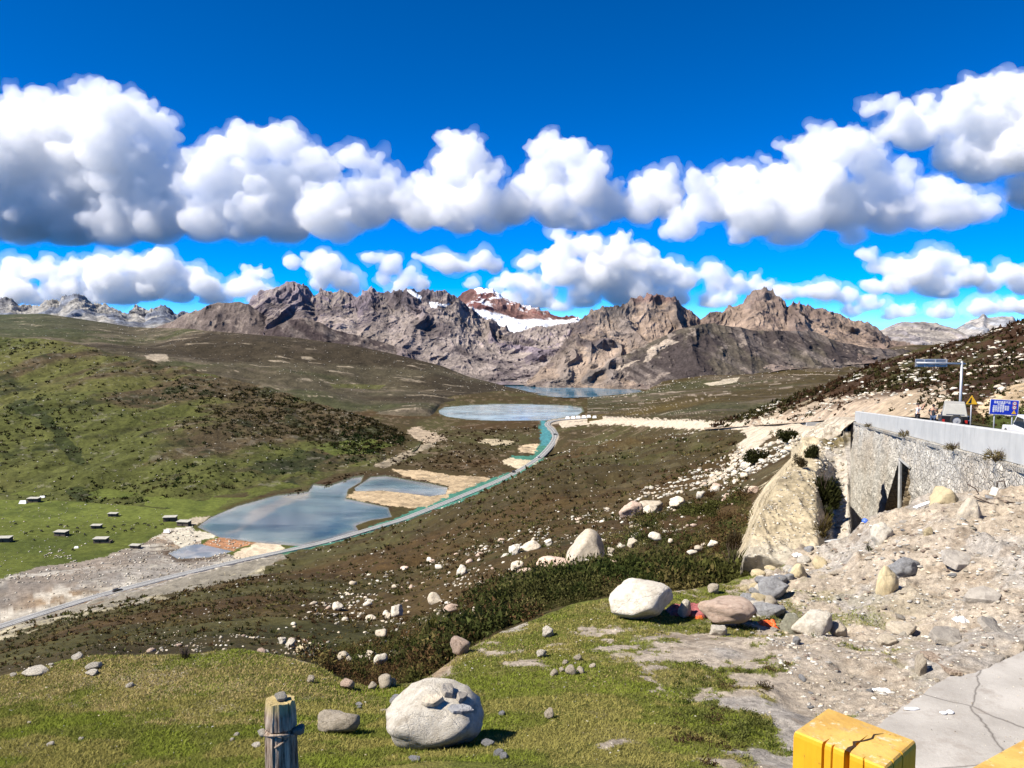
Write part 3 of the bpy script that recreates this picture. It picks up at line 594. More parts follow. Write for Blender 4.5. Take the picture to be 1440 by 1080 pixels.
# ---------------------------------------------------------------- water
def water_material(name, bump):
    t = NT(name); v = t.co((1, 2.2, 1)); h = t.noise(v, .8, 5, .6); c = t.mix(1.0, t.attr('Col'), t.ramp(t.noise(t.co(1), .05, 4, .6), (.35, .7), (.65, 1.3)), 'MULTIPLY')
    ro = t.ramp(t.noise(t.co((.3, 1, 1)), .03, 4, .6), (.42, .05), (.62, .22))
    return t.bsdf(c, ro, h, .03, bump, .5)
def water(poly, z, mat, colf):
    m = inside(poly, qx, qy); m[:-1] |= m[1:]; m[1:] |= m[:-1]; m[:, 1:] |= m[:, :-1]; m[:, :-1] |= m[:, 1:]
    f = grid_faces(*GE.shape[:2])[:, ::-1]; ok = m.ravel()[f].all(1); f = f[ok]; u, inv = np.unique(f, return_inverse=True)
    k = z / GE_BASE.reshape(-1, 3)[u][:, 2]; v = GE_BASE.reshape(-1, 3)[u] * 1.0; v[:, 2] = z
    c = colf(qx.ravel()[u], qy.ravel()[u], v)
    return tag(link('water', np_mesh('water', v, inv.reshape(f.shape), True, col=c), None, [mat]), kind='structure')
def pond_col(x, y, v):
    b = fbm(v * .03, 5, .6, seed=901); c = np.broadcast_to(C(.03, .065, .06), v.shape).copy()
    d = np.full(x.shape, 99.0)
    for pl in (POND, POND2): d = np.minimum(d, near_line(pl + pl[:1], x, y))
    c = blend(c, smooth(14, 2, d + b * 10) * .8, C(.07, .11, .09)); c = blend(c, smooth(6, .5, d + b * 4) * .8, C(.15, .13, .09))
    bar_ = near_line([(300, 760), (335, 745), (352, 735), (362, 723), (385, 712), (400, 704), (430, 694)], x, y); c = blend(c, smooth(9, 1, bar_ + b * 12) * .8, C(.19, .16, .11))
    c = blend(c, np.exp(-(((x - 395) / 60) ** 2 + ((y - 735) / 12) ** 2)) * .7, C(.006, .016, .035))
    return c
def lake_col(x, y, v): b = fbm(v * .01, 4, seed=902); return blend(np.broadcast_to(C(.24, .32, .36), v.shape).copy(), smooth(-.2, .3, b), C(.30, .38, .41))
WM1 = water_material('pond_water', .12); WM2 = water_material('lake_water', .12)
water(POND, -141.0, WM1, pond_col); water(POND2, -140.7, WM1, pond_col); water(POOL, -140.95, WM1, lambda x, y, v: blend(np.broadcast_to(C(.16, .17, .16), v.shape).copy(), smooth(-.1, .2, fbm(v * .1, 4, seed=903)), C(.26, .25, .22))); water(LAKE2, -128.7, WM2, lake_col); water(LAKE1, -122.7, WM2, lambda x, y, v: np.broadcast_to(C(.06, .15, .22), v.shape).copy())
# ---------------------------------------------------------------- clouds
def ico(sub):
    import bmesh
    bm = bmesh.new(); bmesh.ops.create_icosphere(bm, subdivisions=sub, radius=1)
    v = np.array([x.co[:] for x in bm.verts]); f = np.array([[q.index for q in p.verts] for p in bm.faces]); bm.free()
    return v, f
ICO = {k: ico(k) for k in (1, 2, 3, 4)}
def cloud_material():
    t = NT('cloud_vapour')
    v = t.n('ShaderNodeVolumeScatter', {'Color': (1, .988, .998), 'Density': CLOUD_DENS, 'Anisotropy': 0.0})
    t.t.links.new(v.outputs[0], t.out.inputs['Volume'])
    return t.m
CLOUD_DENS = 0.0060
def make_cloud(puffs, Y, seed, label, name='cloud', voxel=None, base=None, stretch=1.0):
    """a heap of puffs (px, py, radius px) at depth Y, fused into one billowed body"""
    rnd = random.Random(seed); V = []; Fc = []; n = 0
    iv, fi = ICO[2]
    k = Y / F
    spheres = []
    for (px, py, r) in puffs:
        p = P(px, py, Y + rnd.uniform(-.5, .5) * r * k)
        spheres.append((p, r * k, 1.0))
        for _ in range(int(9 + r / 3)):
            a = rnd.uniform(0, 2 * math.pi); el = rnd.uniform(-.35, 1.1); rr = r * k * rnd.uniform(.12, .48)
            d = np.array([math.cos(a) * math.cos(el), math.sin(a) * math.cos(el), math.sin(el)])
            spheres.append((p + d * r * k * rnd.uniform(.7, 1.08), rr, 1.0))
    for p, r, _ in spheres:
        V.append(p + iv * r * np.array([stretch, 1, .85])); Fc.append(fi + n); n += len(iv)
    me = np_mesh('tmp', np.concatenate(V), np.concatenate(Fc))
    o = bpy.data.objects.new('tmp', me); COL.objects.link(o)
    vx = voxel or k * 2.4
    m = o.modifiers.new('r', 'REMESH'); m.mode = 'VOXEL'; m.voxel_size = vx; m.use_smooth_shade = True
    dg = bpy.context.evaluated_depsgraph_get(); m2 = bpy.data.meshes.new_from_object(o.evaluated_get(dg))
    bpy.data.objects.remove(o)
    nv = len(m2.vertices); co = np.empty(nv * 3); m2.vertices.foreach_get('co', co); co = co.reshape(-1, 3)
    nr = np.empty(nv * 3, np.float32); m2.vertex_normals.foreach_get('vector', nr); nr = nr.reshape(-1, 3)
    # billows: inverted cell noise at three sizes along the normal
    d = np.zeros(nv)
    for s_, a_ in ((40, 13), (17, 8.5), (7.5, 4.6), (3.9, 2.0)):
        d += (0.55 - cells(co / (s_ * k) + seed, seed)) * a_ * k * 1.3
    d += fbm(co / (90 * k), 3, seed=seed) * 10 * k + fbm(co / (11 * k), 4, .65, seed=seed + 7) * 5.5 * k
    under = np.clip(-nr[:, 2] * 1.5, 0, 1)
    d *= 1 - .65 * under
    co += nr * d[:, None]
    if base is not None:
        zb = float(P(720, base, Y)[2]); soft = 14 * k
        low = co[:, 2] < zb + soft
        co[low, 2] = zb + soft - (1 - np.exp(-(zb + soft - co[low, 2]) / soft)) * soft + fbm(co[low] / (30 * k), 3, seed=seed + 5) * 3 * k
    fin = k * 1.75
    def refuse(c_, nm, mat, size):
        m2.vertices.foreach_set('co', c_.ravel().astype(np.float32)); m2.update(); t_ = bpy.data.objects.new('tmp', m2); COL.objects.link(t_)
        q = t_.modifiers.new('r', 'REMESH'); q.mode = 'VOXEL'; q.voxel_size = size; q.use_smooth_shade = True
        dg_ = bpy.context.evaluated_depsgraph_get(); m3 = bpy.data.meshes.new_from_object(t_.evaluated_get(dg_)); bpy.data.objects.remove(t_)
        m3.name = nm; m3.polygons.foreach_set('use_smooth', np.ones(len(m3.polygons), bool)); m3.materials.clear(); return link(nm, m3, None, [mat])
    ob = tag(refuse(co, name, CLOUD, fin), label, 'cloud')
    veil = co + nr * ((np.clip(fbm(co / (26 * k), 4, .6, seed=seed + 50) + .30, -.4, 1) * 17 * k * (1 - .4 * under))[:, None]) + nr * (ridged(co / (12 * k), 3, seed=seed + 60)[:, None] - .4) * 7 * k
    vo = refuse(veil, 'cloud_veil', VEIL, fin * 1.3); vo.parent = ob
    return ob
def vol(name, d, c):
    t = NT(name); v = t.n('ShaderNodeVolumeScatter', {'Color': c, 'Density': d, 'Anisotropy': 0.0}); t.t.links.new(v.outputs[0], t.out.inputs['Volume']); return t.m
VEIL = vol('cloud_veil_vapour', .0010, (1, 1, 1))
CLOUD = cloud_material()
make_cloud([(-60,200,60),(20,178,40),(60,188,42),(120,168,40),(165,163,38),(203,175,30),(220,202,26),(150,205,45),(60,235,55),(0,245,60),(100,272,60),(190,262,52),(248,238,25),(30,308,45),(100,318,40),(160,318,40),(220,310,42),(290,305,42),(292,250,34),(320,213,24),(355,205,26),(395,207,27),(430,226,27),(455,242,22),(400,262,40),(345,262,38),(340,320,28),(400,315,35),(460,300,40),(498,222,18),(522,235,18),(545,250,16),(520,290,38),(560,285,30),(480,322,22),(585,300,25),(615,300,22),(360,300,40),(70,300,50),(0,300,45),(265,275,22),(210,300,45),(510,262,22)], 7000, 1, 'long cumulus bank filling the left half of the sky', base=352)
make_cloud([(628,200,16),(650,205,19),(665,218,24),(690,240,20),(640,242,30),(605,268,27),(590,300,28),(630,290,34),(670,280,34),(703,292,26),(650,318,20),(690,312,22),(725,298,22),(580,292,22)], 7600, 2, 'tall white cumulus tower just left of the middle of the sky', base=335)
make_cloud([(753,212,15),(780,205,17),(800,222,24),(830,237,22),(768,247,28),(820,270,34),(860,287,28),(780,298,30),(820,316,20),(900,265,18),(930,265,23),(935,290,22),(900,295,25),(745,282,26),(718,300,20)], 7800, 3, 'white cumulus over the middle of the range, right of the tower', base=328)
make_cloud([(985,262,20),(1000,290,30),(960,318,25),(1040,262,30),(1060,300,40),(1040,330,22),(1100,250,24),(1122,213,20),(1150,203,22),(1182,208,28),(1218,228,26),(1150,250,40),(1120,300,45),(1180,290,45),(1240,262,32),(1200,328,20),(1100,333,20),(1250,300,36),(1300,300,30),(1340,300,28),(1372,296,23),(1305,270,20),(1098,206,10),(1080,222,9)], 7000, 4, 'broad cumulus with a flat grey base in the right half of the sky', base=352)
make_cloud([(1222,152,14),(1246,146,12),(1270,172,22),(1300,152,17),(1290,190,28),(1240,188,14),(1352,130,18),(1372,124,19),(1400,133,23),(1340,165,30),(1390,180,38),(1440,148,28),(1430,210,40),(1380,230,34),(1335,218,28),(1440,268,24),(1490,200,60),(1500,270,45)], 9000, 5, 'high cumulus heap cut off by the right edge of the sky', base=300)
make_cloud([(-30,395,25),(20,384,18),(60,382,16),(110,377,17),(138,374,15),(150,395,22),(188,373,19),(215,375,20),(240,384,18),(265,392,16),(290,402,18),(330,408,15),(354,382,14),(374,384,11),(350,402,15),(385,410,12),(90,405,25),(200,405,25),(30,412,20),(250,418,14),(130,425,16),(60,432,14),(320,425,10),(300,425,14),(0,425,20),(170,420,20),(400,425,10),(365,425,12)], 13000, 6, 'low cloud bank above the far ranges at the left edge', base=432, stretch=1.35)
make_cloud([(412,368,9),(438,371,13),(458,384,14),(480,397,13),(497,406,10),(450,400,10)], 13000, 7, 'small low cloud right behind the highest peaks of the left range')
make_cloud([(527,362,10),(547,377,13),(570,393,14),(590,400,12),(540,394,9),(560,408,12)], 13000, 8, 'small low cloud standing left of the red snow peak')
make_cloud([(586,360,7),(605,365,8),(628,374,9),(645,378,7),(680,370,10),(695,377,9),(662,378,6)], 13000, 9, 'thin cloud shred floating above the red snow peak')
make_cloud([(742,370,11),(770,360,13),(798,352,14),(790,332,10),(801,314,9),(830,352,18),(870,362,25),(900,370,25),(872,338,15),(930,390,22),(960,395,20),(998,384,13),(1010,400,17),(1040,404,14),(1070,402,16),(790,385,22),(840,390,27),(745,402,17),(722,398,12),(700,402,11),(760,420,22),(820,420,22),(880,410,27),(662,399,9),(950,420,17),(1020,420,15),(1000,425,16),(910,425,18),(720,425,18),(790,435,16),(1060,420,12)], 12000, 10, 'wide low cumulus behind the middle and right peaks', base=440, stretch=1.25)
make_cloud([(1224,357,12),(1245,375,17),(1280,384,24),(1320,364,15),(1340,375,17),(1360,390,19),(1310,400,24),(1260,400,18),(1390,402,15),(1418,390,13),(1445,400,17),(1230,405,12),(1330,412,15)], 11000, 11, 'low cumulus heap over the gap at the right of the range', base=424, stretch=1.3)
make_cloud([(1110,413,11),(1138,410,11),(1160,413,12),(1190,418,12),(1222,428,12),(1270,438,14),(1320,441,10),(1200,436,12),(1250,446,9),(1380,434,12),(1420,430,12),(1445,434,12)], 15000, 12, 'lowest thin cloud band lying on the right horizon', base=458, stretch=1.7)
# ---------------------------------------------------------------- materials for objects
def stone_material(name, c1, c2, dark, scale=6, bump=.03, rough=.9):
    t = NT(name); v = t.co(1.0); n = t.noise(v, scale, 10, .68); n2 = t.noise(v, scale * 6, 6, .7); vo = t.n('ShaderNodeTexVoronoi', {'Vector': v, 'Scale': scale * 1.1}, feature='DISTANCE_TO_EDGE').outputs['Distance']
    c = t.mix(t.ramp(n, (.38, 0), (.62, 1)), c1, c2); c = t.mix(t.ramp(n2, (.60, 0), (.70, .8)), c, dark)
    vd = t.mix(.25, v, t.n('ShaderNodeTexNoise', {'Vector': v, 'Scale': scale * .6, 'Detail': 5.0}).outputs['Color']); ck = t.n('ShaderNodeTexVoronoi', {'Vector': vd, 'Scale': scale * .22}, feature='DISTANCE_TO_EDGE').outputs['Distance']; c = t.mix(t.ramp(ck, (0, .22), (.010, 0)), c, dark); st = t.noise(v, scale * .45, 5, .7); c = t.mix(t.ramp(st, (.54, 0), (.66, .55)), c, dark); rr = t.n('ShaderNodeObjectInfo').outputs['Random']; c = t.mix(1.0, c, t.ramp(rr, (0, .78), (1, 1.12)), 'MULTIPLY')
    cr = t.ramp(vo, (0, 0), (.02, 1)); h = t.n('ShaderNodeMath', {0: n, 1: n2}, operation='ADD').outputs[0]; h = t.n('ShaderNodeMath', {0: h, 1: t.ramp(ck, (0, 0), (.02, .25))}, operation='ADD').outputs[0]
    return t.bsdf(c, rough, h, bump, 1.0, .15)
M_BOULD = stone_material('pale_granite', (.60, .525, .41), (.46, .395, .30), (.24, .195, .14), 5, .03)
M_WHITE = stone_material('white_granite', (.68, .63, .53), (.52, .47, .38), (.28, .235, .175), 5, .03)
M_PINK = stone_material('pink_granite', (.60, .47, .37), (.48, .35, .27), (.20, .15, .12), 5, .04)
M_YEL = stone_material('yellow_stone', (.66, .54, .32), (.56, .47, .30), (.30, .24, .14), 4, .03)
M_GREY = stone_material('grey_stone', (.42, .42, .42), (.29, .285, .28), (.12, .115, .11), 6, .04)
M_SLAB = stone_material('slab_stone', (.44, .40, .34), (.31, .28, .24), (.15, .13, .11), 6, .03)
M_GREEN = stone_material('lichen_stone', (.44, .44, .33), (.36, .34, .26), (.18, .17, .12), 5, .03)
def flat_material(name, c, rough=.6, metal=0, spec=.4, var=.12, scale=3, bump=0.0):
    t = NT(name); n = t.noise(t.co(1.0), scale, 6, .65); k = t.ramp(n, (.3, 1 - var), (.7, 1 + var * .6)); cc = t.mix(1.0, (*c, 1), k, 'MULTIPLY')
    return t.bsdf(cc, rough, n if bump else None, bump or .01, .6, spec, metal)
M_CONC = flat_material('parapet_concrete', (.42, .42, .40), .9, 0, .1, .25, 1.2, .02)
M_STEEL = flat_material('galvanised_steel', (.42, .43, .44), .5, .4, .4)
M_BLACK = flat_material('black_paint', (.012, .012, .013), .35); M_TYRE = flat_material('tyre_rubber', (.02, .02, .02), .85)
M_WHITEP = flat_material('white_paint', (.75, .75, .74), .4); M_GLASSD = flat_material('dark_glass', (.02, .025, .03), .08, 0, .6)
M_TOP = flat_material('pale_hardtop', (.33, .32, .28), .6); M_REDL = flat_material('red_lens', (.35, .02, .015), .3); M_BLUE = flat_material('sign_blue', (.012, .035, .42), .45)
M_YSIGN = flat_material('sign_yellow', (.75, .42, .02), .45); M_SKIN = flat_material('skin', (.42, .24, .16), .6); M_HAIR = flat_material('dark_hair', (.015, .012, .01), .7)
M_SHIRT = flat_material('white_shirt', (.72, .72, .74), .85); M_JEAN = flat_material('blue_jeans', (.05, .08, .15), .9); M_DARKC = flat_material('dark_cloth', (.03, .035, .045), .9); M_TROU = flat_material('dark_trousers', (.03, .03, .035), .9)
M_CLOTHR = flat_material('faded_red_cloth', (.30, .10, .10), .9, 0, .1, .4, 14, .03); M_ORANGE = flat_material('orange_plastic', (.75, .12, .025), .5, 0, .4, .2, 20)
M_ASPH = flat_material('asphalt', (.055, .055, .055), .9, 0, .15, .25, .4); M_ROADG = flat_material('worn_road', (.20, .20, .195), .9, 0, .1, .2, .1)
M_LINE = flat_material('road_line', (.60, .60, .58), .7); M_DROAD = flat_material('dirt_road', (.42, .38, .31), .95, 0, .1, .3, .15)
M_HUTW = flat_material('hut_stone', (.12, .10, .08), .95, 0, .1, .5, 2, .1); M_HUTR = flat_material('hut_roof', (.36, .35, .30), .9, 0, .1, .3, 1); M_DOORD = flat_material('hut_door', (.02, .015, .012), .8)
M_YAK = flat_material('yak_hair', (.014, .011, .009), .9); M_PLBLUE = flat_material('blue_plastic', (.08, .16, .55), .4); M_RUST = flat_material('rusty_bar', (.06, .04, .03), .8)

# ---------------------------------------------------------------- mesh builders
class MB:
    def __init__(s): s.v = []; s.f = []
    def add(s, v, f):
        n = len(s.v); s.v += [tuple(x) for x in v]; s.f += [tuple(i + n for i in q) for q in f]; return s
    def box(s, x0, x1, y0, y1, z0, z1, m=None):
        v = [Vector((x, y, z)) for z in (z0, z1) for x, y in ((x0, y0), (x1, y0), (x1, y1), (x0, y1))]
        if m: v = [m @ p for p in v]
        return s.add(v, [(3, 2, 1, 0), (4, 5, 6, 7), (0, 1, 5, 4), (1, 2, 6, 5), (2, 3, 7, 6), (3, 0, 4, 7)])
    def prism(s, prof, y0, y1, ax='y', m=None):
        """profile of (a, z) points swept along an axis"""
        n = len(prof); mk = (lambda a, b, z: Vector((a, b, z))) if ax == 'y' else (lambda a, b, z: Vector((b, a, z)))
        v = [mk(a, y0, z) for a, z in prof] + [mk(a, y1, z) for a, z in prof]
        if m: v = [m @ p for p in v]
        return s.add(v, [tuple(range(n)), tuple(reversed(range(n, 2 * n)))] + [(i, i + n, (i + 1) % n + n, (i + 1) % n) for i in range(n)])
    def tube(s, pts, r, n=10, cap=True):
        pts = [Vector(p) for p in pts]; rs = r if hasattr(r, '__len__') else [r] * len(pts); rings = []; up = None
        for i, p in enumerate(pts):
            d = (pts[min(i + 1, len(pts) - 1)] - pts[max(i - 1, 0)]).normalized()
            if up is None: up = Vector((0, 0, 1)) if abs(d.z) < .9 else Vector((1, 0, 0))
            a = d.cross(up).normalized(); up = a.cross(d).normalized()
            rings.append([p + (a * math.cos(t) + up * math.sin(t)) * rs[i] for t in [2 * math.pi * k / n for k in range(n)]])
        v = [q for g in rings for q in g]; f = []
        for i in range(len(pts) - 1):
            for k in range(n): f.append((i * n + k, i * n + (k + 1) % n, (i + 1) * n + (k + 1) % n, (i + 1) * n + k))
        if cap: f += [tuple(reversed(range(n))), tuple(range(len(v) - n, len(v)))]
        return s.add(v, f)
    def build(s, name, mat, parent=None, smoothed=False, bevel=0):
        import bmesh
        me = bpy.data.meshes.new(name); me.from_pydata(s.v, [], s.f); bm = bmesh.new(); bm.from_mesh(me)
        bmesh.ops.recalc_face_normals(bm, faces=bm.faces)
        if bevel: bmesh.ops.bevel(bm, geom=[e for e in bm.edges if len(e.link_faces) == 2 and e.calc_face_angle(0) > .5], offset=bevel, segments=2, affect='EDGES', profile=.6)
        bm.to_mesh(me); bm.free()
        if smoothed: me.polygons.foreach_set('use_smooth', np.ones(len(me.polygons), bool))
        return link(name, me, parent, [mat])

def rock_v(seed, sub=3, asp=(1, .8, .7), angular=.5, rough=.12, nplanes=0, planes=None, soft=None):
    v, f = ICO[sub]; v = v.copy(); rg = np.random.RandomState(seed)
    d = rg.normal(size=(nplanes or int(11 + angular * 8), 3)); d /= np.linalg.norm(d, axis=1)[:, None]
    r = np.ones(len(v)) * 1.15
    if soft is None: soft = 60 if angular > .45 else 16
    acc = r ** -soft
    for n_ in (d if planes is None else [np.array(q[0]) / np.linalg.norm(q[0]) for q in planes]):    # flat facets
        c = v @ n_; lim = rg.uniform(.78, .98) - angular * .12
        if planes is not None: lim = [q[1] for q in planes if np.allclose(np.array(q[0]) / np.linalg.norm(q[0]), n_)][0]
        acc = acc + np.where(c > .05, np.maximum(c, .05) / lim, 0) ** soft
    r = acc ** (-1 / soft)
    r = r * (1 + fbm(v * 1.3 + seed, 4, .55, seed=seed) * rough * 1.6 + fbm(v * 5 + seed, 3, .6, seed=seed) * rough * .35)
    return v * r[:, None] * np.array(asp), f
ROCKP = {}
def rock_mesh(kind, mat, sub=3, **kw):
    k = (kind, mat.name, sub)
    if k not in ROCKP:
        v, f = rock_v(kind, sub, **kw); ROCKP[k] = np_mesh('rock', v, f, True); ROCKP[k].materials.append(mat)
    return ROCKP[k]
def put_rock(p, w, h=None, d=None, kind=1, mat=None, rz=0, label=None, name='boulder', cat='boulder', group=None, sink=.25, tilt=(0, 0), sub=3, **kw):
    """w, h, d full sizes in metres, p the point on the ground under its middle"""
    me = rock_mesh(kind, mat or M_BOULD, sub, **({'asp': (1, 1, 1)} | kw)); o = bpy.data.objects.new(name, me); COL.objects.link(o)
    h = h or w * .65; d = d or w * .8; o.scale = (w / 1.9, d / 1.9, h / 1.75); o.rotation_euler = (tilt[0], tilt[1], rz)
    o.location = Vector(p) + Vector((0, 0, h * (.5 - sink))); return tag(o, label, cat, group)
def at_base(px, py, wpx, surf=te_at):
    p = surf(px, py); return p, wpx * p.y / F

# ---------------------------------------------------------------- the mountain road, its parapet and stone wall
WA, WB = Vector(P(1440, 608, 26.8)), Vector(P(1205, 578, 78)); WD = (WB - WA); WL = math.hypot(WD.x, WD.y); wdir = Vector((WD.x, WD.y, 0)).normalized(); wout = Vector((-wdir.y, wdir.x, 0))   # wout faces the camera side
if wout.x > 0: wout = -wout
def wp(s, off=0, dz=0):
    """point along the parapet top: s metres from the photo's right edge, off metres to the valley side"""
    return WA + wdir * s + wout * off + Vector((0, 0, WD.z / WL * s + dz))
def wslope(s0, s1, n, f): return [f(s0 + (s1 - s0) * i / n) for i in range(n + 1)]
def ribbon(name, sec, s0, s1, n, mat, parent=None, kind=None):
    """sweep a section of (off, dz) points along the wall line"""
    v = []; m = len(sec)
    for i in range(n + 1):
        s_ = s0 + (s1 - s0) * i / n; v += [wp(s_, a, b) for a, b in sec]
    f = [(i * m + j, i * m + (j + 1) % m, (i + 1) * m + (j + 1) % m, (i + 1) * m + j) for i in range(n) for j in range(m)] + [tuple(range(m)), tuple(range(n * m, n * m + m))]
    o = MB().add(v, f).build(name, mat, parent); return tag(o, kind=kind)
t = NT('stone_rubble'); v_ = t.co(1.0); va = t.n('ShaderNodeTexVoronoi', {'Vector': v_, 'Scale': 4.4, 'Randomness': .8}, feature='DISTANCE_TO_EDGE').outputs['Distance']
vc = t.n('ShaderNodeTexVoronoi', {'Vector': v_, 'Scale': 4.4, 'Randomness': .8}).outputs['Color']; n1 = t.noise(v_, 3.5, 8, .7); n2 = t.noise(v_, .25, 5, .6); n3 = t.noise(t.co((1, 1, .15)), 1.2, 5, .6)
cc = t.mix(t.ramp(n1, (.35, 0), (.65, 1)), (.43, .41, .365), (.56, .54, .48)); cc = t.mix(t.ramp(n2, (.42, 0), (.62, .55)), cc, (.42, .35, .26)); vb = t.n('ShaderNodeSeparateXYZ', {0: vc}).outputs['X']; cc = t.mix(1.0, cc, t.ramp(vb, (0, .82), (1, 1.08)), 'MULTIPLY')
cc = t.mix(t.ramp(n3, (.58, 0), (.72, .35)), cc, (.22, .20, .18))
pit = t.noise(v_, 9, 5, .7); cc = t.mix(t.ramp(va, (0, .30), (.045, 0)), cc, (.20, .185, .165)); cc = t.mix(t.ramp(pit, (.62, 0), (.68, .75)), cc, (.10, .09, .08)); hh = t.n('ShaderNodeMath', {0: t.ramp(va, (0, 0), (.10, .8)), 1: n1}, operation='ADD').outputs[0]
M_WALL = t.bsdf(cc, .95, hh, .10, 1.0, .1)
wall = empty('retaining_wall', wp(20, 0, -14), 0, 'tall pale rubble stone retaining wall with a slanting niche under the road', 'wall')
Wm = wall.matrix_world.copy(); Wm = Matrix.Translation(wall.location)
def unparent_shift(o, root):
    """mesh given in world space, made a child of root"""
    me = o.data; me.transform(Matrix.Translation(-Vector(root.location))); o.parent = root; return o
NICHE = [(1265, 645.5), (1278.5, 657), (1273, 688), (1266, 728), (1240, 729), (1252, 688)]
M_NPOST = flat_material('old_concrete', (.26, .26, .25), .9, 0, .1, .3, 3)
ns, nz_ = 560, 200
S_, Z_ = np.meshgrid(np.linspace(-12, WL + 4.2, ns), np.linspace(0, 1, nz_))
dep = np.interp(S_, [-12, 0, 20, WL + 3], [3.0, 4.0, 11, 20]) * Z_
corner = np.clip((S_ - (WL + .8)) / 3.4, 0, 1)
endin = dep * .035
Pw = np.array(WA)[None, None] + np.array(wdir)[None, None] * (S_ - corner * endin - corner ** 2 * 1.0)[..., None] + np.array(wout)[None, None] * (.35 + dep * .09 - corner ** 2.2 * 6.0)[..., None]
Pw[..., 2] = WA.z + WD.z / WL * S_ - 1.12 - dep
q_ = np.stack([S_ * 1.5, Z_ * 0, (dep) * 1.9], -1)
rel = np.clip(cells(q_, 5), 0, .8); Pw = Pw + np.array(wout) * ((.5 - rel) * .16 + fbm(q_ * .25, 4, seed=7) * .25)[..., None]
Pw[..., 2] += fbm(np.stack([S_ * .8, Z_ * 0, Z_ * 0], -1), 4, seed=8) * .12 * (Z_ < .01)
hx_, hy_ = proj(Pw); fcs = grid_faces(nz_, ns); cen = Pw.reshape(-1, 3)[fcs].mean(1); cx_, cy_2 = proj(cen)
ok = ~inside(NICHE, cx_, cy_2)
unparent_shift(link('stone_face', np_mesh('stone_face', Pw.reshape(-1, 3), fcs[ok]), None, [M_WALL]), wall)
# wall top ledge and return
ribbon('ledge', [(.44, -1.13), (-.4, -1.10), (-.4, -1.4), (.40, -1.32)], -12, WL + .3, 60, M_WALL); unparent_shift(bpy.data.objects['ledge'], wall)
def on_wall(px, py, deeper=0):
    """point on the battered wall face under a pixel"""
    n_ = (wout + Vector((0, 0, .09))).normalized(); p0 = wp(0, .35 - deeper, -1.12); r_ = Vector(P(px, py, 1.0)); return r_ * (p0.dot(n_) / r_.dot(n_))
deep = [on_wall(x, y, 1.3) for x, y in [(1262, 636), (1290, 650), (1284, 690), (1276, 735), (1226, 738), (1242, 690)]]
front = [on_wall(x, y, -.02) for x, y in NICHE]
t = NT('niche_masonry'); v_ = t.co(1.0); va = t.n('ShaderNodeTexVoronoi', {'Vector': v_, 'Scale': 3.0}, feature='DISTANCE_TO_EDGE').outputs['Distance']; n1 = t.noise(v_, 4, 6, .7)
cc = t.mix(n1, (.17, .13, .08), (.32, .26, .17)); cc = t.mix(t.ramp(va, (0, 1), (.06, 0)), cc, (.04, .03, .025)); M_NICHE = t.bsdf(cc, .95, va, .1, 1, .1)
mb = MB().add(deep, [tuple(range(6))]); o = mb.build('niche_back', M_NICHE); unparent_shift(o, wall)
mb = MB(); fr2_ = [f_ - wout * 1.35 for f_ in front]
for i in range(6):
    j = (i + 1) % 6; mb.add([front[i], front[j], fr2_[j], fr2_[i]], [(0, 1, 2, 3)])
unparent_shift(mb.build('niche_reveal', M_NICHE), wall)
a_, b_ = on_wall(1266, 647, -.02), on_wall(1264.5, 728, -.02); mb = MB()
pw = Vector((a_ - b_)).normalized(); mb.tube([a_, b_], .10, 4); unparent_shift(mb.build('concrete_post', M_NPOST), wall)
mb = MB(); mb.tube([on_wall(1265, 645.5, -.05), on_wall(1279, 657, -.05)], .10, 4); unparent_shift(mb.build('concrete_lintel', M_NPOST), wall)

# parapet
par = empty('concrete_parapet', wp(20, 0, -.9), 0, 'long grey concrete parapet along the road edge on top of the stone wall', 'parapet')
t = NT('cast_concrete'); v_ = t.co(1.0); n1 = t.noise(v_, .8, 7, .65); n2 = t.noise(t.co((1, 1, .12)), 3, 6, .7); cc = t.mix(t.ramp(n1, (.35, 0), (.65, 1)), (.36, .365, .355), (.44, .44, .42)); cc = t.mix(t.ramp(n2, (.56, 0), (.72, .6)), cc, (.22, .215, .20)); M_PAR = t.bsdf(cc, .9, n1, .01, .5, .15)
k = 0; s_ = -12.0
while s_ < WL:
    e_ = min(s_ + 9.96, WL); o = ribbon('parapet_panel', [(.16, -.06), (.12, 0), (-.12, 0), (-.16, -.06), (-.18, -1.098), (.18, -1.098)], s_, e_, 12, M_PAR); unparent_shift(o, par); s_ = e_ + .04
    if e_ >= WL: break
# road deck
ribbon('mountain_road', [(-.181, -1.02), (-9.5, -.98), (-9.5, -1.6), (-.181, -1.6)], -16, WL - 1.5, 60, M_ASPH, None, 'structure')
ribbon('road_shoulder', [(-.182, -1.0), (-1.1, -1.0), (-1.1, -1.3), (-.182, -1.3)], -16, WL - 1.5, 60, M_DROAD, None, 'structure')
ribbon('road_line', [(-5.0, -.985), (-5.15, -.985), (-5.15, -1.1), (-5.0, -1.1)], -16, WL - 2, 60, M_YSIGN, None, 'structure')
def road_z(x, y):
    s_ = (Vector((x, y, 0)) - Vector((WA.x, WA.y, 0))).dot(wdir); return WA.z + WD.z / WL * s_ - 1.0
def on_road(px, Y):
    x = (px - 720) / F / math.cos(PITCH) * Y / (1 + math.tan(PITCH) * 0); p = P(px, 590, Y); return Vector((p[0], Y, road_z(p[0], Y)))

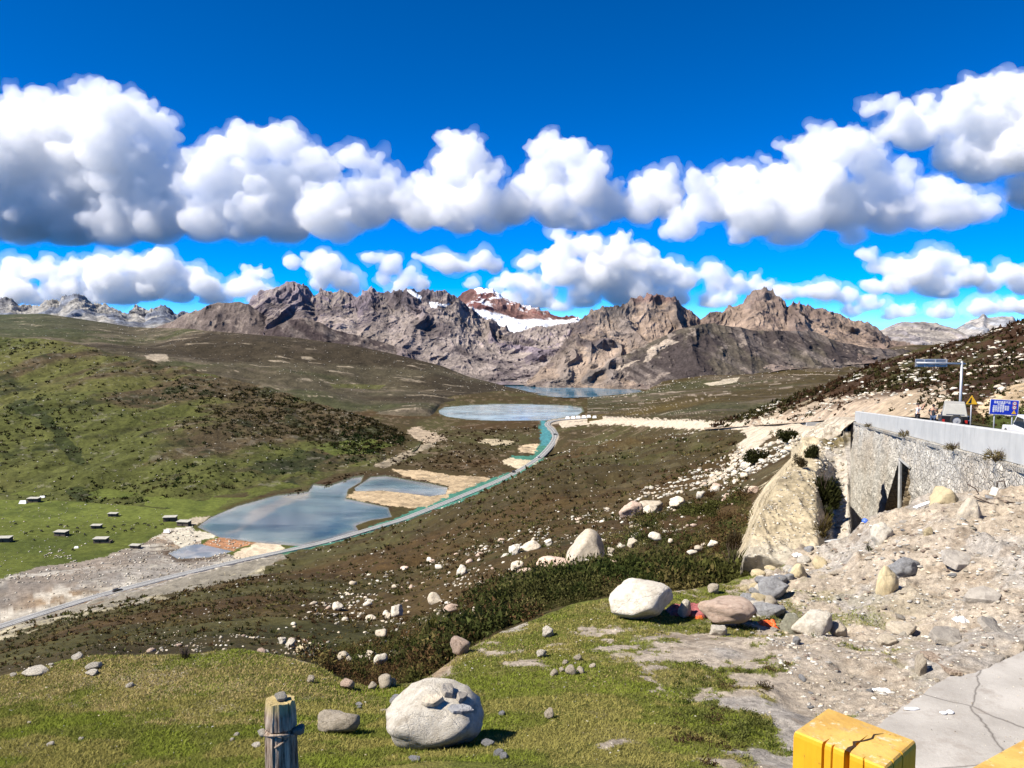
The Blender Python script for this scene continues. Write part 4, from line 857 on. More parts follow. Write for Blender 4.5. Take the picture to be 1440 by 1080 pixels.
# strips that follow the ground
def catmull(pts, n=8):
    P_ = [pts[0]] + list(pts) + [pts[-1]]; out = []
    for i in range(1, len(P_) - 2):
        a, b, c, d = P_[i - 1:i + 3]
        for k in range(n):
            t_ = k / n; out.append(.5 * ((2 * b) + (c - a) * t_ + (2 * a - 5 * b + 4 * c - d) * t_ ** 2 + (3 * b - a - 3 * c + d) * t_ ** 3))
    return out + [P_[-2]]
def strip(name, line, offs, dz, mat, kind='structure', parent=None):
    """offs: (left, right) offsets in metres or a section list of (off, dz)"""
    sec = offs; v = []; m = len(sec)
    for i, p in enumerate(line):
        d = (line[min(i + 1, len(line) - 1)] - line[max(i - 1, 0)]); d.z = 0; d.normalize(); nrm = Vector((d.y, -d.x, 0))
        v += [p + nrm * a + Vector((0, 0, dz + b)) for a, b in sec]
    f = [(i * m + j, i * m + j + 1, (i + 1) * m + j + 1, (i + 1) * m + j) for i in range(len(line) - 1) for j in range(m - 1)]
    return tag(MB().add(v, f).build(name, mat, parent), kind=kind)
rl = catmull([ge_at(px, py, base=True) for px, py in ROADV if px > -200 and px <= 830], 8)
for i in range(12): rl = [rl[0]] + [(rl[k - 1] + rl[k] * 2 + rl[k + 1]) / 4 for k in range(1, len(rl) - 1)] + [rl[-1]]
strip('valley_road', rl, [(-3.8, -1.5), (-3.6, 0), (3.6, 0), (3.8, -1.5)], .9, M_ROADG)
strip('road_line', rl, [(-3.3, 0), (-3.05, 0)], .92, M_LINE); strip('road_line', rl, [(-.1, 0), (.15, 0)], .92, M_LINE)
bar = strip('roadside_barrier', rl[:int(len(rl) * .62)], [(3.9, -.6), (3.9, .8), (4.15, .8), (4.15, -.6)], .9, M_LINE, None); tag(bar, 'long low white barrier along the near edge of the valley road', 'barrier')
rl2 = catmull([Vector(P(px, py, Y)) for px, py, Y in [(830, 588.5, 985), (900, 593, 810), (970, 598.5, 560), (1040, 600.5, 345), (1085, 597, 235), (1130, 594, 165), (1180, 590, 112), (1212, 587, 92)]], 10)
0 and strip('dirt_road', rl2, [(-5.5, -1.2), (-4, 0), (4, 0), (6.5, -1.6)], .15, M_DROAD)
_s, _o = np.meshgrid(np.linspace(WL - 1.49, WL + 34, 160), np.concatenate([np.linspace(-9.4, .4, 30), np.linspace(.6, 7, 60)]))
_p = np.array(WA)[None, None] + np.array(wdir)[None, None] * _s[..., None] + np.array(wout)[None, None] * _o[..., None]; _dn = np.clip(_o - .4, 0, 9); _p[..., 2] = WA.z + WD.z / WL * _s - 1.0 - _dn * 1.1 - .5 * smooth(WL + 20, WL + 34, _s)
_p[..., 2] += fbm(_p * .5, 5, .6, seed=701) * (.1 + .9 * np.clip(_dn, 0, 1)); _p += np.array(wout) * (ridged(_p * .7, 4, seed=702) * .8 * np.clip(_dn, 0, 1))[..., None]
_c = blend(np.broadcast_to(C(.46, .40, .31), _p.shape).copy(), smooth(0, .3, fbm(_p * .6, 5, .65, seed=703)), C(.34, .29, .22)); _c = blend(_c, smooth(.2, .3, fbm(_p * 1.5, 4, .65, seed=704)) * np.clip(_dn, 0, 1) * .7, C(.16, .12, .07))
tag(link('road_embankment', np_mesh('road_embankment', _p.reshape(-1, 3), grid_faces(*_p.shape[:2])[:, ::-1], col=_c.reshape(-1, 3)), None, [M_VAL]), kind='structure')

# concrete pad at the lower right
PADT = [(1160, 1120), (1237, 1016), (1332, 952), (1350, 950), (1372, 945), (1440, 915), (1700, 850), (1700, 1300), (1160, 1300)]
def pad_pt(px, py): r_ = Vector(P(px, py, 1)); n_ = Vector((-.03, .055, 1)).normalized(); p0 = te_at(1300, 1060) + Vector((0, 0, .16)); return r_ * (p0.dot(n_) / r_.dot(n_))
_e = []
for (x0, y0), (x1, y1) in zip(PADT, PADT[1:] + PADT[:1]):
    m_ = max(1, int(math.hypot(x1 - x0, y1 - y0) / 9)) if 900 < min(y0, y1) < 1090 and x1 < 1500 else 1
    for q in range(m_):
        g_ = random.Random(int(x0 * 7 + y0 + q * 13)); _e.append((x0 + (x1 - x0) * q / m_ + (g_.uniform(-3, 3) if m_ > 1 else 0), y0 + (y1 - y0) * q / m_ + (g_.uniform(-2, 2) if m_ > 1 else 0)))
pp_ = [pad_pt(x, y) for x, y in _e]; n = len(pp_)
t = NT('worn_pad_concrete'); v_ = t.co(1.0); n1 = t.noise(v_, 1.1, 8, .65); n2 = t.noise(v_, 28, 6, .7); n3 = t.noise(v_, 90, 3, .6); cc = t.mix(t.ramp(n1, (.35, 0), (.65, 1)), (.27, .25, .22), (.40, .375, .335)); cc = t.mix(t.ramp(n2, (.60, 0), (.74, .45)), cc, (.24, .19, .16)); cc = t.mix(t.ramp(n3, (.66, 0), (.72, .5)), cc, (.55, .54, .52)); ck = t.n('ShaderNodeTexVoronoi', {'Vector': t.mix(.12, v_, t.n('ShaderNodeTexNoise', {'Vector': v_, 'Scale': 3.0, 'Detail': 5.0}).outputs['Color']), 'Scale': .55}, feature='DISTANCE_TO_EDGE').outputs['Distance']; cc = t.mix(t.ramp(ck, (0, .8), (.006, 0)), cc, (.07, .06, .05)); cc = t.mix(t.ramp(t.noise(v_, 3, 6, .7), (.52, 0), (.66, .45)), cc, (.20, .17, .14))
M_PAD = t.bsdf(cc, .9, n2, .006, 1, .15)
tr = tessellate_polygon([pp_]); o = MB().add(pp_ + [p - Vector((0, 0, .5)) for p in pp_], [tuple(f_) for f_ in tr] + [(i, (i + 1) % n, (i + 1) % n + n, i + n) for i in range(n)]).build('concrete_pad', M_PAD); tag(o, kind='structure')

# ---------------------------------------------------------------- posts in front
def yellow_material():
    t = NT('yellow_painted_timber'); v_ = t.co(1.0); n1 = t.noise(v_, 9, 8, .65); n2 = t.noise(t.co((1, 1, .08)), 60, 5, .6); geo = t.n('ShaderNodeNewGeometry').outputs['Normal']
    sx = t.n('ShaderNodeSeparateXYZ', {0: t.n('ShaderNodeTexCoord').outputs['Normal']}).outputs['Z']
    cc = t.mix(t.ramp(n1, (.3, 0), (.7, 1)), (.56, .27, .010), (.68, .35, .015)); topc = t.mix(t.ramp(n1, (.40, 0), (.60, 1)), (.42, .25, .055), (.55, .36, .09)); topc = t.mix(t.ramp(t.noise(v_, 40, 6, .7), (.58, 0), (.66, .7)), topc, (.60, .52, .36))
    cc = t.mix(t.ramp(sx, (.5, 0), (.8, 1)), cc, topc); cc = t.mix(t.ramp(n2, (.62, 0), (.70, .55)), cc, (.20, .09, .01)); cc = t.mix(t.ramp(t.noise(v_, 16, 8, .75), (.60, 0), (.66, .65)), cc, (.33, .24, .13)); cc = t.mix(t.ramp(t.noise(v_, 70, 4, .7), (.66, 0), (.70, .6)), cc, (.10, .06, .03)); return t.bsdf(cc, .5, n2, .003, .8, .35)
M_YPOST = yellow_material()
def post_corner(px, py, z): r_ = Vector(P(px, py, 1)); return r_ * (z / r_.z)
zt = -.86
# corners of the post top seen in the photo: left, back, right, front
cl, cb, cr, cf = [post_corner(x, y, zt) for x, y in [(1114, 1027), (1181, 1003), (1291, 1042), (1243, 1080)]]
ctr = (cl + cr) / 2; ux = (cf - cl); uy = (cb - cl); wx_, wy_ = ux.length, uy.length
ang = math.atan2(ux.y, ux.x); post = empty('yellow_post', (ctr.x, ctr.y, -3.5), ang, 'cracked square timber post painted yellow in the near foreground', 'post')
def crack_post(W, D, H, cracks):
    """a timber with real splits: cut from the top outline"""
    n_ = 60; rad = .012; out = []
    def side(a, b, nseg, prof):
        for i in range(nseg):
            t_ = i / nseg; p = a.lerp(b, t_); nn = Vector(((b - a).y, -(b - a).x)).normalized(); d_ = 0
            for c0, w0, dp in prof:
                d_ = max(d_, dp * max(0, 1 - abs(t_ - c0) / w0))
            out.append((p - nn * d_, d_))
    w2, d2 = W / 2, D / 2; c = [Vector((-w2, -d2)), Vector((w2, -d2)), Vector((w2, d2)), Vector((-w2, d2))]
    side(c[0], c[1], 160, cracks[0]); side(c[1], c[2], 160, cracks[1]); side(c[2], c[3], 40, []); side(c[3], c[0], 40, [])
    v = []; m_ = len(out)
    for z, k_ in ((0, 1), (H - .012, 1), (H - .004, .985), (H, .955)): v += [Vector((p.x * k_, p.y * k_, z)) for p, _ in out]
    f = [(r_ * m_ + i, r_ * m_ + (i + 1) % m_, (r_ + 1) * m_ + (i + 1) % m_, (r_ + 1) * m_ + i) for r_ in range(3) for i in range(m_)]
    top = [Vector((v[3 * m_ + i].x, v[3 * m_ + i].y, 0)) for i in range(m_)]; f += [tuple(3 * m_ + j for j in t3) for t3 in tessellate_polygon([top])]
    return MB().add(v, f)
mb = crack_post(wx_, wy_, zt + 3.5, [[(.34, .012, .03), (.44, .01, .012), (.60, .028, .10), (.78, .006, .015)], [(.25, .01, .02), (.55, .012, .025)]])
mb.build('timber', M_YPOST, post); mb = MB(); 
# the wandering crack on the top face, as a thin dark split
M_SPLIT = flat_material('split_shadow', (.03, .012, .003), .9)
cp = [Vector((wx_ * (-.5 + a), wy_ * (-.5 + b), zt + 3.5 + .0012)) for a, b in [(.60, .02), (.585, .12), (.60, .22), (.56, .32), (.62, .45), (.66, .60), (.64, .72), (.70, .85)]]
cvs = []; 
for i, p in enumerate(cp):
    w_ = (.005, .004, .003, .003, .002, .002, .0015, .0005)[i]; cvs += [p - Vector((w_, 0, 0)), p + Vector((w_, 0, 0))]
MB().add(cvs, [(2 * i, 2 * i + 1, 2 * i + 3, 2 * i + 2) for i in range(len(cp) - 1)]).build('split', M_SPLIT, post)
# yellow beam at the corner
zb = -1.0; b1, b2, b3, b4 = [post_corner(x, y, z) for x, y, z in [(1352, 1086, zb), (1460, 1027, zb), (1560, 1060, zb), (1460, 1140, zb)]]
o = MB().add([b1, b2, b3, b4] + [p - Vector((0, 0, .16)) for p in (b1, b2, b3, b4)], [(0, 1, 2, 3), (7, 6, 5, 4), (0, 4, 5, 1), (1, 5, 6, 2), (2, 6, 7, 3), (3, 7, 4, 0)]).build('yellow_beam', M_YPOST, None, bevel=.008); tag(o, 'yellow painted timber end poking in at the bottom right corner', 'beam')

# weathered wooden post with a stone on top
t = NT('weathered_wood'); v_ = t.co((1, 1, .10)); n1 = t.noise(v_, 38, 8, .7); n2 = t.noise(t.co(1), 12, 6, .6); cc = t.mix(t.ramp(n1, (.38, 0), (.6, 1)), (.07, .045, .03), (.40, .32, .24)); cc = t.mix(t.ramp(n2, (.55, 0), (.70, .5)), cc, (.16, .10, .06))
zz = t.n('ShaderNodeSeparateXYZ', {0: t.n('ShaderNodeTexCoord').outputs['Object']}).outputs['Z']; cc = t.mix(t.ramp(t.n('ShaderNodeMath', {0: zz, 1: 1.5}, operation='DIVIDE').outputs[0], (.95, 0), (.995, .8)), cc, (.40, .32, .14))
M_WOOD = t.bsdf(cc, .9, n1, .012, 1, .15)
Yp = 4.3; ptop = Vector(P(394, 984, Yp)); pr = 21.5 / F * Yp; Hh = .6
sp = empty('wooden_post', ptop - Vector((0, 0, 1.5)), 0, 'weathered split wooden post standing on the grass at the bottom edge', 'post')
na, nzz = 96, 90; A_, ZZ = np.meshgrid(np.linspace(0, 2 * np.pi, na, endpoint=False), np.linspace(0, 1, nzz)); hz = ZZ * 1.5
q_ = np.stack([np.cos(A_) * 2.2, np.sin(A_) * 2.2, hz * .9], -1); rr_ = pr * (1 + .10 * fbm(q_, 4, seed=1) + .16 * (ridged(np.stack([np.cos(A_) * 3, np.sin(A_) * 3, hz * .7], -1), 3, seed=2) - .5) - .16 * smooth(.06, 0, np.abs(np.sin((A_ + .5 + .25 * fbm(q_ * .6, 3, seed=4)) * 2.5))))
rr_ *= 1 + .22 * (1 - ZZ) - .08 * smooth(.94, 1, ZZ); rr_ = np.where((hz < 1.5 - .155) & (hz > 1.5 - .185), rr_ * .84, rr_)
topz = hz + (ZZ > .985) * fbm(q_ * 2, 3, seed=5) * .012
vv = np.stack([np.cos(A_) * rr_, np.sin(A_) * rr_, topz - 0], -1).reshape(-1, 3); i_ = np.arange(nzz * na).reshape(nzz, na); ff = np.stack([i_[:-1], np.roll(i_[:-1], -1, 1), np.roll(i_[1:], -1, 1), i_[1:]], -1).reshape(-1, 4)
me = bpy.data.meshes.new('post_body'); me.from_pydata([tuple(p) for p in vv] + [(0, 0, 1.492)], [], [tuple(q) for q in ff] + [(int(i_[-1, k_]), int(i_[-1, (k_ + 1) % na]), nzz * na) for k_ in range(na)]); me.update(); link('post_body', me, sp, [M_WOOD])
mb = MB(); mb.tube([Vector((-pr * 1.05, -.02, 1.5 - .20)), Vector((-pr * .4, -pr * 1.05, 1.5 - .165)), Vector((pr * .35, -pr * 1.12, 1.5 - .16)), Vector((pr, -.04, 1.5 - .19))], .008, 6); mb.tube([Vector((-pr * .1, -pr * 1.1, 1.5 - .235)), Vector((pr * .75, -pr * .9, 1.5 - .19))], .007, 6); mb.build('splinter', M_WOOD, sp, True)
put_rock(ptop + Vector((.004, 0, -.005)), .068, .045, .06, 3, M_WHITE, .4, 'small white stone balanced on top of the wooden post', 'stone', 'stone', sink=.05)
put_rock(ptop + Vector((pr * 1.22, 0, -.185)), .085, .05, .06, 5, M_SLAB, .9, 'small grey stone wedged at the right side of the wooden post', 'stone', 'stone', sink=.3)
put_rock(ptop + Vector((-pr * 1.25, 0, -.20)), .05, .03, .05, 6, M_WHITE, .2, 'small pale stone wedged at the left side of the wooden post', 'stone', 'stone', sink=.3)

# ---------------------------------------------------------------- boulders on the terrace
def boulder(px, py, wpx, hpx, kind, mat, label, dr=.8, rz=0, sink=.16, sub=4, surf=te_at, tilt=(0, 0), name='boulder', cat='boulder', **kw):
    p, w_ = at_base(px, py, wpx, surf); h_ = hpx * p.y / F / math.cos(.3) / (1 - sink); d_ = w_ * dr
    p = p + Vector((0, d_ * .35, 0)); return put_rock(p, w_, h_, d_, kind, mat, rz, label, name, cat, None, sink, tilt, sub, **kw)
big = boulder(607, 1060, 140, 66, 15, M_WHITE, 'largest pale rounded boulder in the grass with thin slabs lying on it', .8, 0, angular=.1, rough=.10, soft=13, planes=[((-.66, -.15, .72), .80), ((.35, -.35, .88), .80), ((.93, -.25, .25), .86), ((.1, -.85, .5), .84), ((-.95, -.1, -.2), .97), ((.5, -.6, -.5), .84), ((-.3, -.8, -.4), .9)])
def ray_on(o, px, py):
    bpy.context.view_layer.update(); d = Vector(P(px, py, 1.0)).normalized(); mi = o.matrix_world.inverted(); ok_, loc, nr, _ = o.ray_cast(mi.translation, (mi.to_3x3() @ d))
    return (o.matrix_world @ loc, (mi.to_3x3().transposed() @ nr).normalized()) if ok_ else (te_at(px, 1056), Vector((0, 0, 1)))
def slab_mesh(L_, W_, H_, seed, mat):
    r = random.Random(seed); n_ = 8; b_ = [(math.cos(6.283 * k / n_ + r.uniform(-.25, .25)) * L_ / 2 * r.uniform(.75, 1.1), math.sin(6.283 * k / n_ + r.uniform(-.25, .25)) * W_ / 2 * r.uniform(.75, 1.1)) for k in range(n_)]
    v = [Vector((x, y, -H_ / 2)) for x, y in b_] + [Vector((x * r.uniform(.86, 1), y * r.uniform(.86, 1), H_ / 2 * r.uniform(.6, 1.15))) for x, y in b_]
    o = MB().add(v, [tuple(range(n_)), tuple(range(n_, 2 * n_))] + [(q, (q + 1) % n_, (q + 1) % n_ + n_, q + n_) for q in range(n_)]).build('stone_slab', mat, None, bevel=min(H_ * .12, .02)); return o
def lay_slab(o, p, nn, rz, H_): o.location = p + nn * H_ * .45; o.rotation_euler = (nn.to_track_quat('Z', 'Y').to_matrix() @ Matrix.Rotation(rz, 3, 'Z')).to_euler(); return o
for i, (px, py, L_, W_, H_, rz, lab) in enumerate([(606, 984, 38, 22, 8, .3, 'thin pale slab lying on the upper left of the largest boulder'), (628, 970, 30, 20, 9, .9, 'dark brown slab on the crown of the largest boulder'), (648, 980, 28, 18, 8, -.3, 'small dark slab on the right shoulder of the largest boulder'), (648, 996, 40, 22, 5, -.9, 'long pale slab on the right side of the largest boulder')]):
    p, nn = ray_on(big, px, py + 3); k_ = p.y / F; tag(lay_slab(slab_mesh(L_ * k_, W_ * k_, H_ * k_, 40 + i, M_SLAB if i in (1, 2) else M_GREY if i == 3 else M_BOULD), p, (nn + Vector((0, 0, .5))).normalized(), rz, H_ * k_), lab, 'stone')
def ground_slab(px, py, L_, W_, H_, rz, tilt, mat, lab, seed):
    p = te_at(px, py); k_ = p.y / F; tag(lay_slab(slab_mesh(L_ * k_, W_ * k_, H_ * k_, seed, mat), p + Vector((0, W_ * k_ * .3, H_ * k_ * .25)), Vector((tilt[0], tilt[1], 1)).normalized(), rz, H_ * k_), lab, 'stone')
boulder(470, 1040, 58, 26, 31, M_BOULD, 'small pale angular boulder in the grass between the wooden post and the largest boulder', .8, .2, angular=.7)
boulder(905, 877, 86, 46, 33, M_WHITE, 'large white angular boulder at the far edge of the grass', .8, .5, angular=.8, rough=.07)
boulder(962, 871, 20, 22, 35, M_WHITE, 'pointed white stone right beside the large angular boulder', .7, .3, angular=1.0)
boulder(1026, 886, 74, 34, 36, M_PINK, 'rounded pinkish boulder propped on a small stone', .75, -.1, sink=.0, angular=.25)
boulder(1013, 896, 28, 12, 38, M_WHITE, 'small flat stone under the pinkish boulder', .8, 0)
boulder(1113, 886, 26, 30, 39, M_GREEN, 'upright greenish stone left of the white boulder', .8, 0, angular=.4)
boulder(1152, 890, 62, 32, 40, M_WHITE, 'white angular boulder on the gravel right of the greenish stone', .75, .4, tilt=(0, -.2), angular=.7)
boulder(1182, 889, 26, 18, 41, M_BOULD, 'pale stone tucked against the right side of the white boulder', .8, .4, angular=.6)
boulder(1092, 840, 42, 24, 42, M_GREY, 'dark grey mottled rock above the orange cloth', .8, .4, angular=.5, rough=.16)
boulder(1084, 862, 44, 14, 43, M_GREY, 'flat blue grey rock just behind the orange cloth', .8, .4, angular=.5)
boulder(1044, 866, 22, 16, 44, M_WHITE, 'white stone on the rubble behind the pinkish boulder', .8, .4)
boulder(1124, 822, 24, 18, 45, M_YEL, 'cream round stone at the foot of the sand mound', .8, .4)
boulder(1004, 835, 18, 11, 46, M_BOULD, 'lone small boulder on the grass strip beside the scrub', .8, .4)
boulder(1248, 846, 32, 36, 47, M_YEL, 'upright yellow boulder half buried in the spoil slope', .8, .2, sink=.3, angular=.3, nplanes=26)
boulder(1334, 732, 46, 22, 48, M_YEL, 'yellow boulder on top of the spoil heap below the wall', .8, .3, .42, angular=.5, nplanes=22)
boulder(1368, 748, 48, 22, 49, M_BOULD, 'pale slanting boulder right of the yellow one on the spoil heap', .6, .6, .45, tilt=(0, -.5), angular=.6, nplanes=22)
boulder(1243, 770, 32, 25, 50, M_WHITE, 'white rounded boulder on the left shoulder of the spoil heap', .8, .2, .4, tilt=(0, -.3), nplanes=22)
boulder(1305, 774, 14, 13, 51, M_YEL, 'small cream block in the middle of the spoil heap', .8, .2)
boulder(1275, 813, 44, 20, 52, M_GREY, 'blue grey stone above the upright yellow boulder', .8, .4, tilt=(0, -.3))
ground_slab(1352, 800, 52, 46, 11, .1, (.1, -.35), M_SLAB, 'undercut brown slab jutting from the spoil slope', 53)
ground_slab(1390, 846, 60, 40, 10, .3, (-.25, -.3), M_SLAB, 'long flat slab jutting out right of the spoil slope', 54)
boulder(1275, 888, 40, 16, 55, M_BOULD, 'pale half buried boulder below the upright yellow one', .8, .2)
ground_slab(1340, 914, 64, 44, 10, .2, (.1, -.25), M_SLAB, 'grey flat slab above the concrete pad', 56)
ground_slab(1396, 902, 36, 40, 9, .5, (.5, -.5), M_SLAB, 'tilted grey slab near the right edge beside the pad', 57)
boulder(1392, 896, 22, 20, 58, M_WHITE, 'white paper like stone fragment near the right edge', .7, .3, angular=.9)
boulder(1298, 948, 20, 24, 59, M_BOULD, 'upright pale stone holding the rotten plank', .8, .3, angular=.7)
boulder(1250, 912, 26, 13, 60, M_BOULD, 'pale stone among the weeds in the middle of the rubble', .8, .3)
boulder(1121, 911, 13, 9, 61, M_GREY, 'small bluish white stone below the white boulder', .8, .3)
boulder(1355, 955, 26, 10, 62, M_YEL, 'yellowish lump at the corner of the concrete pad', .8, .3)
boulder(770, 895, 17, 12, 63, M_WHITE, 'white stone on bare earth at the far side of the grass', .8, .3); boulder(761, 924, 15, 10, 64, M_WHITE, 'white stone above the small cairn in the grass', .8, .3)
boulder(772, 1016, 16, 12, 65, M_BOULD, 'lone stone in the middle of the grass', .8, .3)
for i, (px, py, w_) in enumerate([(803, 950, 17), (780, 950, 13), (817, 948, 12), (812, 929, 11), (795, 934, 9), (790, 944, 9), (834, 940, 9)]): boulder(px, py, w_, w_ * .65, 70 + i % 4, M_BOULD, 'pale stone of the small loose heap in the grass', .8, i, sub=3, name='stone', cat='stone')['group'] = 'small stone heap in the grass'
for i, (px, py, w_) in enumerate([(686, 1055, 18), (700, 1070, 18), (708, 1073, 16), (582, 1078, 16), (706, 1013, 11), (555, 993, 22), (505, 997, 10), (505, 1002, 8)]): boulder(px, py, w_, w_ * .45, 74 + i % 3, M_GREY, 'flat grey stone lying in the grass around the largest boulder', .8, i, sub=3, name='stone', cat='stone')['group'] = 'flat grey stones around the largest boulder'
for i, (px, py, w_, h_) in enumerate([(47, 954, 34, 8), (128, 946, 22, 8), (128, 952, 20, 6), (17, 957, 11, 5), (182, 966, 12, 6), (108, 933, 18, 7), (70, 938, 8, 4), (69, 1052, 12, 5), (113, 1044, 8, 4), (40, 1020, 6, 3), (332, 1036, 9, 5), (325, 1041, 8, 4), (360, 1050, 14, 5)]): boulder(px, py, w_, h_, 78 + i % 4, M_WHITE, 'white stone showing through the turf at the left of the terrace', .8, i, sub=3, name='stone', cat='stone')['group'] = 'white stones in the turf on the left'
for i, (px, py, w_, h_) in enumerate([(540, 970, 22, 15), (552, 966, 12, 10), (524, 972, 14, 8), (648, 905, 28, 22), (655, 897, 10, 8), (436, 962, 14, 8), (486, 970, 22, 11)]): boulder(px, py, w_, h_, 82 + i % 4, M_PINK if i in (3, 6) else M_BOULD, 'pale stone at the lip of the gully where the grass ends', .8, i, sub=3, name='stone', cat='stone')['group'] = 'stones along the gully lip'

# cloth, planks and rubbish
def rag(px, py, wpx, hpx, mat, label, seed, name='cloth', fold=.5):
    p, w_ = at_base(px, py, wpx); h_ = hpx * p.y / F; nu, nv2 = 60, 24; U, V_ = np.meshgrid(np.linspace(-1, 1, nu), np.linspace(-1, 1, nv2)); q = np.stack([U * 3, V_ * 2, U * 0 + seed], -1)
    env = np.clip(1 - U ** 6, 0, 1) * np.clip(1 - V_ ** 2, 0, 1) ** .5; z = h_ * env * (.55 + fold * .5 * fbm(q * np.array([.6, 3, 1]), 4, seed=seed) + .2 * fbm(q * 2, 3, seed=seed)); X = U * w_ / 2 + fbm(q, 2, seed=seed + 1) * w_ * .04; Y_ = V_ * h_ * .8 + fbm(q * .5, 2, seed=seed + 2) * h_ * .5
    v = np.stack([X + p.x, Y_ + p.y + h_ * .4, z + p.z - .01 * 1], -1).reshape(-1, 3); o = link(name, np_mesh(name, v, grid_faces(nv2, nu)), None, [mat]); return tag(o, label, 'cloth')
rag(968, 869, 62, 20, M_CLOTHR, 'faded red cloth roll lying between the white and the pinkish boulders', 3)
rag(1080, 878, 28, 12, M_ORANGE, 'bright orange cloth scrap beside the pinkish boulder', 5, fold=1.0)
rag(983, 873, 12, 7, M_ORANGE, 'small orange scrap under the faded red cloth', 7, fold=1.0)
def plank(px0, py0, px1, py1, wpx, mat, label, thick=.03, name='plank', lift=.04, lift1=None, surf=te_at):
    a, b = surf(px0, py0), surf(px1, py1); a = a + Vector((0, 0, lift)); b = b + Vector((0, 0, lift if lift1 is None else lift1)); d = (b - a); L = d.length; x = d.normalized(); y = Vector((0, 0, 1)).cross(x).normalized(); z = x.cross(y)
    w_ = wpx * a.y / F; m = Matrix((x, y, z)).transposed().to_4x4(); m.translation = a; mb = MB(); mb.box(0, L, -w_ / 2, w_ / 2, 0, thick, m); o = mb.build(name, mat, None, bevel=.004); return tag(o, label, 'plank')
plank(1302, 930, 1345, 948, 16, M_WOOD, 'rotten dark plank lying across the rubble beside the pad', .04, lift=.0)
plank(1287, 697, 1310, 693, 7, M_WHITEP, 'white board lying on the spoil heap under the wall', .03, lift=.1)
plank(1395, 668 + 24, 1396, 700, 14, M_WHITE, 'small cream block beside the bent bar at the wall foot', .25, lift=.05)
put_rock(te_at(1188, 752), .95, .14, .35, 98, M_CONC, -.1, 'grey concrete slab lying at the foot of the stone wall', 'concrete_slab', 'slab', sink=.2, angular=1.0, rough=.03)
for i, pts in enumerate([[(1402, 688), (1402, 680), (1412, 679), (1414, 688)], [(1360, 683), (1372, 690), (1376, 697), (1370, 703)], [(1371, 702), (1395, 712), (1440, 724)], [(1385, 704), (1415, 708), (1440, 713)]]):
    Yb = te_at(*pts[-1]).y; o = MB().tube([Vector(P(x, y, Yb - .05 * k_)) + Vector((0, 0, .05)) for k_, (x, y) in enumerate(pts)], .018, 6).build('steel_bar', M_RUST, None, True); tag(o, ['bent square steel hoop at the wall foot', 'bent rusty bar sticking out of the spoil heap', 'long thin rusty bar trailing to the right edge', 'shorter rusty bar lying above the long one'][i], 'bar')
p, w_ = at_base(1215, 748, 9); vv_, ff_ = ICO[3]; o = link('blue_ball', np_mesh('blue_ball', vv_ * w_ / 2, ff_), None, [M_PLBLUE]); o.location = p + Vector((0, 0, w_ / 2)); tag(o, 'blue plastic bag ball at the foot of the stone wall', 'rubbish')
rag(1122, 755, 14, 6, M_WHITEP, 'white plastic scrap on the sand mound', 9, name='plastic_scrap')
rag(1240, 960, 30, 7, M_WHITEP, 'white plastic scrap trodden into the gravel', 11, name='plastic_scrap', fold=1.2)
rag(1352, 877, 18, 9, M_WHITEP, 'crumpled white paper on the rubble near the right edge', 12, name='plastic_scrap', fold=1.2)
for i, (px, py, w_, mt) in enumerate([(1283, 998, 22, M_WHITEP), (1327, 1004, 10, M_WHITEP), (1336, 1003, 12, M_WHITEP)]):
    p = pad_pt(px, py); k_ = p.y / F; put_rock(p, w_ * k_, 4 * k_, 8 * k_, 90 + i, mt, .3 * i, ['white paper scrap on the near edge of the pad', 'small white scrap on the concrete pad, left of a pair', 'small white scrap on the concrete pad, right of a pair'][i], 'paper_scrap', 'rubbish', sink=.1)
# ---------------------------------------------------------------- scattered stones
RG = np.random.RandomState(7)
def pick(hx, hy, H, polys, n, rows=None, dens=None):
    """random surface points seen inside pixel polygons; returns points and their pixels"""
    out = []; nr, nc = hx.shape; lo, hi = rows or (0, nr); got = 0; guard = 0
    while got < n and guard < 90:
        guard += 1; i = RG.randint(lo, hi, 4 * n); j = RG.randint(0, nc, 4 * n); x, y = hx[i, j], hy[i, j]; m = np.zeros(len(i), bool)
        for pl in polys: m |= inside(pl, x, y)
        if dens is not None: m &= RG.rand(len(i)) < dens(x, y, H[i, j])
        out.append(np.concatenate([H[i, j][m], x[m, None], y[m, None]], 1)); got += m.sum()
    out = np.concatenate(out)[:n]
    if len(out) < n: out = out[RG.randint(0, len(out), n)] + np.array([.3, .6, 0, 0, 0]) * RG.randn(n, 1) * (np.arange(n) >= len(out))[:, None]
    return out
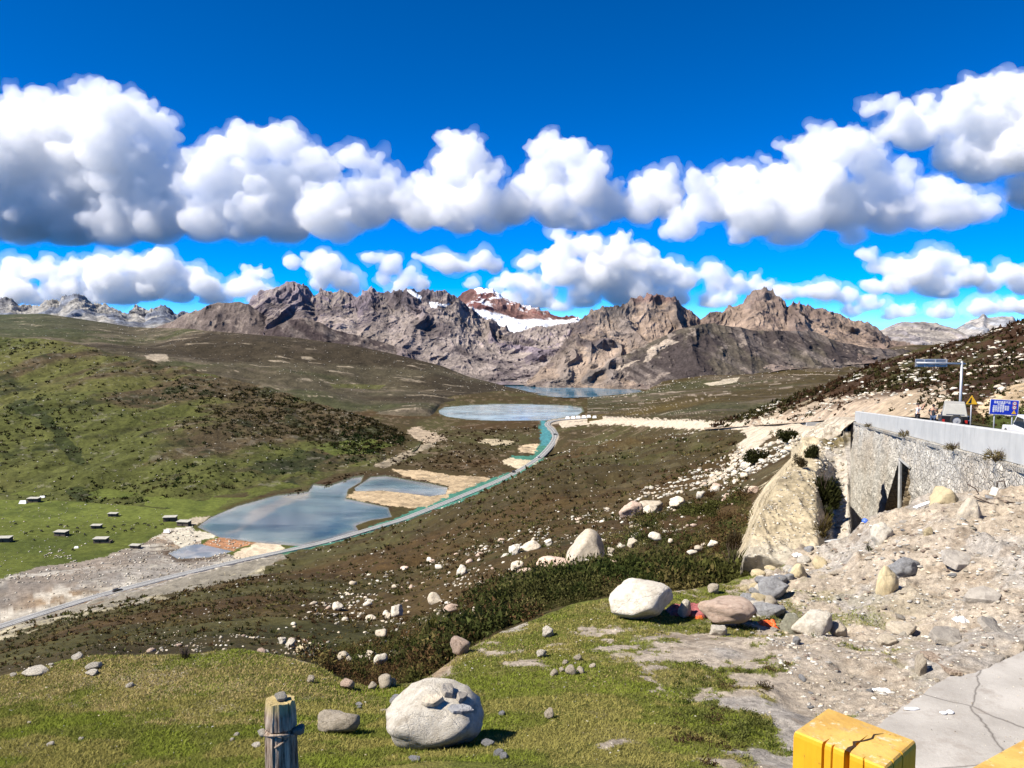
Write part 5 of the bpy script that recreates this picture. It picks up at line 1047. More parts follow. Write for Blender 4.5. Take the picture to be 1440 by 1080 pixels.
def merged(name, protos, pos, scl, mat, col=None, flatn=1.0, sub_name=None):
    """many copies of small shapes gathered into one mesh (only for what nobody could count)"""
    V, Fc, Cc = [], [], []; off = 0; n = len(pos); which = RG.randint(0, len(protos), n); a = RG.rand(n) * 6.283
    for k, (pv, pf) in enumerate(protos):
        ii = np.where(which == k)[0]
        if not len(ii): continue
        c, s = np.cos(a[ii]), np.sin(a[ii]); sc3 = scl[ii] if scl.ndim == 2 else np.repeat(scl[ii, None], 3, 1)
        x = pv[None] * sc3[:, None]; X = x[..., 0] * c[:, None] - x[..., 1] * s[:, None]; Y_ = x[..., 0] * s[:, None] + x[..., 1] * c[:, None]
        v = np.stack([X, Y_, x[..., 2] * flatn], -1) + pos[ii, None]; m = pv.shape[0]
        Fc.append((pf[None] + (np.arange(len(ii)) * m)[:, None, None]).reshape(-1, pf.shape[1]) + off); V.append(v.reshape(-1, 3)); off += len(ii) * m
        if col is not None: Cc.append(np.repeat(col[ii], m, 0) * (1 + .25 * RG.randn(len(ii) * m))[:, None])
    me = np_mesh(name, np.concatenate(V), np.concatenate(Fc), sub_name != 'leaf', col=np.clip(np.concatenate(Cc), .004, .8) if col is not None else None)
    return tag(link(name, me, None, [mat]), kind='stuff')
PR1 = [rock_v(400 + k, 1, (1, .8, .6), .5, .25) for k in range(6)]; PR2 = [rock_v(420 + k, 2, (1, .8, .6), .6, .2) for k in range(8)]
t = NT('scattered_stone'); n1 = t.noise(t.co(1.0), 2.0, 6, .7); M_SST = t.bsdf(t.mix(1.0, t.attr('Col'), t.ramp(n1, (.35, .75), (.65, 1.2)), 'MULTIPLY'), .9, n1, .02, 1, .15)
ROCKC = [C(.50, .45, .36), C(.46, .39, .29), C(.56, .53, .45)]
def rc_n(n, base=None): 
    a = np.array([ROCKC[k] for k in RG.randint(0, 3, n)]) if base is None else np.repeat(base[None], n, 0)
    return a * RG.uniform(.35, 1.1, (n, 1)) ** 1.0
def px_size(n, lo, hi, p=2.2): return lo + (hi - lo) * RG.rand(n) ** p
# named boulders of the scrub slope
for i, (px, py, w_, h_, mt, lab, kw) in enumerate([
    (825, 795, 54, 44, M_BOULD, 'biggest pale leaning boulder on the scrub slope', dict(angular=.1, soft=14, rough=.1, planes=[((-.72, -.1, .68), .60), ((.8, -.3, .5), .86), ((.1, -.9, .4), .85), ((.3, -.3, .9), .95)])),
    (782, 803, 50, 18, M_PINK, 'low rounded boulder beside the biggest leaning one on the scrub slope', dict(angular=.15)),
    (890, 722, 36, 18, M_PINK, 'long tan boulder at the foot of the split rock cluster on the slope', dict(tilt=(0, -.3), angular=.5)),
    (912, 704, 40, 18, M_BOULD, 'split upright block crowning the rock cluster on the slope', dict(angular=.95)),
    (916, 709, 22, 13, M_BOULD, 'rounded boulder leaning on the split block of the cluster', dict(angular=.3)),
    (952, 688, 18, 9, M_WHITE, 'small boulder right above the split rock cluster', {}),
    (988, 688, 18, 11, M_WHITE, 'white boulder left of the reddish scrub near the mound', {}),
    (1009, 673, 18, 10, M_PINK, 'pinkish boulder under the white rock pile', {}),
    (956, 705, 26, 12, M_BOULD, 'pale broken boulder between the cluster and the mound', dict(angular=.8)),
    (1024, 698, 18, 10, M_PINK, 'tan boulder at the left edge of the sand mound', {}),
    (1060, 694, 18, 9, M_PINK, 'brownish boulder touching the left side of the sand mound', {}),
    (890, 768, 22, 10, M_BOULD, 'rounded boulder right of the biggest leaning one', {}),
    (724, 782, 22, 13, M_WHITE, 'pale boulder at the left end of a short row above the low boulder', {}),
    (748, 777, 30, 11, M_BOULD, 'long boulder in the middle of a short row above the low boulder', dict(angular=.6)),
    (772, 763, 11, 8, M_WHITE, 'small boulder at the right end of a short row above the low boulder', {}),
    (727, 806, 26, 14, M_BOULD, 'broken boulder left of the low rounded one', dict(angular=.8)),
    (860, 776, 14, 10, M_BOULD, 'small boulder touching the right foot of the biggest leaning one', {}),
    (650, 808, 18, 12, M_WHITE, 'white wedge boulder in the middle of the lower scrub', dict(angular=.7)),
    (611, 845, 22, 12, M_BOULD, 'pale tan boulder above the dark bushes of the gully', dict(angular=.5)),
    (556, 864, 22, 14, M_WHITE, 'white boulder in the centre of the lower boulder group', {}),
    (545, 868, 11, 12, M_BOULD, 'upright pale stone left of the white one in the lower group', {}),
    (521, 869, 20, 8, M_BOULD, 'flat stone at the left of the lower boulder group', {}),
    (522, 929, 20, 14, M_BOULD, 'rounded boulder low in the dark scrub of the gully', {}),
    (408, 913, 16, 10, M_WHITE, 'white boulder at the turf edge above the wooden post', {}), (423, 921, 18, 10, M_YEL, 'yellowish boulder at the turf edge above the wooden post', {}),
    (396, 909, 14, 8, M_WHITE, 'small white boulder left of the pair at the turf edge', {}), (473, 857, 18, 8, M_WHITE, 'pale boulder alone on the brown slope left of the gully', dict(angular=.8)),
    (605, 778, 10, 8, M_WHITE, 'lone white stone on the open brown slope', {}), (1048, 652, 14, 8, M_WHITE, 'white block at the upper end of the white rock pile', {})]):
    boulder(px, py, w_, h_, 100 + i % 9, mt, lab, .8, .1 * i, .2, 4, lambda x, y: ge_at(x, y), **kw)
# white rock pile and repeated boulders
SL_BAND = [(0, 960), (380, 885), (520, 800), (640, 760), (740, 730), (860, 690), (960, 655), (1045, 625), (1075, 640), (1050, 720), (960, 760), (860, 830), (700, 875), (560, 950), (440, 935), (300, 920)]
PILE = [(985, 668), (1010, 648), (1060, 628), (1110, 610), (1130, 618), (1100, 640), (1070, 655), (1040, 668), (1010, 680)]
def rep_boulders(pts, wpx, label, group, mats, sub=2, hr=.55, sink=.3):
    for k, (q, w_) in enumerate(zip(pts, wpx)):
        k_ = q[1] / F; w2 = w_ * k_; put_rock(Vector(q[:3]), w2, w2 * hr * RG.uniform(.8, 1.2), w2 * .8, 130 + k % 8, mats[k % len(mats)], RG.rand() * 6, label, 'boulder', 'boulder', group, sink, (0, RG.uniform(-.2, .2)), sub, angular=.6)
SLR = (30, NS)
BELT0 = [(455, 965), (520, 975), (590, 965), (640, 915), (700, 870), (760, 850), (860, 815), (1000, 800), (1030, 770), (1040, 720), (930, 735), (860, 770), (760, 805), (640, 850), (540, 890)]
pts = pick(q0x, q0y, GE, [PILE], 46, SLR); rep_boulders(pts, px_size(46, 7, 17, 1.5), 'white boulder in the dense pile left of the sand mound', 'white boulders piled left of the sand mound', [M_WHITE, M_BOULD])
pts = pick(q0x, q0y, GE, [SL_BAND], 150, SLR); rep_boulders(pts, px_size(150, 6, 15, 2.2), 'pale boulder half sunk in the brown scrub of the near slope', 'pale boulders scattered over the near scrub slope', [M_BOULD, M_WHITE, M_PINK])
_q = pick(q0x, q0y, GE, [BELT0], 26, SLR); _q[:, 2] += .28; rep_boulders(_q, px_size(26, 9, 24, 1.6), 'pale boulder poking out of the dark scrub belt behind the grass', 'pale boulders in the scrub belt', [M_BOULD, M_WHITE, M_PINK], sub=3, hr=.6, sink=.15)
# small stones nobody could count
def stones(name, pts, wpx, protos=PR1, col=None, mat=None, flatn=1.0, sink=.15):
    s = wpx * pts[:, 1] / F / 2; p = pts[:, :3].copy(); p[:, 2] += s * (.3 - sink); return merged(name, protos, p, s, mat or M_SST, col if col is not None else rc_n(len(pts)), flatn)
A = pick(q0x, q0y, GE, [SL_BAND], 2600, SLR, lambda x, y, p: smooth(.48, .62, .5 + .5 * fbm(np.stack([x / 45, y / 16, x * 0], -1), 3, seed=7)) * .9 + .1); B = pick(q0x, q0y, GE, [[(0, 960), (380, 790), (620, 715), (790, 640), (1040, 606), (1040, 640), (0, 1000)]], 1500, SLR)
D = pick(q0x, q0y, GE, [PILE, [(880, 690), (1045, 618), (1060, 640), (960, 680)]], 700, SLR)
ptsS = np.concatenate([A, B, D]); wS = np.concatenate([px_size(2600, 1.6, 7, 2.5), px_size(1500, 1.2, 4, 2.5), px_size(700, 3, 9, 1.6)])
tag(stones('slope_stones', ptsS, wS, PR2), 'countless small pale stones strewn over the near scrub slope', 'stones')
A = pick(q0x, q0y, GE, [[(780, 640), (820, 604), (1040, 606), (960, 640), (800, 680)]], 500, (NS - 120, GE.shape[0])); B = pick(q0x, q0y, GE, [RIVER], 1500, (NS, GE.shape[0])); D = pick(q0x, q0y, GE, [[(420, 720), (700, 690), (760, 600), (600, 600), (540, 640)]], 350, (NS, GE.shape[0]))
E_ = pick(q0x, q0y, GE, [[(0, 820), (0, 700), (230, 700), (230, 745), (120, 770)]], 220, (NS, GE.shape[0])); E2 = pick(q0x, q0y, GE, [[(52, 775), (85, 772), (108, 785), (106, 793), (90, 786), (60, 783)]], 90, (NS, GE.shape[0])); W1 = pick(q0x, q0y, GE, [[(284, 764), (308, 756), (355, 766), (329, 774)]], 90, (NS, GE.shape[0]))
tag(stones('valley_stones', np.concatenate([A, B, D, E_, E2, W1]), np.concatenate([px_size(500, 1.3, 4), px_size(1500, 1.3, 5, 2.5), px_size(350, 1.3, 3), px_size(220, 1.2, 3.6), px_size(90, 2, 4), px_size(90, 2, 4.5)])), 'countless stones in the riverbed and on the valley floor', 'stones')
A = pick(rhx, rhy, RH, [[(1000, 600), (1440, 400), (1700, 400), (1700, 640)]], 2600, (6, 240), lambda x, y, p: .15 + smooth(.45, .65, .5 + .5 * fbm(np.stack([x / 40, y / 14, x * 0], -1), 3, seed=17)))
sR = px_size(2600, 1.8, 10, 2.6); tag(stones('hillside_stones', A, sR, PR2, flatn=.7), 'countless pale stones over the brown hillside behind the road', 'stones')
A = pick(rhx, rhy, RH, [[(1180, 590), (1440, 470), (1440, 600), (1300, 590)]], 40, (20, 235)); rep_boulders(A, px_size(40, 8, 20, 1.8), 'pale boulder lying in the dark hillside above the parapet', 'pale boulders on the hillside behind the road', [M_BOULD, M_WHITE], hr=.4)
A = pick(lhx, lhy, LH, [[(-100, 480), (620, 480), (620, 640), (0, 720), (-100, 720)]], 1500, (5, 296)); B = pick(plx, ply, PL, [[(0, 450), (700, 450), (760, 560), (560, 640), (300, 560)]], 900, (40, 215)); D = pick(arx, ary, AR, [[(820, 480), (1440, 480), (1440, 600), (820, 600)]], 1400, (10, 185))
tag(stones('far_stones', np.concatenate([A, B, D]), np.concatenate([px_size(1500, 1.0, 3.6, 3), px_size(900, .9, 2.6, 2), px_size(1400, 1.0, 3.2, 2)]), flatn=.7), 'countless far pale stones over the hills round the lakes', 'stones')
# rubble on the terrace: larger pieces one by one, gravel as a mass
RUB = [(1050, 900), (1060, 830), (1160, 770), (1290, 725), (1460, 690), (1480, 900), (1340, 945), (1230, 1010), (1150, 990), (1080, 930)]
TEr = (32, 445)
A = pick(tx_, ty_, TE, [RUB], 60, TEr)
for k, q in enumerate(A):
    w2 = px_size(1, 7, 18, 2)[0] * q[1] / F; put_rock(Vector(q[:3]), w2, w2 * .4, w2 * .75, 150 + k % 9, [M_BOULD, M_SLAB, M_WHITE, M_BOULD, M_GREY][k % 5], RG.rand() * 6, 'broken stone lying in the rubble between the boulders and the pad', 'rubble_stone', 'stone', 'broken stones of the rubble slope', .3, (RG.uniform(-.3, .3), RG.uniform(-.3, .3)), 3, angular=.8)
A = pick(tx_, ty_, TE, [[(1040, 880), (1045, 830), (1075, 800), (1140, 775), (1165, 790), (1110, 830), (1075, 850)]], 34, TEr)
for k, q in enumerate(A):
    w2 = px_size(1, 12, 28, 1.5)[0] * q[1] / F; put_rock(Vector(q[:3]), w2, w2 * .6, w2 * .85, 160 + k % 6, [M_WHITE, M_YEL, M_BOULD, M_GREY][k % 4], RG.rand() * 6, 'pale stone of the heap below the sand mound', 'heap_stone', 'stone', 'pale stones heaped below the sand mound', .25, (0, RG.uniform(-.3, .3)), 3, angular=.45)
A = pick(tx_, ty_, TE, [RUB], 5200, TEr); B = pick(tx_, ty_, TE, [[(-100, 1080), (-100, 920), (500, 900), (1440, 820), (1440, 1080)]], 2600, TEr); Bd = GRASSMASK[[0], 0]
cl_ = rc_n(7800); gm = RG.rand(7800) < .45; cl_[gm] = C(.42, .40, .36) * RG.uniform(.5, 1.2, (gm.sum(), 1)); dk = RG.rand(7800) < .12; cl_[dk] = C(.18, .14, .11)
AB = np.concatenate([A, B]); keep = ~inside(PADP, AB[:, 3], AB[:, 4]); wp_ = np.concatenate([px_size(5200, 1.3, 10, 4.0), px_size(2600, 1.0, 5, 3.5)])
tag(stones('gravel', AB[keep], wp_[keep], PR2, cl_[keep], flatn=.6), 'loose gravel and stone chips over the terrace', 'gravel')

# ---------------------------------------------------------------- scrub
def leaf_clump(n, seed, leaf=.07, hgt=.9, stem=.0):
    """n leaf faces filling an uneven dome of radius 1"""
    r = np.random.RandomState(seed); nl = 7; cc_ = np.stack([r.uniform(-.6, .6, nl), r.uniform(-.6, .6, nl), r.uniform(.1, .6, nl) * hgt], -1); cr_ = r.uniform(.28, .5, nl)
    k = r.randint(0, nl, n); d = r.normal(size=(n, 3)); d /= np.linalg.norm(d, axis=1)[:, None]; p = cc_[k] + d * (cr_[k] * r.rand(n) ** .4)[:, None]; p[:, 2] = np.abs(p[:, 2]) 
    a = r.normal(size=(n, 3)); a += d * .6 + np.array([0, 0, .9]); a /= np.linalg.norm(a, axis=1)[:, None]; b = np.cross(a, r.normal(size=(n, 3))); b /= np.linalg.norm(b, axis=1)[:, None]
    s = leaf * r.uniform(.6, 1.4, n)[:, None]; v = np.stack([p - b * s * .5, p + b * s * .5, p + a * s * 1.5], 1).reshape(-1, 3); return v, np.arange(3 * n).reshape(n, 3)
t = NT('scrub_leaf'); lc = t.attr('Col'); b = t.n('ShaderNodeBsdfDiffuse', {'Color': lc}); tl = t.n('ShaderNodeBsdfTranslucent', {'Color': lc}); mx = t.n('ShaderNodeMixShader', {0: .25, 1: b.outputs[0], 2: tl.outputs[0]}); t.t.links.new(mx.outputs[0], t.out.inputs['Surface']); M_LEAF = t.m
SCRC = [C(.060, .062, .018), C(.10, .082, .030), C(.085, .052, .025), C(.050, .058, .018), C(.13, .112, .045)]
def scrub(name, pts, rad, n, leaf, label, cols=SCRC, k=5, hgt=.8):
    """pts with pixel size radii"""
    s = rad * pts[:, 1] / F if rad.max() > 1.4 else rad; nn_ = fbm(pts[:, :3] * 6 / np.median(pts[:, 1]), 4, .6, seed=55); qq_ = np.clip((.5 + nn_ * 1.3 + RG.normal(size=len(pts)) * .12) * len(cols), 0, len(cols) - 1).astype(int)
    c = np.array([cols[q] for q in qq_]) * RG.uniform(.7, 1.3, (len(pts), 1))
    p = pts[:, :3].copy(); p[:, 2] -= s * .12; return tag(merged(name, [leaf_clump(n, 500 + q, leaf, hgt) for q in range(k)], p, s, M_LEAF, c, 1.0, 'leaf'), label, 'scrub')
BELT = [(430, 940), (455, 975), (520, 1000), (590, 985), (640, 930), (700, 895), (760, 872), (860, 846), (1000, 838), (1045, 822), (1030, 790), (1052, 745), (1060, 700), (1010, 680), (930, 720), (860, 760), (760, 800), (640, 845), (540, 885)]
A = pick(q0x, q0y, GE, [BELT], 1500, (20, NS)); bn_ = fbm(A[:, :3] * .16, 4, .6, seed=56); scrub('scrub_belt', A, np.clip(np.interp(bn_, [-.3, 0, .3], [.16, .42, 1.0]) * RG.uniform(.6, 1.3, 1500) * (A[:, 1] / 22) ** .35, .12, 1.35), 230, .085, 'dense dark green and brown heath scrub beyond the edge of the grass', k=6)
A = pick(q0x, q0y, GE, [[(560, 960), (640, 925), (700, 885), (760, 864), (860, 838), (1000, 830), (1045, 822), (1030, 800), (900, 800), (760, 825), (640, 880)]], 500, (16, NS)); bn_ = fbm(A[:, :3] * .2, 4, .6, seed=57); scrub('scrub_belt', A, np.interp(bn_, [-.25, 0, .25], [.2, .5, 1.15]) * RG.uniform(.7, 1.2, 500), 260, .07, 'darker taller bushes massed right behind the grass edge', cols=[C(.030, .042, .012), C(.042, .050, .014), C(.06, .06, .02)], k=6)
A = pick(q0x, q0y, GE, [[(0, 965), (0, 890), (380, 795), (620, 725), (790, 645), (1040, 612), (1060, 700), (900, 740), (760, 800), (600, 870), (440, 940)]], 7000, (24, NS), lambda x, y, p: .25 + .75 * smooth(.4, .6, .5 + .5 * fbm(p * .03, 4, seed=27)) * smooth(1.0, 0.4, (640 - y) / 60 + 0)); scrub('slope_scrub', A, px_size(7000, 1.6, 5.5, 1.5), 14, .55, 'low brown scrub tufts over the long slope', cols=[C(.085, .078, .028), C(.11, .085, .035), C(.085, .055, .028), C(.065, .068, .024), C(.12, .10, .045)], k=8, hgt=.5)
A = pick(rhx, rhy, RH, [[(1000, 600), (1440, 400), (1700, 400), (1700, 640)]], 5200, (6, 240), lambda x, y, p: np.where((y > np.interp(x, [1000, 1100, 1200, 1290, 1300], [600, 580, 552, 548, 600]) + 2), .12, 1.0)); scrub('hillside_scrub', A, px_size(5200, 1.6, 6, 1.8), 16, .5, 'dark reddish scrub over the hillside behind the road', cols=[C(.040, .022, .012), C(.055, .030, .016), C(.03, .028, .01), C(.05, .045, .016)], k=8, hgt=.5)
A = pick(lhx, lhy, LH, [[(-100, 470), (620, 480), (620, 640), (0, 740), (-100, 740)]], 5200, (3, 296), lambda x, y, p: .12 + .88 * smooth(.46, .60, .5 + .5 * fbm(p * np.array([.012, .008, .01]), 5, .6, seed=37)) * np.interp(x, [0, 250, 400], [.35, .8, 1])); scrub('hill_shrubs', A, px_size(5200, 1.1, 4.2, 2.2), 12, .55, 'dark shrubs dotted over the green hill', cols=[C(.018, .028, .009), C(.035, .03, .012), C(.05, .045, .02)], k=8, hgt=.5)
A = pick(q0x, q0y, GE, [[(330, 720), (440, 690), (520, 665), (600, 610), (760, 600), (700, 640), (690, 668), (560, 655), (470, 672)], [(0, 912), (380, 800), (440, 790), (330, 830), (0, 925)]], 900, (200, GE.shape[0])); scrub('valley_shrubs', A, px_size(900, 1.1, 3.6, 2), 12, .55, 'dark shrubs on the wet ground round the pond', cols=[C(.022, .02, .01), C(.035, .022, .012)], k=8, hgt=.5)
# single bushes
def rep_bushes(pts, wpx, hr, label, group, cols, seed):
    me = []
    for q in range(4):
        v, f = leaf_clump(900, seed + q, .075, 1.0); r = np.random.RandomState(seed + q); c = np.array(cols) * np.repeat(r.uniform(.55, 1.5, 900), 3)[:, None]; m_ = np_mesh('foliage', v, f, False, col=np.clip(c, .003, 1)); m_.materials.append(M_LEAF); me.append(m_)
    for k, (q, w_) in enumerate(zip(pts, wpx)):
        w2 = w_ * q[1] / F / 2; root = empty('shrub', Vector(q[:3]) - Vector((0, 0, w2 * .1)), RG.rand() * 6, label, 'shrub', group); o = bpy.data.objects.new('foliage', me[k % 4]); COL.objects.link(o); o.parent = root; o.scale = (w2, w2 * .9, w2 * 2 * hr)
EDGEB = [(585, 950), (640, 922), (700, 884), (760, 862), (860, 840), (1000, 832), (1040, 815), (1000, 806), (860, 812), (740, 835), (650, 880), (600, 915)]
A = pick(q0x, q0y, GE, [EDGEB], 34, (16, NS)); rep_bushes(A, px_size(34, 34, 66, 1.0), .62, 'dark green bush standing in the scrub just behind the grass edge', 'dark green bushes behind the grass edge', (.034, .046, .013), 801)
A = pick(q0x, q0y, GE, [BELT], 40, (30, NS)); rep_bushes(A, px_size(40, 16, 40, 1.5), .55, 'reddish brown bush rising from the heath scrub of the slope', 'brown bushes on the scrub slope', (.075, .045, .02), 811)
def bush(px, py, wpx, hpx, seed, label, surf=ge_at, cols=(.03, .032, .011), n=1400, upright=False, group=None):
    p = surf(px, py); k_ = p.y / F; w2, h2 = wpx * k_ / 2, hpx * k_; root = empty('shrub', p, 0, label, 'shrub', group); r = np.random.RandomState(seed)
    v, f = leaf_clump(n, seed, .085, 1.0); v = v * np.array([w2, w2 * .7, h2]); v[:, 2] -= h2 * .05
    c = np.array(cols) * np.repeat(r.uniform(.6, 1.5, n), 3)[:, None]
    if upright:
        m = r.rand(n) < .5; v = v.reshape(-1, 3, 3); v[m, 2] += (v[m, 0] * np.array([.5, .5, 0]) + np.array([0, 0, .10 * h2])); v = v.reshape(-1, 3)
    link('foliage', np_mesh('foliage', v, f, False, col=np.clip(c, .003, 1)), root, [M_LEAF]); mb = MB()
    for q in range(9 if not upright else 22):
        a = r.rand() * 6.28; e_ = Vector((math.cos(a) * w2 * r.uniform(.3, .95), math.sin(a) * w2 * .6, h2 * r.uniform(.6, 1.1))); mb.tube([Vector((0, 0, -.05)), e_ * .5 + Vector((0, 0, h2 * .1)), e_], [.02 * w2 + .004, .012 * w2 + .003, .003], 5)
    mb.build('stems', M_DOORD if not upright else M_RUST, root, True); return root
bush(1068, 642, 46, 22, 1, 'long dark bush on the bank at the left of the pale road', n=2000); bush(1112, 618, 50, 20, 2, 'dark bush just under the pale road, right of the long one', n=1800); bush(1140, 640, 28, 26, 3, 'round dark bush between the sand mound and the wall', n=1500); bush(1124, 652, 22, 18, 4, 'brown low bush at the top of the sand mound', cols=(.06, .045, .02))
bush(1158, 702, 40, 48, 5, 'tallest dark bush right of the sand mound', n=3000, upright=True); bush(1162, 722, 22, 24, 6, 'green bush under the tallest dark one', cols=(.05, .06, .015)); bush(1156, 748, 30, 38, 7, 'thin brown twiggy bush low in the gully by the wall', cols=(.09, .07, .025), n=500, upright=True)
bush(1030, 816, 36, 50, 8, 'upright twiggy olive bush at the corner of the grass', surf=lambda a, b: ge_at(a, b), cols=(.085, .085, .03), n=1500, upright=True); bush(1035, 776, 30, 34, 9, 'dark brown bush above the upright twiggy one', cols=(.055, .04, .02), n=1500); bush(1096, 603, 12, 7, 10, 'tiny dark bush beside the road bend', n=300)
bush(262, 931, 22, 18, 11, 'small twiggy shrub on the edge of the turf at the left', te_at, (.06, .055, .02), 300, True); bush(620, 905, 44, 46, 12, 'yellowish green bush rising out of the gully scrub', cols=(.09, .09, .02), n=2200)
bush(1222, 785, 16, 14, 13, 'small green bush on the side of the spoil heap', te_at, (.04, .055, .012), 400)
for s_, w_, lab in ((WL - 14, .5, 'small dry tuft growing on the wall ledge near its far end'), (WL - 32, .55, 'dry brown tuft on the wall ledge under the parapet middle'), (8.5, .5, 'yellowish grass tuft on the wall ledge near the right'), (1.5, .6, 'dry tuft at the wall top by the right edge')):
    p = wp(s_, .45, -1.15); bush(720, 600, w_ * 2 / p.y * F, w_ * .8 / p.y * F, int(s_ * 7) % 97, lab, lambda a, b, p=p: p, (.15, .12, .05), 300, True)
A = pick(q0x, q0y, GE, [[(1140, 620), (1185, 610), (1190, 745), (1150, 745), (1165, 690)]], 340, SLR); tag(stones('gully_stones', A, px_size(340, 2, 10, 2), PR2), 'white rubble in the gully between the mound and the wall', 'stones')

# ---------------------------------------------------------------- grass
gm_ = GRASSMASK.copy(); prob = gm_ * smooth(4.0, 4.8, TE[..., 1]) * (ty_ < 1180); prob[446:] = 0; prob = prob * (1 - pad_in)
flat_p = np.where(prob.ravel() > .3)[0]; NB = 300000; ii = RG.choice(flat_p, NB); bp = TE.reshape(-1, 3)[ii] + RG.normal(size=(NB, 3)) * np.array([.012, .02, 0]); d_ = bp[:, 1:2]
hgt_ = RG.uniform(.4, 1.3, (NB, 1)) * .024 * (d_ / 8) ** .35; a = RG.rand(NB) * 6.283; wv = np.stack([np.cos(a), np.sin(a), a * 0], -1) * .0055 * (d_ / 8); ln = RG.normal(size=(NB, 3)) * .02; ln[:, 2] = 0
V = np.stack([bp - wv, bp + wv, bp + ln + np.array([0, 0, 1]) * hgt_], 1).reshape(-1, 3); base_c = col_te = None
gn = fbm(bp * 1.3, 4, seed=601); gx_ = proj(bp)[0]; pal = np.where((gn > .12)[:, None], C(.24, .215, .065), C(.155, .17, .036)); pal = np.where(((gn < -.18))[:, None], C(.17, .20, .032), pal)
dry_ = (RG.rand(NB) < np.interp(gx_, [0, 420, 560, 1400], [.5, .5, .14, .10])) & (fbm(bp * .9, 4, seed=602) > -.08) & (proj(bp)[1] < 1020); pal = np.where(dry_[:, None], C(.34, .27, .12), pal); pal = pal * RG.uniform(.65, 1.35, (NB, 1))
g = link('turf_grass', np_mesh('turf_grass', V, np.arange(NB * 3).reshape(-1, 3), False, col=np.repeat(pal, 3, 0)), None, [M_LEAF]); tag(g, 'short green and dry turf grass covering the terrace', 'grass', kind='stuff')
# weeds in the rubble
wmask = (weed > .6) & (tx_ > 950) & (tx_ < 1460) & (ty_ > 860); wmask[446:] = False; wmask[:30] = False; wmask &= ~pad_in; wi = RG.choice(np.where(wmask.ravel())[0], 420); WP = np.concatenate([TE.reshape(-1, 3)[wi], tx_.ravel()[wi][:, None], ty_.ravel()[wi][:, None]], 1)
scrub('rubble_weeds', WP, RG.uniform(.03, .11, 420), 60, .16, 'low green weeds growing between the rubble stones', cols=[C(.07, .09, .02), C(.10, .11, .03), C(.06, .04, .02)], k=5, hgt=.6)

# ---------------------------------------------------------------- huts, tents, yaks
def hut(px, py, wpx, label, rz=0, lean=False):
    p = ge_at(px, py); k_ = p.y / F; w2 = wpx * k_; d2 = w2 * .55; h2 = max(2.0, w2 * .36); root = empty('stone_hut', p, rz, label, 'hut', 'low stone huts on the green meadow'); q = .35
    mb = MB(); mb.box(-w2/2, w2/2, -d2/2, -d2/2 + q, -.8, h2); mb.box(-w2/2, w2/2, d2/2 - q, d2/2, -.8, h2 * 1.1); mb.box(-w2/2, -w2/2 + q, -d2/2 + q + .003, d2/2 - q - .003, -.8, h2 * 1.03); mb.box(w2/2 - q, w2/2, -d2/2 + q + .003, d2/2 - q - .003, -.8, h2 * 1.03); mb.build('wall', M_HUTW, root)
    m = Matrix.Rotation(.05, 4, 'X'); MB().box(-w2/2 - .4, w2/2 + .4, -d2/2 - .5, d2/2 + .4, h2 + .12, h2 + .34, m).build('roof', M_HUTR, root); MB().box(-.5, .5, -d2/2 - .05, -d2/2 - .003, 0, 1.7).build('door', M_DOORD, root)
    if lean: MB().box(w2/2 + .01, w2/2 + w2 * .35, -d2/2, d2/4, -.8, h2 * .55).build('lean_to', M_HUTW, root)
for px, py, w_, lab, ln in [(6, 762, 18, 'stone hut cut by the left edge of the meadow', 0), (48, 706, 15, 'dark hut between the white tents high on the meadow', 0), (87, 753, 17, 'stone hut in the left half of the meadow', 0), (136, 743, 13, 'small hut above the one with the lean-to', 0), (142, 763, 18, 'pale roofed hut with a low lean-to in the middle of the meadow', 1), (190, 771, 13, 'hut nearest to the gravel riverbed', 0), (159, 726, 12, 'hut highest up the right side of the meadow', 0), (240, 733, 17, 'dark flat hut left of the dam, the upper of the pair', 0), (259, 739, 17, 'stone hut on the dam approach, the lower of the pair', 0)]: hut(px, py, w_, lab, random.Random(px).uniform(-.15, .15), ln)
def tent(px, py, wpx, label):
    p = ge_at(px, py); k_ = p.y / F; w2 = wpx * k_ / 2; root = empty('white_tent', p, .2, label, 'tent'); v = [(-w2, -w2 * .6, 0), (w2, -w2 * .6, 0), (w2, w2 * .6, 0), (-w2, w2 * .6, 0), (-w2 * .75, 0, w2 * .9), (w2 * .75, 0, w2 * .9)]
    MB().add([Vector(x) for x in v], [(0, 1, 5, 4), (2, 3, 4, 5), (0, 4, 3), (1, 2, 5), (3, 2, 1, 0)]).build('canvas', M_WHITEP, root); mb = MB(); mb.tube([(-w2 * .74, 0, -.2), (-w2 * .74, 0, w2 * .98)], .06, 6); mb.tube([(w2 * .74, 0, -.2), (w2 * .74, 0, w2 * .98)], .06, 6); mb.build('tent_pole', M_WOOD, root)
tent(32, 708, 10, 'white tent left of the dark hut high on the meadow'); tent(60, 701, 8, 'white tent right of the dark hut high on the meadow'); tent(235, 749, 9, 'white tent beside the left end of the dam'); tent(107, 771, 6, 'small white tent below the huts in the middle of the meadow')
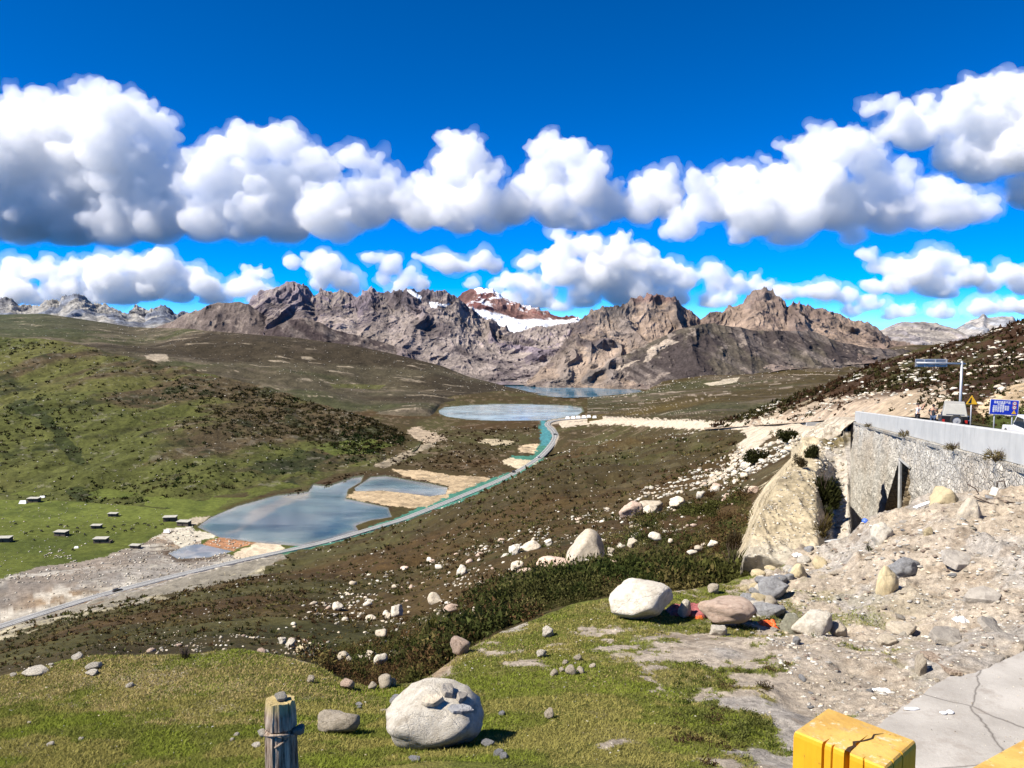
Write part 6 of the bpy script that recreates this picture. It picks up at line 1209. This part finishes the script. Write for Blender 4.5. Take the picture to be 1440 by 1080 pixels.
def skin_mesh(name, joints, bones, mat, parent=None, sub=1, radius=None):
    """one continuous surface grown round a skeleton: joints {name: (pos, radius or (rx, ry))}"""
    keys = list(joints); me = bpy.data.meshes.new('sk'); me.from_pydata([joints[k][0] for k in keys], [(keys.index(a), keys.index(b)) for a, b in bones], []); o = bpy.data.objects.new('sk', me); COL.objects.link(o)
    m = o.modifiers.new('s', 'SKIN'); m.use_smooth_shade = True
    for k, sv in zip(keys, me.skin_vertices[0].data): r = joints[k][1]; sv.radius = r if hasattr(r, '__len__') else (r, r)
    me.skin_vertices[0].data[0].use_root = True
    if sub: s = o.modifiers.new('u', 'SUBSURF'); s.levels = s.render_levels = sub
    dg = bpy.context.evaluated_depsgraph_get(); dg.update(); m2 = bpy.data.meshes.new_from_object(o.evaluated_get(dg)); bpy.data.objects.remove(o); m2.name = name; m2.polygons.foreach_set('use_smooth', np.ones(len(m2.polygons), bool)); m2.materials.clear()
    return link(name, m2, parent, [mat])
def yak_mesh():
    J = {'hip': ((-.75, 0, 1.15), (.30, .36)), 'mid': ((0, 0, 1.1), (.38, .42)), 'sh': ((.65, 0, 1.3), (.32, .40)), 'nk': ((1.05, 0, 1.15), .22), 'hd': ((1.35, 0, .95), .17), 'mz': ((1.6, 0, .75), .12), 'tl': ((-1.1, 0, 1.1), .08), 't2': ((-1.2, 0, .55), .12)}
    for s, y in (('l', .25), ('r', -.25)):
        J['fk' + s] = ((.62, y, .65), .12); J['ff' + s] = ((.65, y, .05), .08); J['hk' + s] = ((-.85, y, .55), .11); J['hf' + s] = ((-.75, y, .05), .08); J['hn' + s] = ((1.3, y * .8, 1.2), .035); J['ht' + s] = ((1.35, y * 1.3, 1.45), .015)
    Bn = [('mid', 'hip'), ('mid', 'sh'), ('sh', 'nk'), ('nk', 'hd'), ('hd', 'mz'), ('hip', 'tl'), ('tl', 't2')]
    for s in 'lr': Bn += [('sh', 'fk' + s), ('fk' + s, 'ff' + s), ('hip', 'hk' + s), ('hk' + s, 'hf' + s), ('hd', 'hn' + s), ('hn' + s, 'ht' + s)]
    J = {k: J[k] for k in ['mid'] + [q for q in J if q != 'mid']}; return skin_mesh('yak', J, Bn, M_YAK)
yk = yak_mesh(); first = True
for px, py in [(37, 752), (44, 749), (58, 748), (67, 742), (86, 740), (95, 741), (109, 744), (109, 749), (119, 753), (152, 750), (158, 746), (161, 742), (174, 740), (176, 748), (184, 746), (193, 738), (203, 738), (209, 740), (219, 743), (228, 739), (102, 775), (22, 738), (48, 761), (187, 745)]:
    o = yk if first else yk.copy(); 
    if not first: COL.objects.link(o)
    first = False; p = ge_at(px, py); o.location = p - Vector((0, 0, .05)); o.rotation_euler = (0, 0, RG.rand() * 6.28); tag(o, 'small black yak grazing on the green meadow among the huts', 'yak', 'yaks grazing on the meadow')
first = None
for i, (px, py) in enumerate([(798, 588.6), (806, 588), (813, 587.6), (821, 587), (828, 586.5), (836, 587.5)]):
    Y = 1010; p = Vector(P(px, py, Y)); root = bpy.data.objects.new('white_tent', None); COL.objects.link(root); root.location = p - Vector((0, 0, .3)); tag(root, 'tiny white tent by the road on the shore of the middle lake', 'tent', 'tiny white tents on the lake shore')
    if first is None: first = MB().add([Vector(x) for x in [(-2.6, -2, 0), (2.6, -2, 0), (2.6, 2, 0), (-2.6, 2, 0), (-2, 0, 3), (2, 0, 3)]], [(0, 1, 5, 4), (2, 3, 4, 5), (0, 4, 3), (1, 2, 5), (3, 2, 1, 0)]).build('canvas', M_WHITEP, root)
    else: c = first.copy(); COL.objects.link(c); c.parent = root

# ---------------------------------------------------------------- vehicles
def wheel(root, x, y, r, w_=.24, spare=False):
    ty = MB(); n = 24; ax = Vector((0, 1, 0)); prof = [(-w_/2, r * .62), (-w_/2, r * .94), (-w_/2 + .03, r), (w_/2 - .03, r), (w_/2, r * .94), (w_/2, r * .62)]
    v = []; f = []
    for k in range(n):
        a = 2 * math.pi * k / n
        for o_, rr in prof: v.append(Vector((math.cos(a) * rr, o_, math.sin(a) * rr)))
    m_ = len(prof)
    for k in range(n): f += [(k * m_ + j, k * m_ + j + 1, ((k + 1) % n) * m_ + j + 1, ((k + 1) % n) * m_ + j) for j in range(m_ - 1)]
    mm = Matrix.Translation((x, y, r)) if not spare else Matrix.Translation(spare) @ Matrix.Rotation(math.pi / 2, 4, 'Z')
    par_ = ty.add([mm @ q for q in v], f).build('spare_wheel' if spare else 'wheel', M_TYRE, root, True); rm = MB()
    rm.tube([mm @ Vector((0, -w_ * .36, 0)), mm @ Vector((0, w_ * .36, 0))], r * .64, 20); rm.tube([mm @ Vector((0, -w_ * .5, 0)), mm @ Vector((0, w_ * .5, 0))], r * .2, 12); rm.build('rim', M_STEEL, par_); return par_
def car(loc, rz, paint, label, L=4.3, Wd=1.75, H=1.5, group=None, name='parked_car', cat='car', suv=False):
    root = empty(name, loc, rz, label, cat, group); w2 = Wd / 2; hl = L / 2; b = .45; sh = H * .58; r = .33
    lower = [(-hl, .35), (-hl + .03, sh * .95), (-hl + .12, sh), (hl - 1.3, sh), (hl - .12, sh * .86), (hl, sh * .6), (hl - .03, .3), (hl - .45, .24), (-hl + .3, .24)]
    MB().prism(lower, -w2, w2).build('body', paint, root, bevel=.05)
    top = [(-hl + (.15 if suv else .55), sh + .004), (-hl + (.35 if suv else 1.0), H), (hl - 2.1, H), (hl - 1.35, sh + .004)]
    c = MB().prism(top, -w2 + .12, w2 - .12).build('cabin', paint, root, bevel=.05)
    g = MB(); g.prism([(top[0][0] + .22, sh + .08), (top[1][0] + .12, H - .1), (top[2][0] - .08, H - .1), (top[3][0] - .2, sh + .08)], -w2 + .112, w2 - .112); g.build('side_window', M_GLASSD, root)
    def quad(a, b_, wq, nm):
        (x0, z0), (x1, z1) = a, b_; n_ = Vector((-(z1 - z0), 0, (x1 - x0))).normalized() * (.008 if x0 < x1 else -.008); n_ = n_ if (x0 < 0) else n_
        MB().add([Vector((lerp(x0, x1, t_), y, lerp(z0, z1, t_))) + Vector((.01 if x0 > 0 else -.01, 0, .012)) for t_, y in ((.12, -wq), (.12, wq), (.88, wq * .92), (.88, -wq * .92))], [(0, 1, 2, 3)]).build(nm, M_GLASSD, root)
    quad(top[3], top[2], w2 - .2, 'windscreen'); quad(top[0], top[1], w2 - .2, 'rear_window')
    for x in (hl - .8, -hl + .8):
        for s in (-1, 1): wheel(root, x, s * (w2 - .1), r)
    for s in (-1, 1):
        MB().box(hl - .10, hl + .01, s * (w2 - .28) - .14, s * (w2 - .28) + .14, .55, .70).build('headlight', M_WHITEP, root, bevel=.02); MB().box(-hl - .01, -hl + .08, s * (w2 - .2) - .1, s * (w2 - .2) + .1, .6, .8).build('tail_light', M_REDL, root, bevel=.02)
    return root
M_CARG = flat_material('grey_car_paint', (.10, .11, .12), .3, .3); M_CARW = flat_material('white_car_paint', (.74, .75, .76), .25)
rz_w = math.atan2(wdir.y, wdir.x)
p = on_road(1452, 40); p = Vector((P(1452, 600, 38)[0] + .1, 38, road_z(P(1452, 600, 38)[0], 38))); car(p, rz_w, M_CARW, 'white car cut off by the right edge behind the parapet', H=1.5)
def on_vroad(px, off=0):
    k = min(range(len(rl)), key=lambda i: abs(proj(np.array(rl[i]))[0] - px)); d = rl[k + 1] - rl[k - 1]; return rl[k] + Vector((0, 0, .93)) + Vector((d.y, -d.x, 0)).normalized() * off, math.atan2(d.y, d.x)
for px, paint, lab, L, H in [(158, M_BLACK, 'dark pickup like car alone on the long road at the left', 4.8, 1.8), (724, M_BLACK, 'black car on the road bend below the cream earth patch', 4.6, 1.7), (775, M_CARG, 'grey car on the road near the middle lake', 4.6, 1.7), (762, M_CARW, 'white car on the inner road bend beside the teal bank', 4.6, 1.7)]:
    q, a = on_vroad(px, 1.8 if px != 724 else -1.8)
    if px == 775: q, a = min(((r_ + Vector((0, 0, .93)), 0) for r_ in rl), key=lambda z_: abs(proj(np.array(z_[0]))[1] - 611))
    if px == 762: q, a = min(((r_ + Vector((0, 0, .93)), .5) for r_ in rl), key=lambda z_: abs(proj(np.array(z_[0]))[1] - 645))
    car(q, a, paint, lab, L, 1.9, H, suv=True)
# off-road car with a spare wheel, seen from behind
J_ = empty('off_road_car', Vector((P(1341, 600, 55)[0], 55, road_z(P(1341, 600, 55)[0], 55))), 1.08, 'black off-road car seen from behind with spare wheel and pale hardtop', 'car')
mb = MB().prism([(-2.0, .55), (-2.0, 1.28), (1.0, 1.28), (1.15, 1.22), (2.1, 1.12), (2.15, .6), (1.6, .5), (-1.6, .5)], -.80, .80); mb.build('body', M_BLACK, J_, bevel=.04)
mb = MB().add([Vector(q) for q in [(-1.98, -.76, 1.29), (-1.98, .76, 1.29), (.75, .76, 1.29), (.75, -.76, 1.29), (-1.72, -.60, 2.12), (-1.72, .60, 2.12), (.4, .62, 2.12), (.4, -.62, 2.12)]], [(0, 1, 5, 4), (1, 2, 6, 5), (2, 3, 7, 6), (3, 0, 4, 7), (4, 5, 6, 7), (3, 2, 1, 0)]); mb.build('hardtop', M_TOP, J_, bevel=.04)
MB().box(-2.0, -1.96, -.55, .55, 1.42, 1.44).build('rear_window_seam', M_STEEL, J_); wheel(J_, 0, 0, .40, .26, spare=Vector((-2.16, -.10, 1.02)))
for x in (-1.35, 1.45):
    for s in (-1, 1): wheel(J_, x, s * .78, .42, .28); MB().prism([(x - .55, .75), (x - .42, .98), (x + .42, .98), (x + .55, .75), (x + .5, .75), (x + .38, .93), (x - .38, .93), (x - .5, .75)], min(s * .803, s * .98), max(s * .803, s * .98)).build('fender', M_BLACK, J_)
MB().box(-2.24, -2.003, -.82, .82, .45, .62).build('rear_bumper', M_STEEL, J_, bevel=.02)
for s in (-1, 1): MB().box(-2.05, -2.002, s * .68 - .08, s * .68 + .08, .85, 1.05).build('tail_light', M_REDL, J_, bevel=.01); MB().box(-1.0, -.85, s * .803, s * 1.0, 1.3, 1.5).build('mirror', M_BLACK, J_) if False else None
# ---------------------------------------------------------------- people on the road
def person(loc, rz, label, shirt, trousers, pose, scale=1.0):
    root = empty('person', loc, rz, label, 'person'); root.scale = (scale,) * 3
    Jt = {'pel': ((0, 0, .95), (.12, .15)), 'wst': ((0, 0, 1.10), (.105, .135)), 'chs': ((0, 0, 1.32), (.12, .165)), 'nck': ((.0, 0, 1.48), .055), 'hd0': ((.02, 0, 1.57), (.075, .075)), 'hd1': ((.015, 0, 1.66), (.095, .08)), 'hd2': ((.0, 0, 1.735), (.06, .055))}
    for s, y in (('l', 1), ('r', -1)):
        e_, h_ = pose[s]; Jt['sh' + s] = ((0, y * .18, 1.42), .058); Jt['el' + s] = (e_, .043); Jt['wr' + s] = (h_, .03)
        d_ = (Vector(h_) - Vector(e_)).normalized(); Jt['pm' + s] = (tuple(Vector(h_) + d_ * .06), (.02, .038))
        sd = Vector((0, 0, 1)).cross(d_); sd = sd.normalized() if sd.length > .1 else Vector((0, 1, 0))
        for q in range(4): b_ = Vector(h_) + d_ * .10 + sd * (.027 - .018 * q); Jt[f'f{q}{s}'] = (tuple(b_), .0085); Jt[f'g{q}{s}'] = (tuple(b_ + d_ * (.055, .065, .06, .045)[q] * .9 + Vector((0, 0, -.012))), .006)
        Jt['th' + s] = (tuple(Vector(h_) + d_ * .05 + sd * .05), .009)
        Jt['hp' + s] = ((0, y * .09, .90), .085); k0 = (.03 * y, y * .11, .50); Jt['kn' + s] = (k0, .06); Jt['an' + s] = ((.0, y * .12, .09), .04); Jt['to' + s] = ((.16, y * .14, .035), .035)
    Bn = [('pel', 'wst'), ('wst', 'chs'), ('chs', 'nck'), ('nck', 'hd0'), ('hd0', 'hd1'), ('hd1', 'hd2')]
    for s in 'lr':
        Bn += [('chs', 'sh' + s), ('sh' + s, 'el' + s), ('el' + s, 'wr' + s), ('wr' + s, 'pm' + s), ('pel', 'hp' + s), ('hp' + s, 'kn' + s), ('kn' + s, 'an' + s), ('an' + s, 'to' + s), ('pm' + s, 'th' + s)]
        for q in range(4): Bn += [('pm' + s, f'f{q}{s}'), (f'f{q}{s}', f'g{q}{s}')]
    skin_mesh('body', Jt, Bn, M_SKIN, root)
    def sub_(keys, bn, grow, mat, nm, ends=None):
        J2 = {}
        for k in keys: pos, r = Jt[k]; J2[k] = (pos, tuple(x + grow for x in (r if hasattr(r, '__len__') else (r, r))))
        for k, (a, b_, t_) in (ends or {}).items(): J2[k] = (tuple(Vector(Jt[a][0]).lerp(Vector(Jt[b_][0]), t_)), (J2[a][1][0] * .9,) * 2)
        skin_mesh(nm, J2, bn, mat, root)
    sub_(['wst', 'chs', 'shl', 'shr', 'pel'], [('wst', 'chs'), ('wst', 'pel'), ('chs', 'shl'), ('chs', 'shr'), ('shl', 'sl'), ('shr', 'sr')], .014, shirt, 'shirt', {'sl': ('shl', 'ell', .75), 'sr': ('shr', 'elr', .75)})
    sub_(['pel', 'hpl', 'knl', 'hpr', 'knr', 'anl', 'anr'], [('pel', 'hpl'), ('hpl', 'knl'), ('knl', 'anl'), ('pel', 'hpr'), ('hpr', 'knr'), ('knr', 'anr')], .018, trousers, 'trousers')
    for s in (1, -1): MB().tube([(-.06, s * .125, .04), (.06, s * .13, .045), (.19, s * .14, .03)], [.045, .05, .035], 8).build('shoe', M_BLACK, root, True)
    v, f = ICO[3]; m_ = (v[:, 2] > .12 - .75 * np.clip(-v[:, 0], 0, 1)); vv = v * np.array([.108, .092, .115]) * (1 + .05 * vnoise(v * 6, 3))[:, None] + np.array([-.004, 0, 1.665]); keep = m_[f].all(1); link('hair', np_mesh('hair', vv, f[keep]), root, [M_HAIR])
    for s in (1, -1):
        vv = ICO[2][0] * .012 + np.array([.098, s * .032, 1.665]); link('eye', np_mesh('eye', vv, ICO[2][1]), root, [M_HAIR]); MB().tube([(.0, s * .083, 1.63), (-.005, s * .10, 1.665), (-.01, s * .088, 1.69)], [.008, .014, .01], 6).build('ear', M_SKIN, root, True)
    MB().tube([(.095, 0, 1.67), (.122, 0, 1.635), (.100, 0, 1.622)], [.008, .014, .010], 6).build('nose', M_SKIN, root, True); MB().tube([(.096, -.025, 1.595), (.103, 0, 1.593), (.096, .025, 1.595)], .005, 5).build('mouth', M_REDL, root, True)
    return root
x1 = P(1290, 590, 60)[0]; person(Vector((x1, 60, road_z(x1, 60))), -.25, 'person in a white shirt raising both hands to take a photo on the road', M_SHIRT, M_TROU, {'l': ((.22, .26, 1.36), (.36, .10, 1.60)), 'r': ((.22, -.26, 1.36), (.36, -.10, 1.60))}, 1.12)
ph = link('phone', MB().box(-.006, .006, -.075, .075, -.04, .04).build('tmp', M_BLACK).data, None, ()); bpy.data.objects.remove(bpy.data.objects['tmp']); ph.location = Vector((x1, 60, road_z(x1, 60))) + Matrix.Rotation(-.25, 3, 'Z') @ Vector((.50, 0, 1.86)); ph.rotation_euler = (0, 0, -.25); tag(ph, 'dark phone held up by the person in the white shirt', 'phone')
x2 = P(1312, 590, 57)[0]; person(Vector((x2, 57, road_z(x2, 57))), 1.2, 'person in dark clothes standing beside the black off-road car', M_DARKC, M_JEAN, {'l': ((.06, .27, 1.16), (.24, .20, 1.05)), 'r': ((.05, -.27, 1.16), (.22, -.14, 1.10))}, 1.08)
# ---------------------------------------------------------------- signs
gx0, gy0 = P(1350.5, 560, 57)[0], 57.0; zb_ = road_z(gx0, gy0); zt_ = float(P(1350, 508, 57)[2]); G_ = empty('gantry_sign', (gx0, gy0, zb_), 0, 'tall grey steel pole with a long sign panel seen from behind', 'road sign')
hh_ = zt_ - zb_; MB().tube([(0, 0, -.3), (0, 0, hh_)], [.10, .08], 16).build('pole', M_STEEL, G_, True); MB().tube([(.25, 0, hh_ - .18), (-3.3, 0, hh_ - .12)], .07, 10).build('arm', M_STEEL, G_, True)
pw0, pw1 = float(P(1288, 512, 57)[0]) - gx0, float(P(1331, 512, 57)[0]) - gx0; MB().box(pw0, pw1, .10, .13, hh_ - .42, hh_ + .16).build('sign_panel', flat_material('panel_back', (.30, .30, .31), .5, 0, .3), G_); mb = MB(); [mb.box(pw0 + .02, pw1 - .02, .06, .098, hh_ + z_, hh_ + z_ + .05) for z_ in (-.36, -.02, .09)]; mb.build('panel_rail', M_STEEL, G_)
for s in (-1.1, -1.9, -2.7): MB().box(s - .04, s + .04, .0, .058, hh_ - .40, hh_ + .14).build('bracket', M_STEEL, G_)
tx0 = P(1366.5, 560, 50)[0]; zb_ = road_z(tx0, 50); T0 = empty('warning_sign', (tx0, 50, zb_), -.15, 'yellow triangular warning sign on a thin pole', 'road sign'); zc = float(P(1366, 564.5, 50)[2]) - zb_
MB().tube([(0, .03, -.3), (0, .03, zc + .3)], .035, 10).build('pole', M_STEEL, T0, True); r3 = .36
def tri(r_, y0, y1, cz=0): return MB().prism([(-r_, -r_ * .5 + cz), (r_, -r_ * .5 + cz), (0, r_ * 1.15 + cz)], y0, y1)
m3 = tri(r3 * 1.12, -.012, .0); m3.v = [(x, y, z + zc) for x, y, z in m3.v]; m3.build('sign_border', M_BLACK, T0); m3 = tri(r3, -.02, -.0125); m3.v = [(x, y, z + zc) for x, y, z in m3.v]; m3.build('sign_face', M_YSIGN, T0)
MB().add([Vector(q) + Vector((0, -.024, zc)) for q in [(-.24, 0, -.13), (-.02, 0, -.13), (.0, 0, .22), (-.06, 0, .22), (-.10, 0, .10)]], [(0, 1, 2, 3, 4)]).build('symbol', M_BLACK, T0)
Yb = 46.0; bx0, bx1 = P(1393, 572, Yb)[0], P(1431, 572, Yb)[0]; cx0 = (bx0 + bx1) / 2; zb_ = road_z(cx0, Yb); B0 = empty('blue_road_sign', (cx0, Yb, zb_), -.12, 'blue rectangular road sign with white lettering and small symbols on two posts', 'road sign'); ztp, zbt = float(P(1412, 562, Yb)[2]) - zb_, float(P(1412, 583.5, Yb)[2]) - zb_; w2 = (bx1 - bx0) / 2
m = Matrix.Rotation(.05, 4, 'Y'); m = Matrix.Translation((0, 0, (ztp + zbt) / 2)) @ m; hz2 = (ztp - zbt) / 2
for s in (-1, 1): MB().tube([(s * w2 * .62, .06, -.4), (s * w2 * .62, .06, ztp - .2)], .035, 10).build('post', M_STEEL, B0, True)
bd = MB().box(-w2, w2, -.015, .015, -hz2, hz2, m).build('board', M_WHITEP, B0); MB().box(-w2 + .025, w2 - .025, -.019, -.0155, -hz2 + .025, hz2 - .025, m).build('board_face', M_BLUE, B0)
rr = random.Random(4); mb = MB()
for (x0, x1_, z0) in [(-.66, .42, .62), (-.40, .05, .34), (-.72, .42, .04), (-.72, .40, -.24), (-.72, -.02, -.54)]:
    x = x0
    while x < x1_:       # square strokes the size of the sign's characters
        cx1 = x * w2; cz = z0 * hz2; s = .052 * w2 / .8
        mb.box(cx1 - s, cx1 + s, -.023, -.0195, cz + s * .7, cz + s * 1.35, m); mb.box(cx1 - s, cx1 + s, -.0232, -.0197, cz - s * .4, cz + s * .2, m)
        if rr.random() < .6: mb.box(cx1 - s * .2, cx1 + s * .2, -.0234, -.0199, cz - s * 1.2, cz + s * 1.5, m)
        if rr.random() < .6: mb.box(cx1 - s, cx1 + s, -.0236, -.0201, cz - s * 1.3, cz - s * .75, m)
        if rr.random() < .5: mb.box(cx1 - s, cx1 - s * .7, -.0238, -.0203, cz - s * 1.1, cz + s * 1.1, m)
        x += .165
mb.build('lettering', M_WHITEP, B0)
for cz in (.56, .04):
    n = 20; 
    for rad, mt, yy, nm in ((.13, M_WHITEP, -.020, 'symbol_disc'), (.125, M_REDL, -.021, 'symbol_ring'), (.085, M_WHITEP, -.022, 'symbol_centre')):
        MB().add([m @ Vector((.70 * w2 + math.cos(6.283 * k / n) * rad, yy - .003, cz * hz2 + math.sin(6.283 * k / n) * rad)) for k in range(n)], [tuple(range(n))]).build(nm, mt, B0)
    MB().box(.70 * w2 - .05, .70 * w2 + .05, -.0285, -.0255, cz * hz2 - .015, cz * hz2 + .015, m).build('symbol_mark', M_BLACK, B0)
MB().add([m @ Vector((.70 * w2 + a, -.0225, -.58 * hz2 + b_)) for a, b_ in ((-.14, -.10), (.14, -.10), (0, .15))], [(0, 1, 2)]).build('symbol_triangle', M_YSIGN, B0)
# small open shelter at the end of the wall
sh_p = Vector(P(1181, 604, 112)); S0_ = empty('roadside_shelter', sh_p, 0, 'tiny open fronted shelter with a dark frame where the pale road meets the wall', 'shelter'); k_ = 112 / F
MB().box(-6 * k_, 7 * k_, -.8, .9, 9.5 * k_, 10.8 * k_).build('roof', M_BLACK, S0_); 
for s in (-5.4, 6.4): MB().box(s * k_ - .12, s * k_ + .12, -.7, -.5, -.5, 9.5 * k_ - .003).build('post', M_BLACK, S0_)
MB().box(-5.2 * k_, 6.2 * k_, .6, .75, -.5, 9.5 * k_ - .003).build('back_panel', M_WHITEP, S0_)
o = MB().prism([(-.9, 0), (-.9, .5), (.9, .5), (.9, 0)], -.2, .2).build('culvert_slab', M_CONC); o.location = ge_at(1150, 600) + Vector((0, 0, .3)); o.scale = (2, 1, 1); tag(o, 'small concrete block on the bank below the pale road', 'block')

_r = np.random.RandomState(77); _pp = np.array([list(pad_pt(x, y)) + [x, y] for x, y in [(q[0], q[1]) for q in np.stack([_r.uniform(1200, 1460, 260), _r.uniform(930, 1080, 260)], -1)] if inside(PADT, np.array([x]), np.array([y]))[0]])
tag(stones('pad_grit', _pp, px_size(len(_pp), .8, 3.6, 3), PR1, flatn=.6), 'grit and small chips lying on the concrete pad', 'grit')

A = pick(q0x, q0y, GE, [[(1045, 810), (1060, 745), (1075, 700), (1110, 665), (1135, 650), (1160, 660), (1165, 745), (1130, 775), (1070, 808)]], 900, SLR)
tag(stones('mound_stones', A, px_size(900, .9, 5.5, 3.2), PR2), 'small tan stones and clods on the sand mound', 'stones')
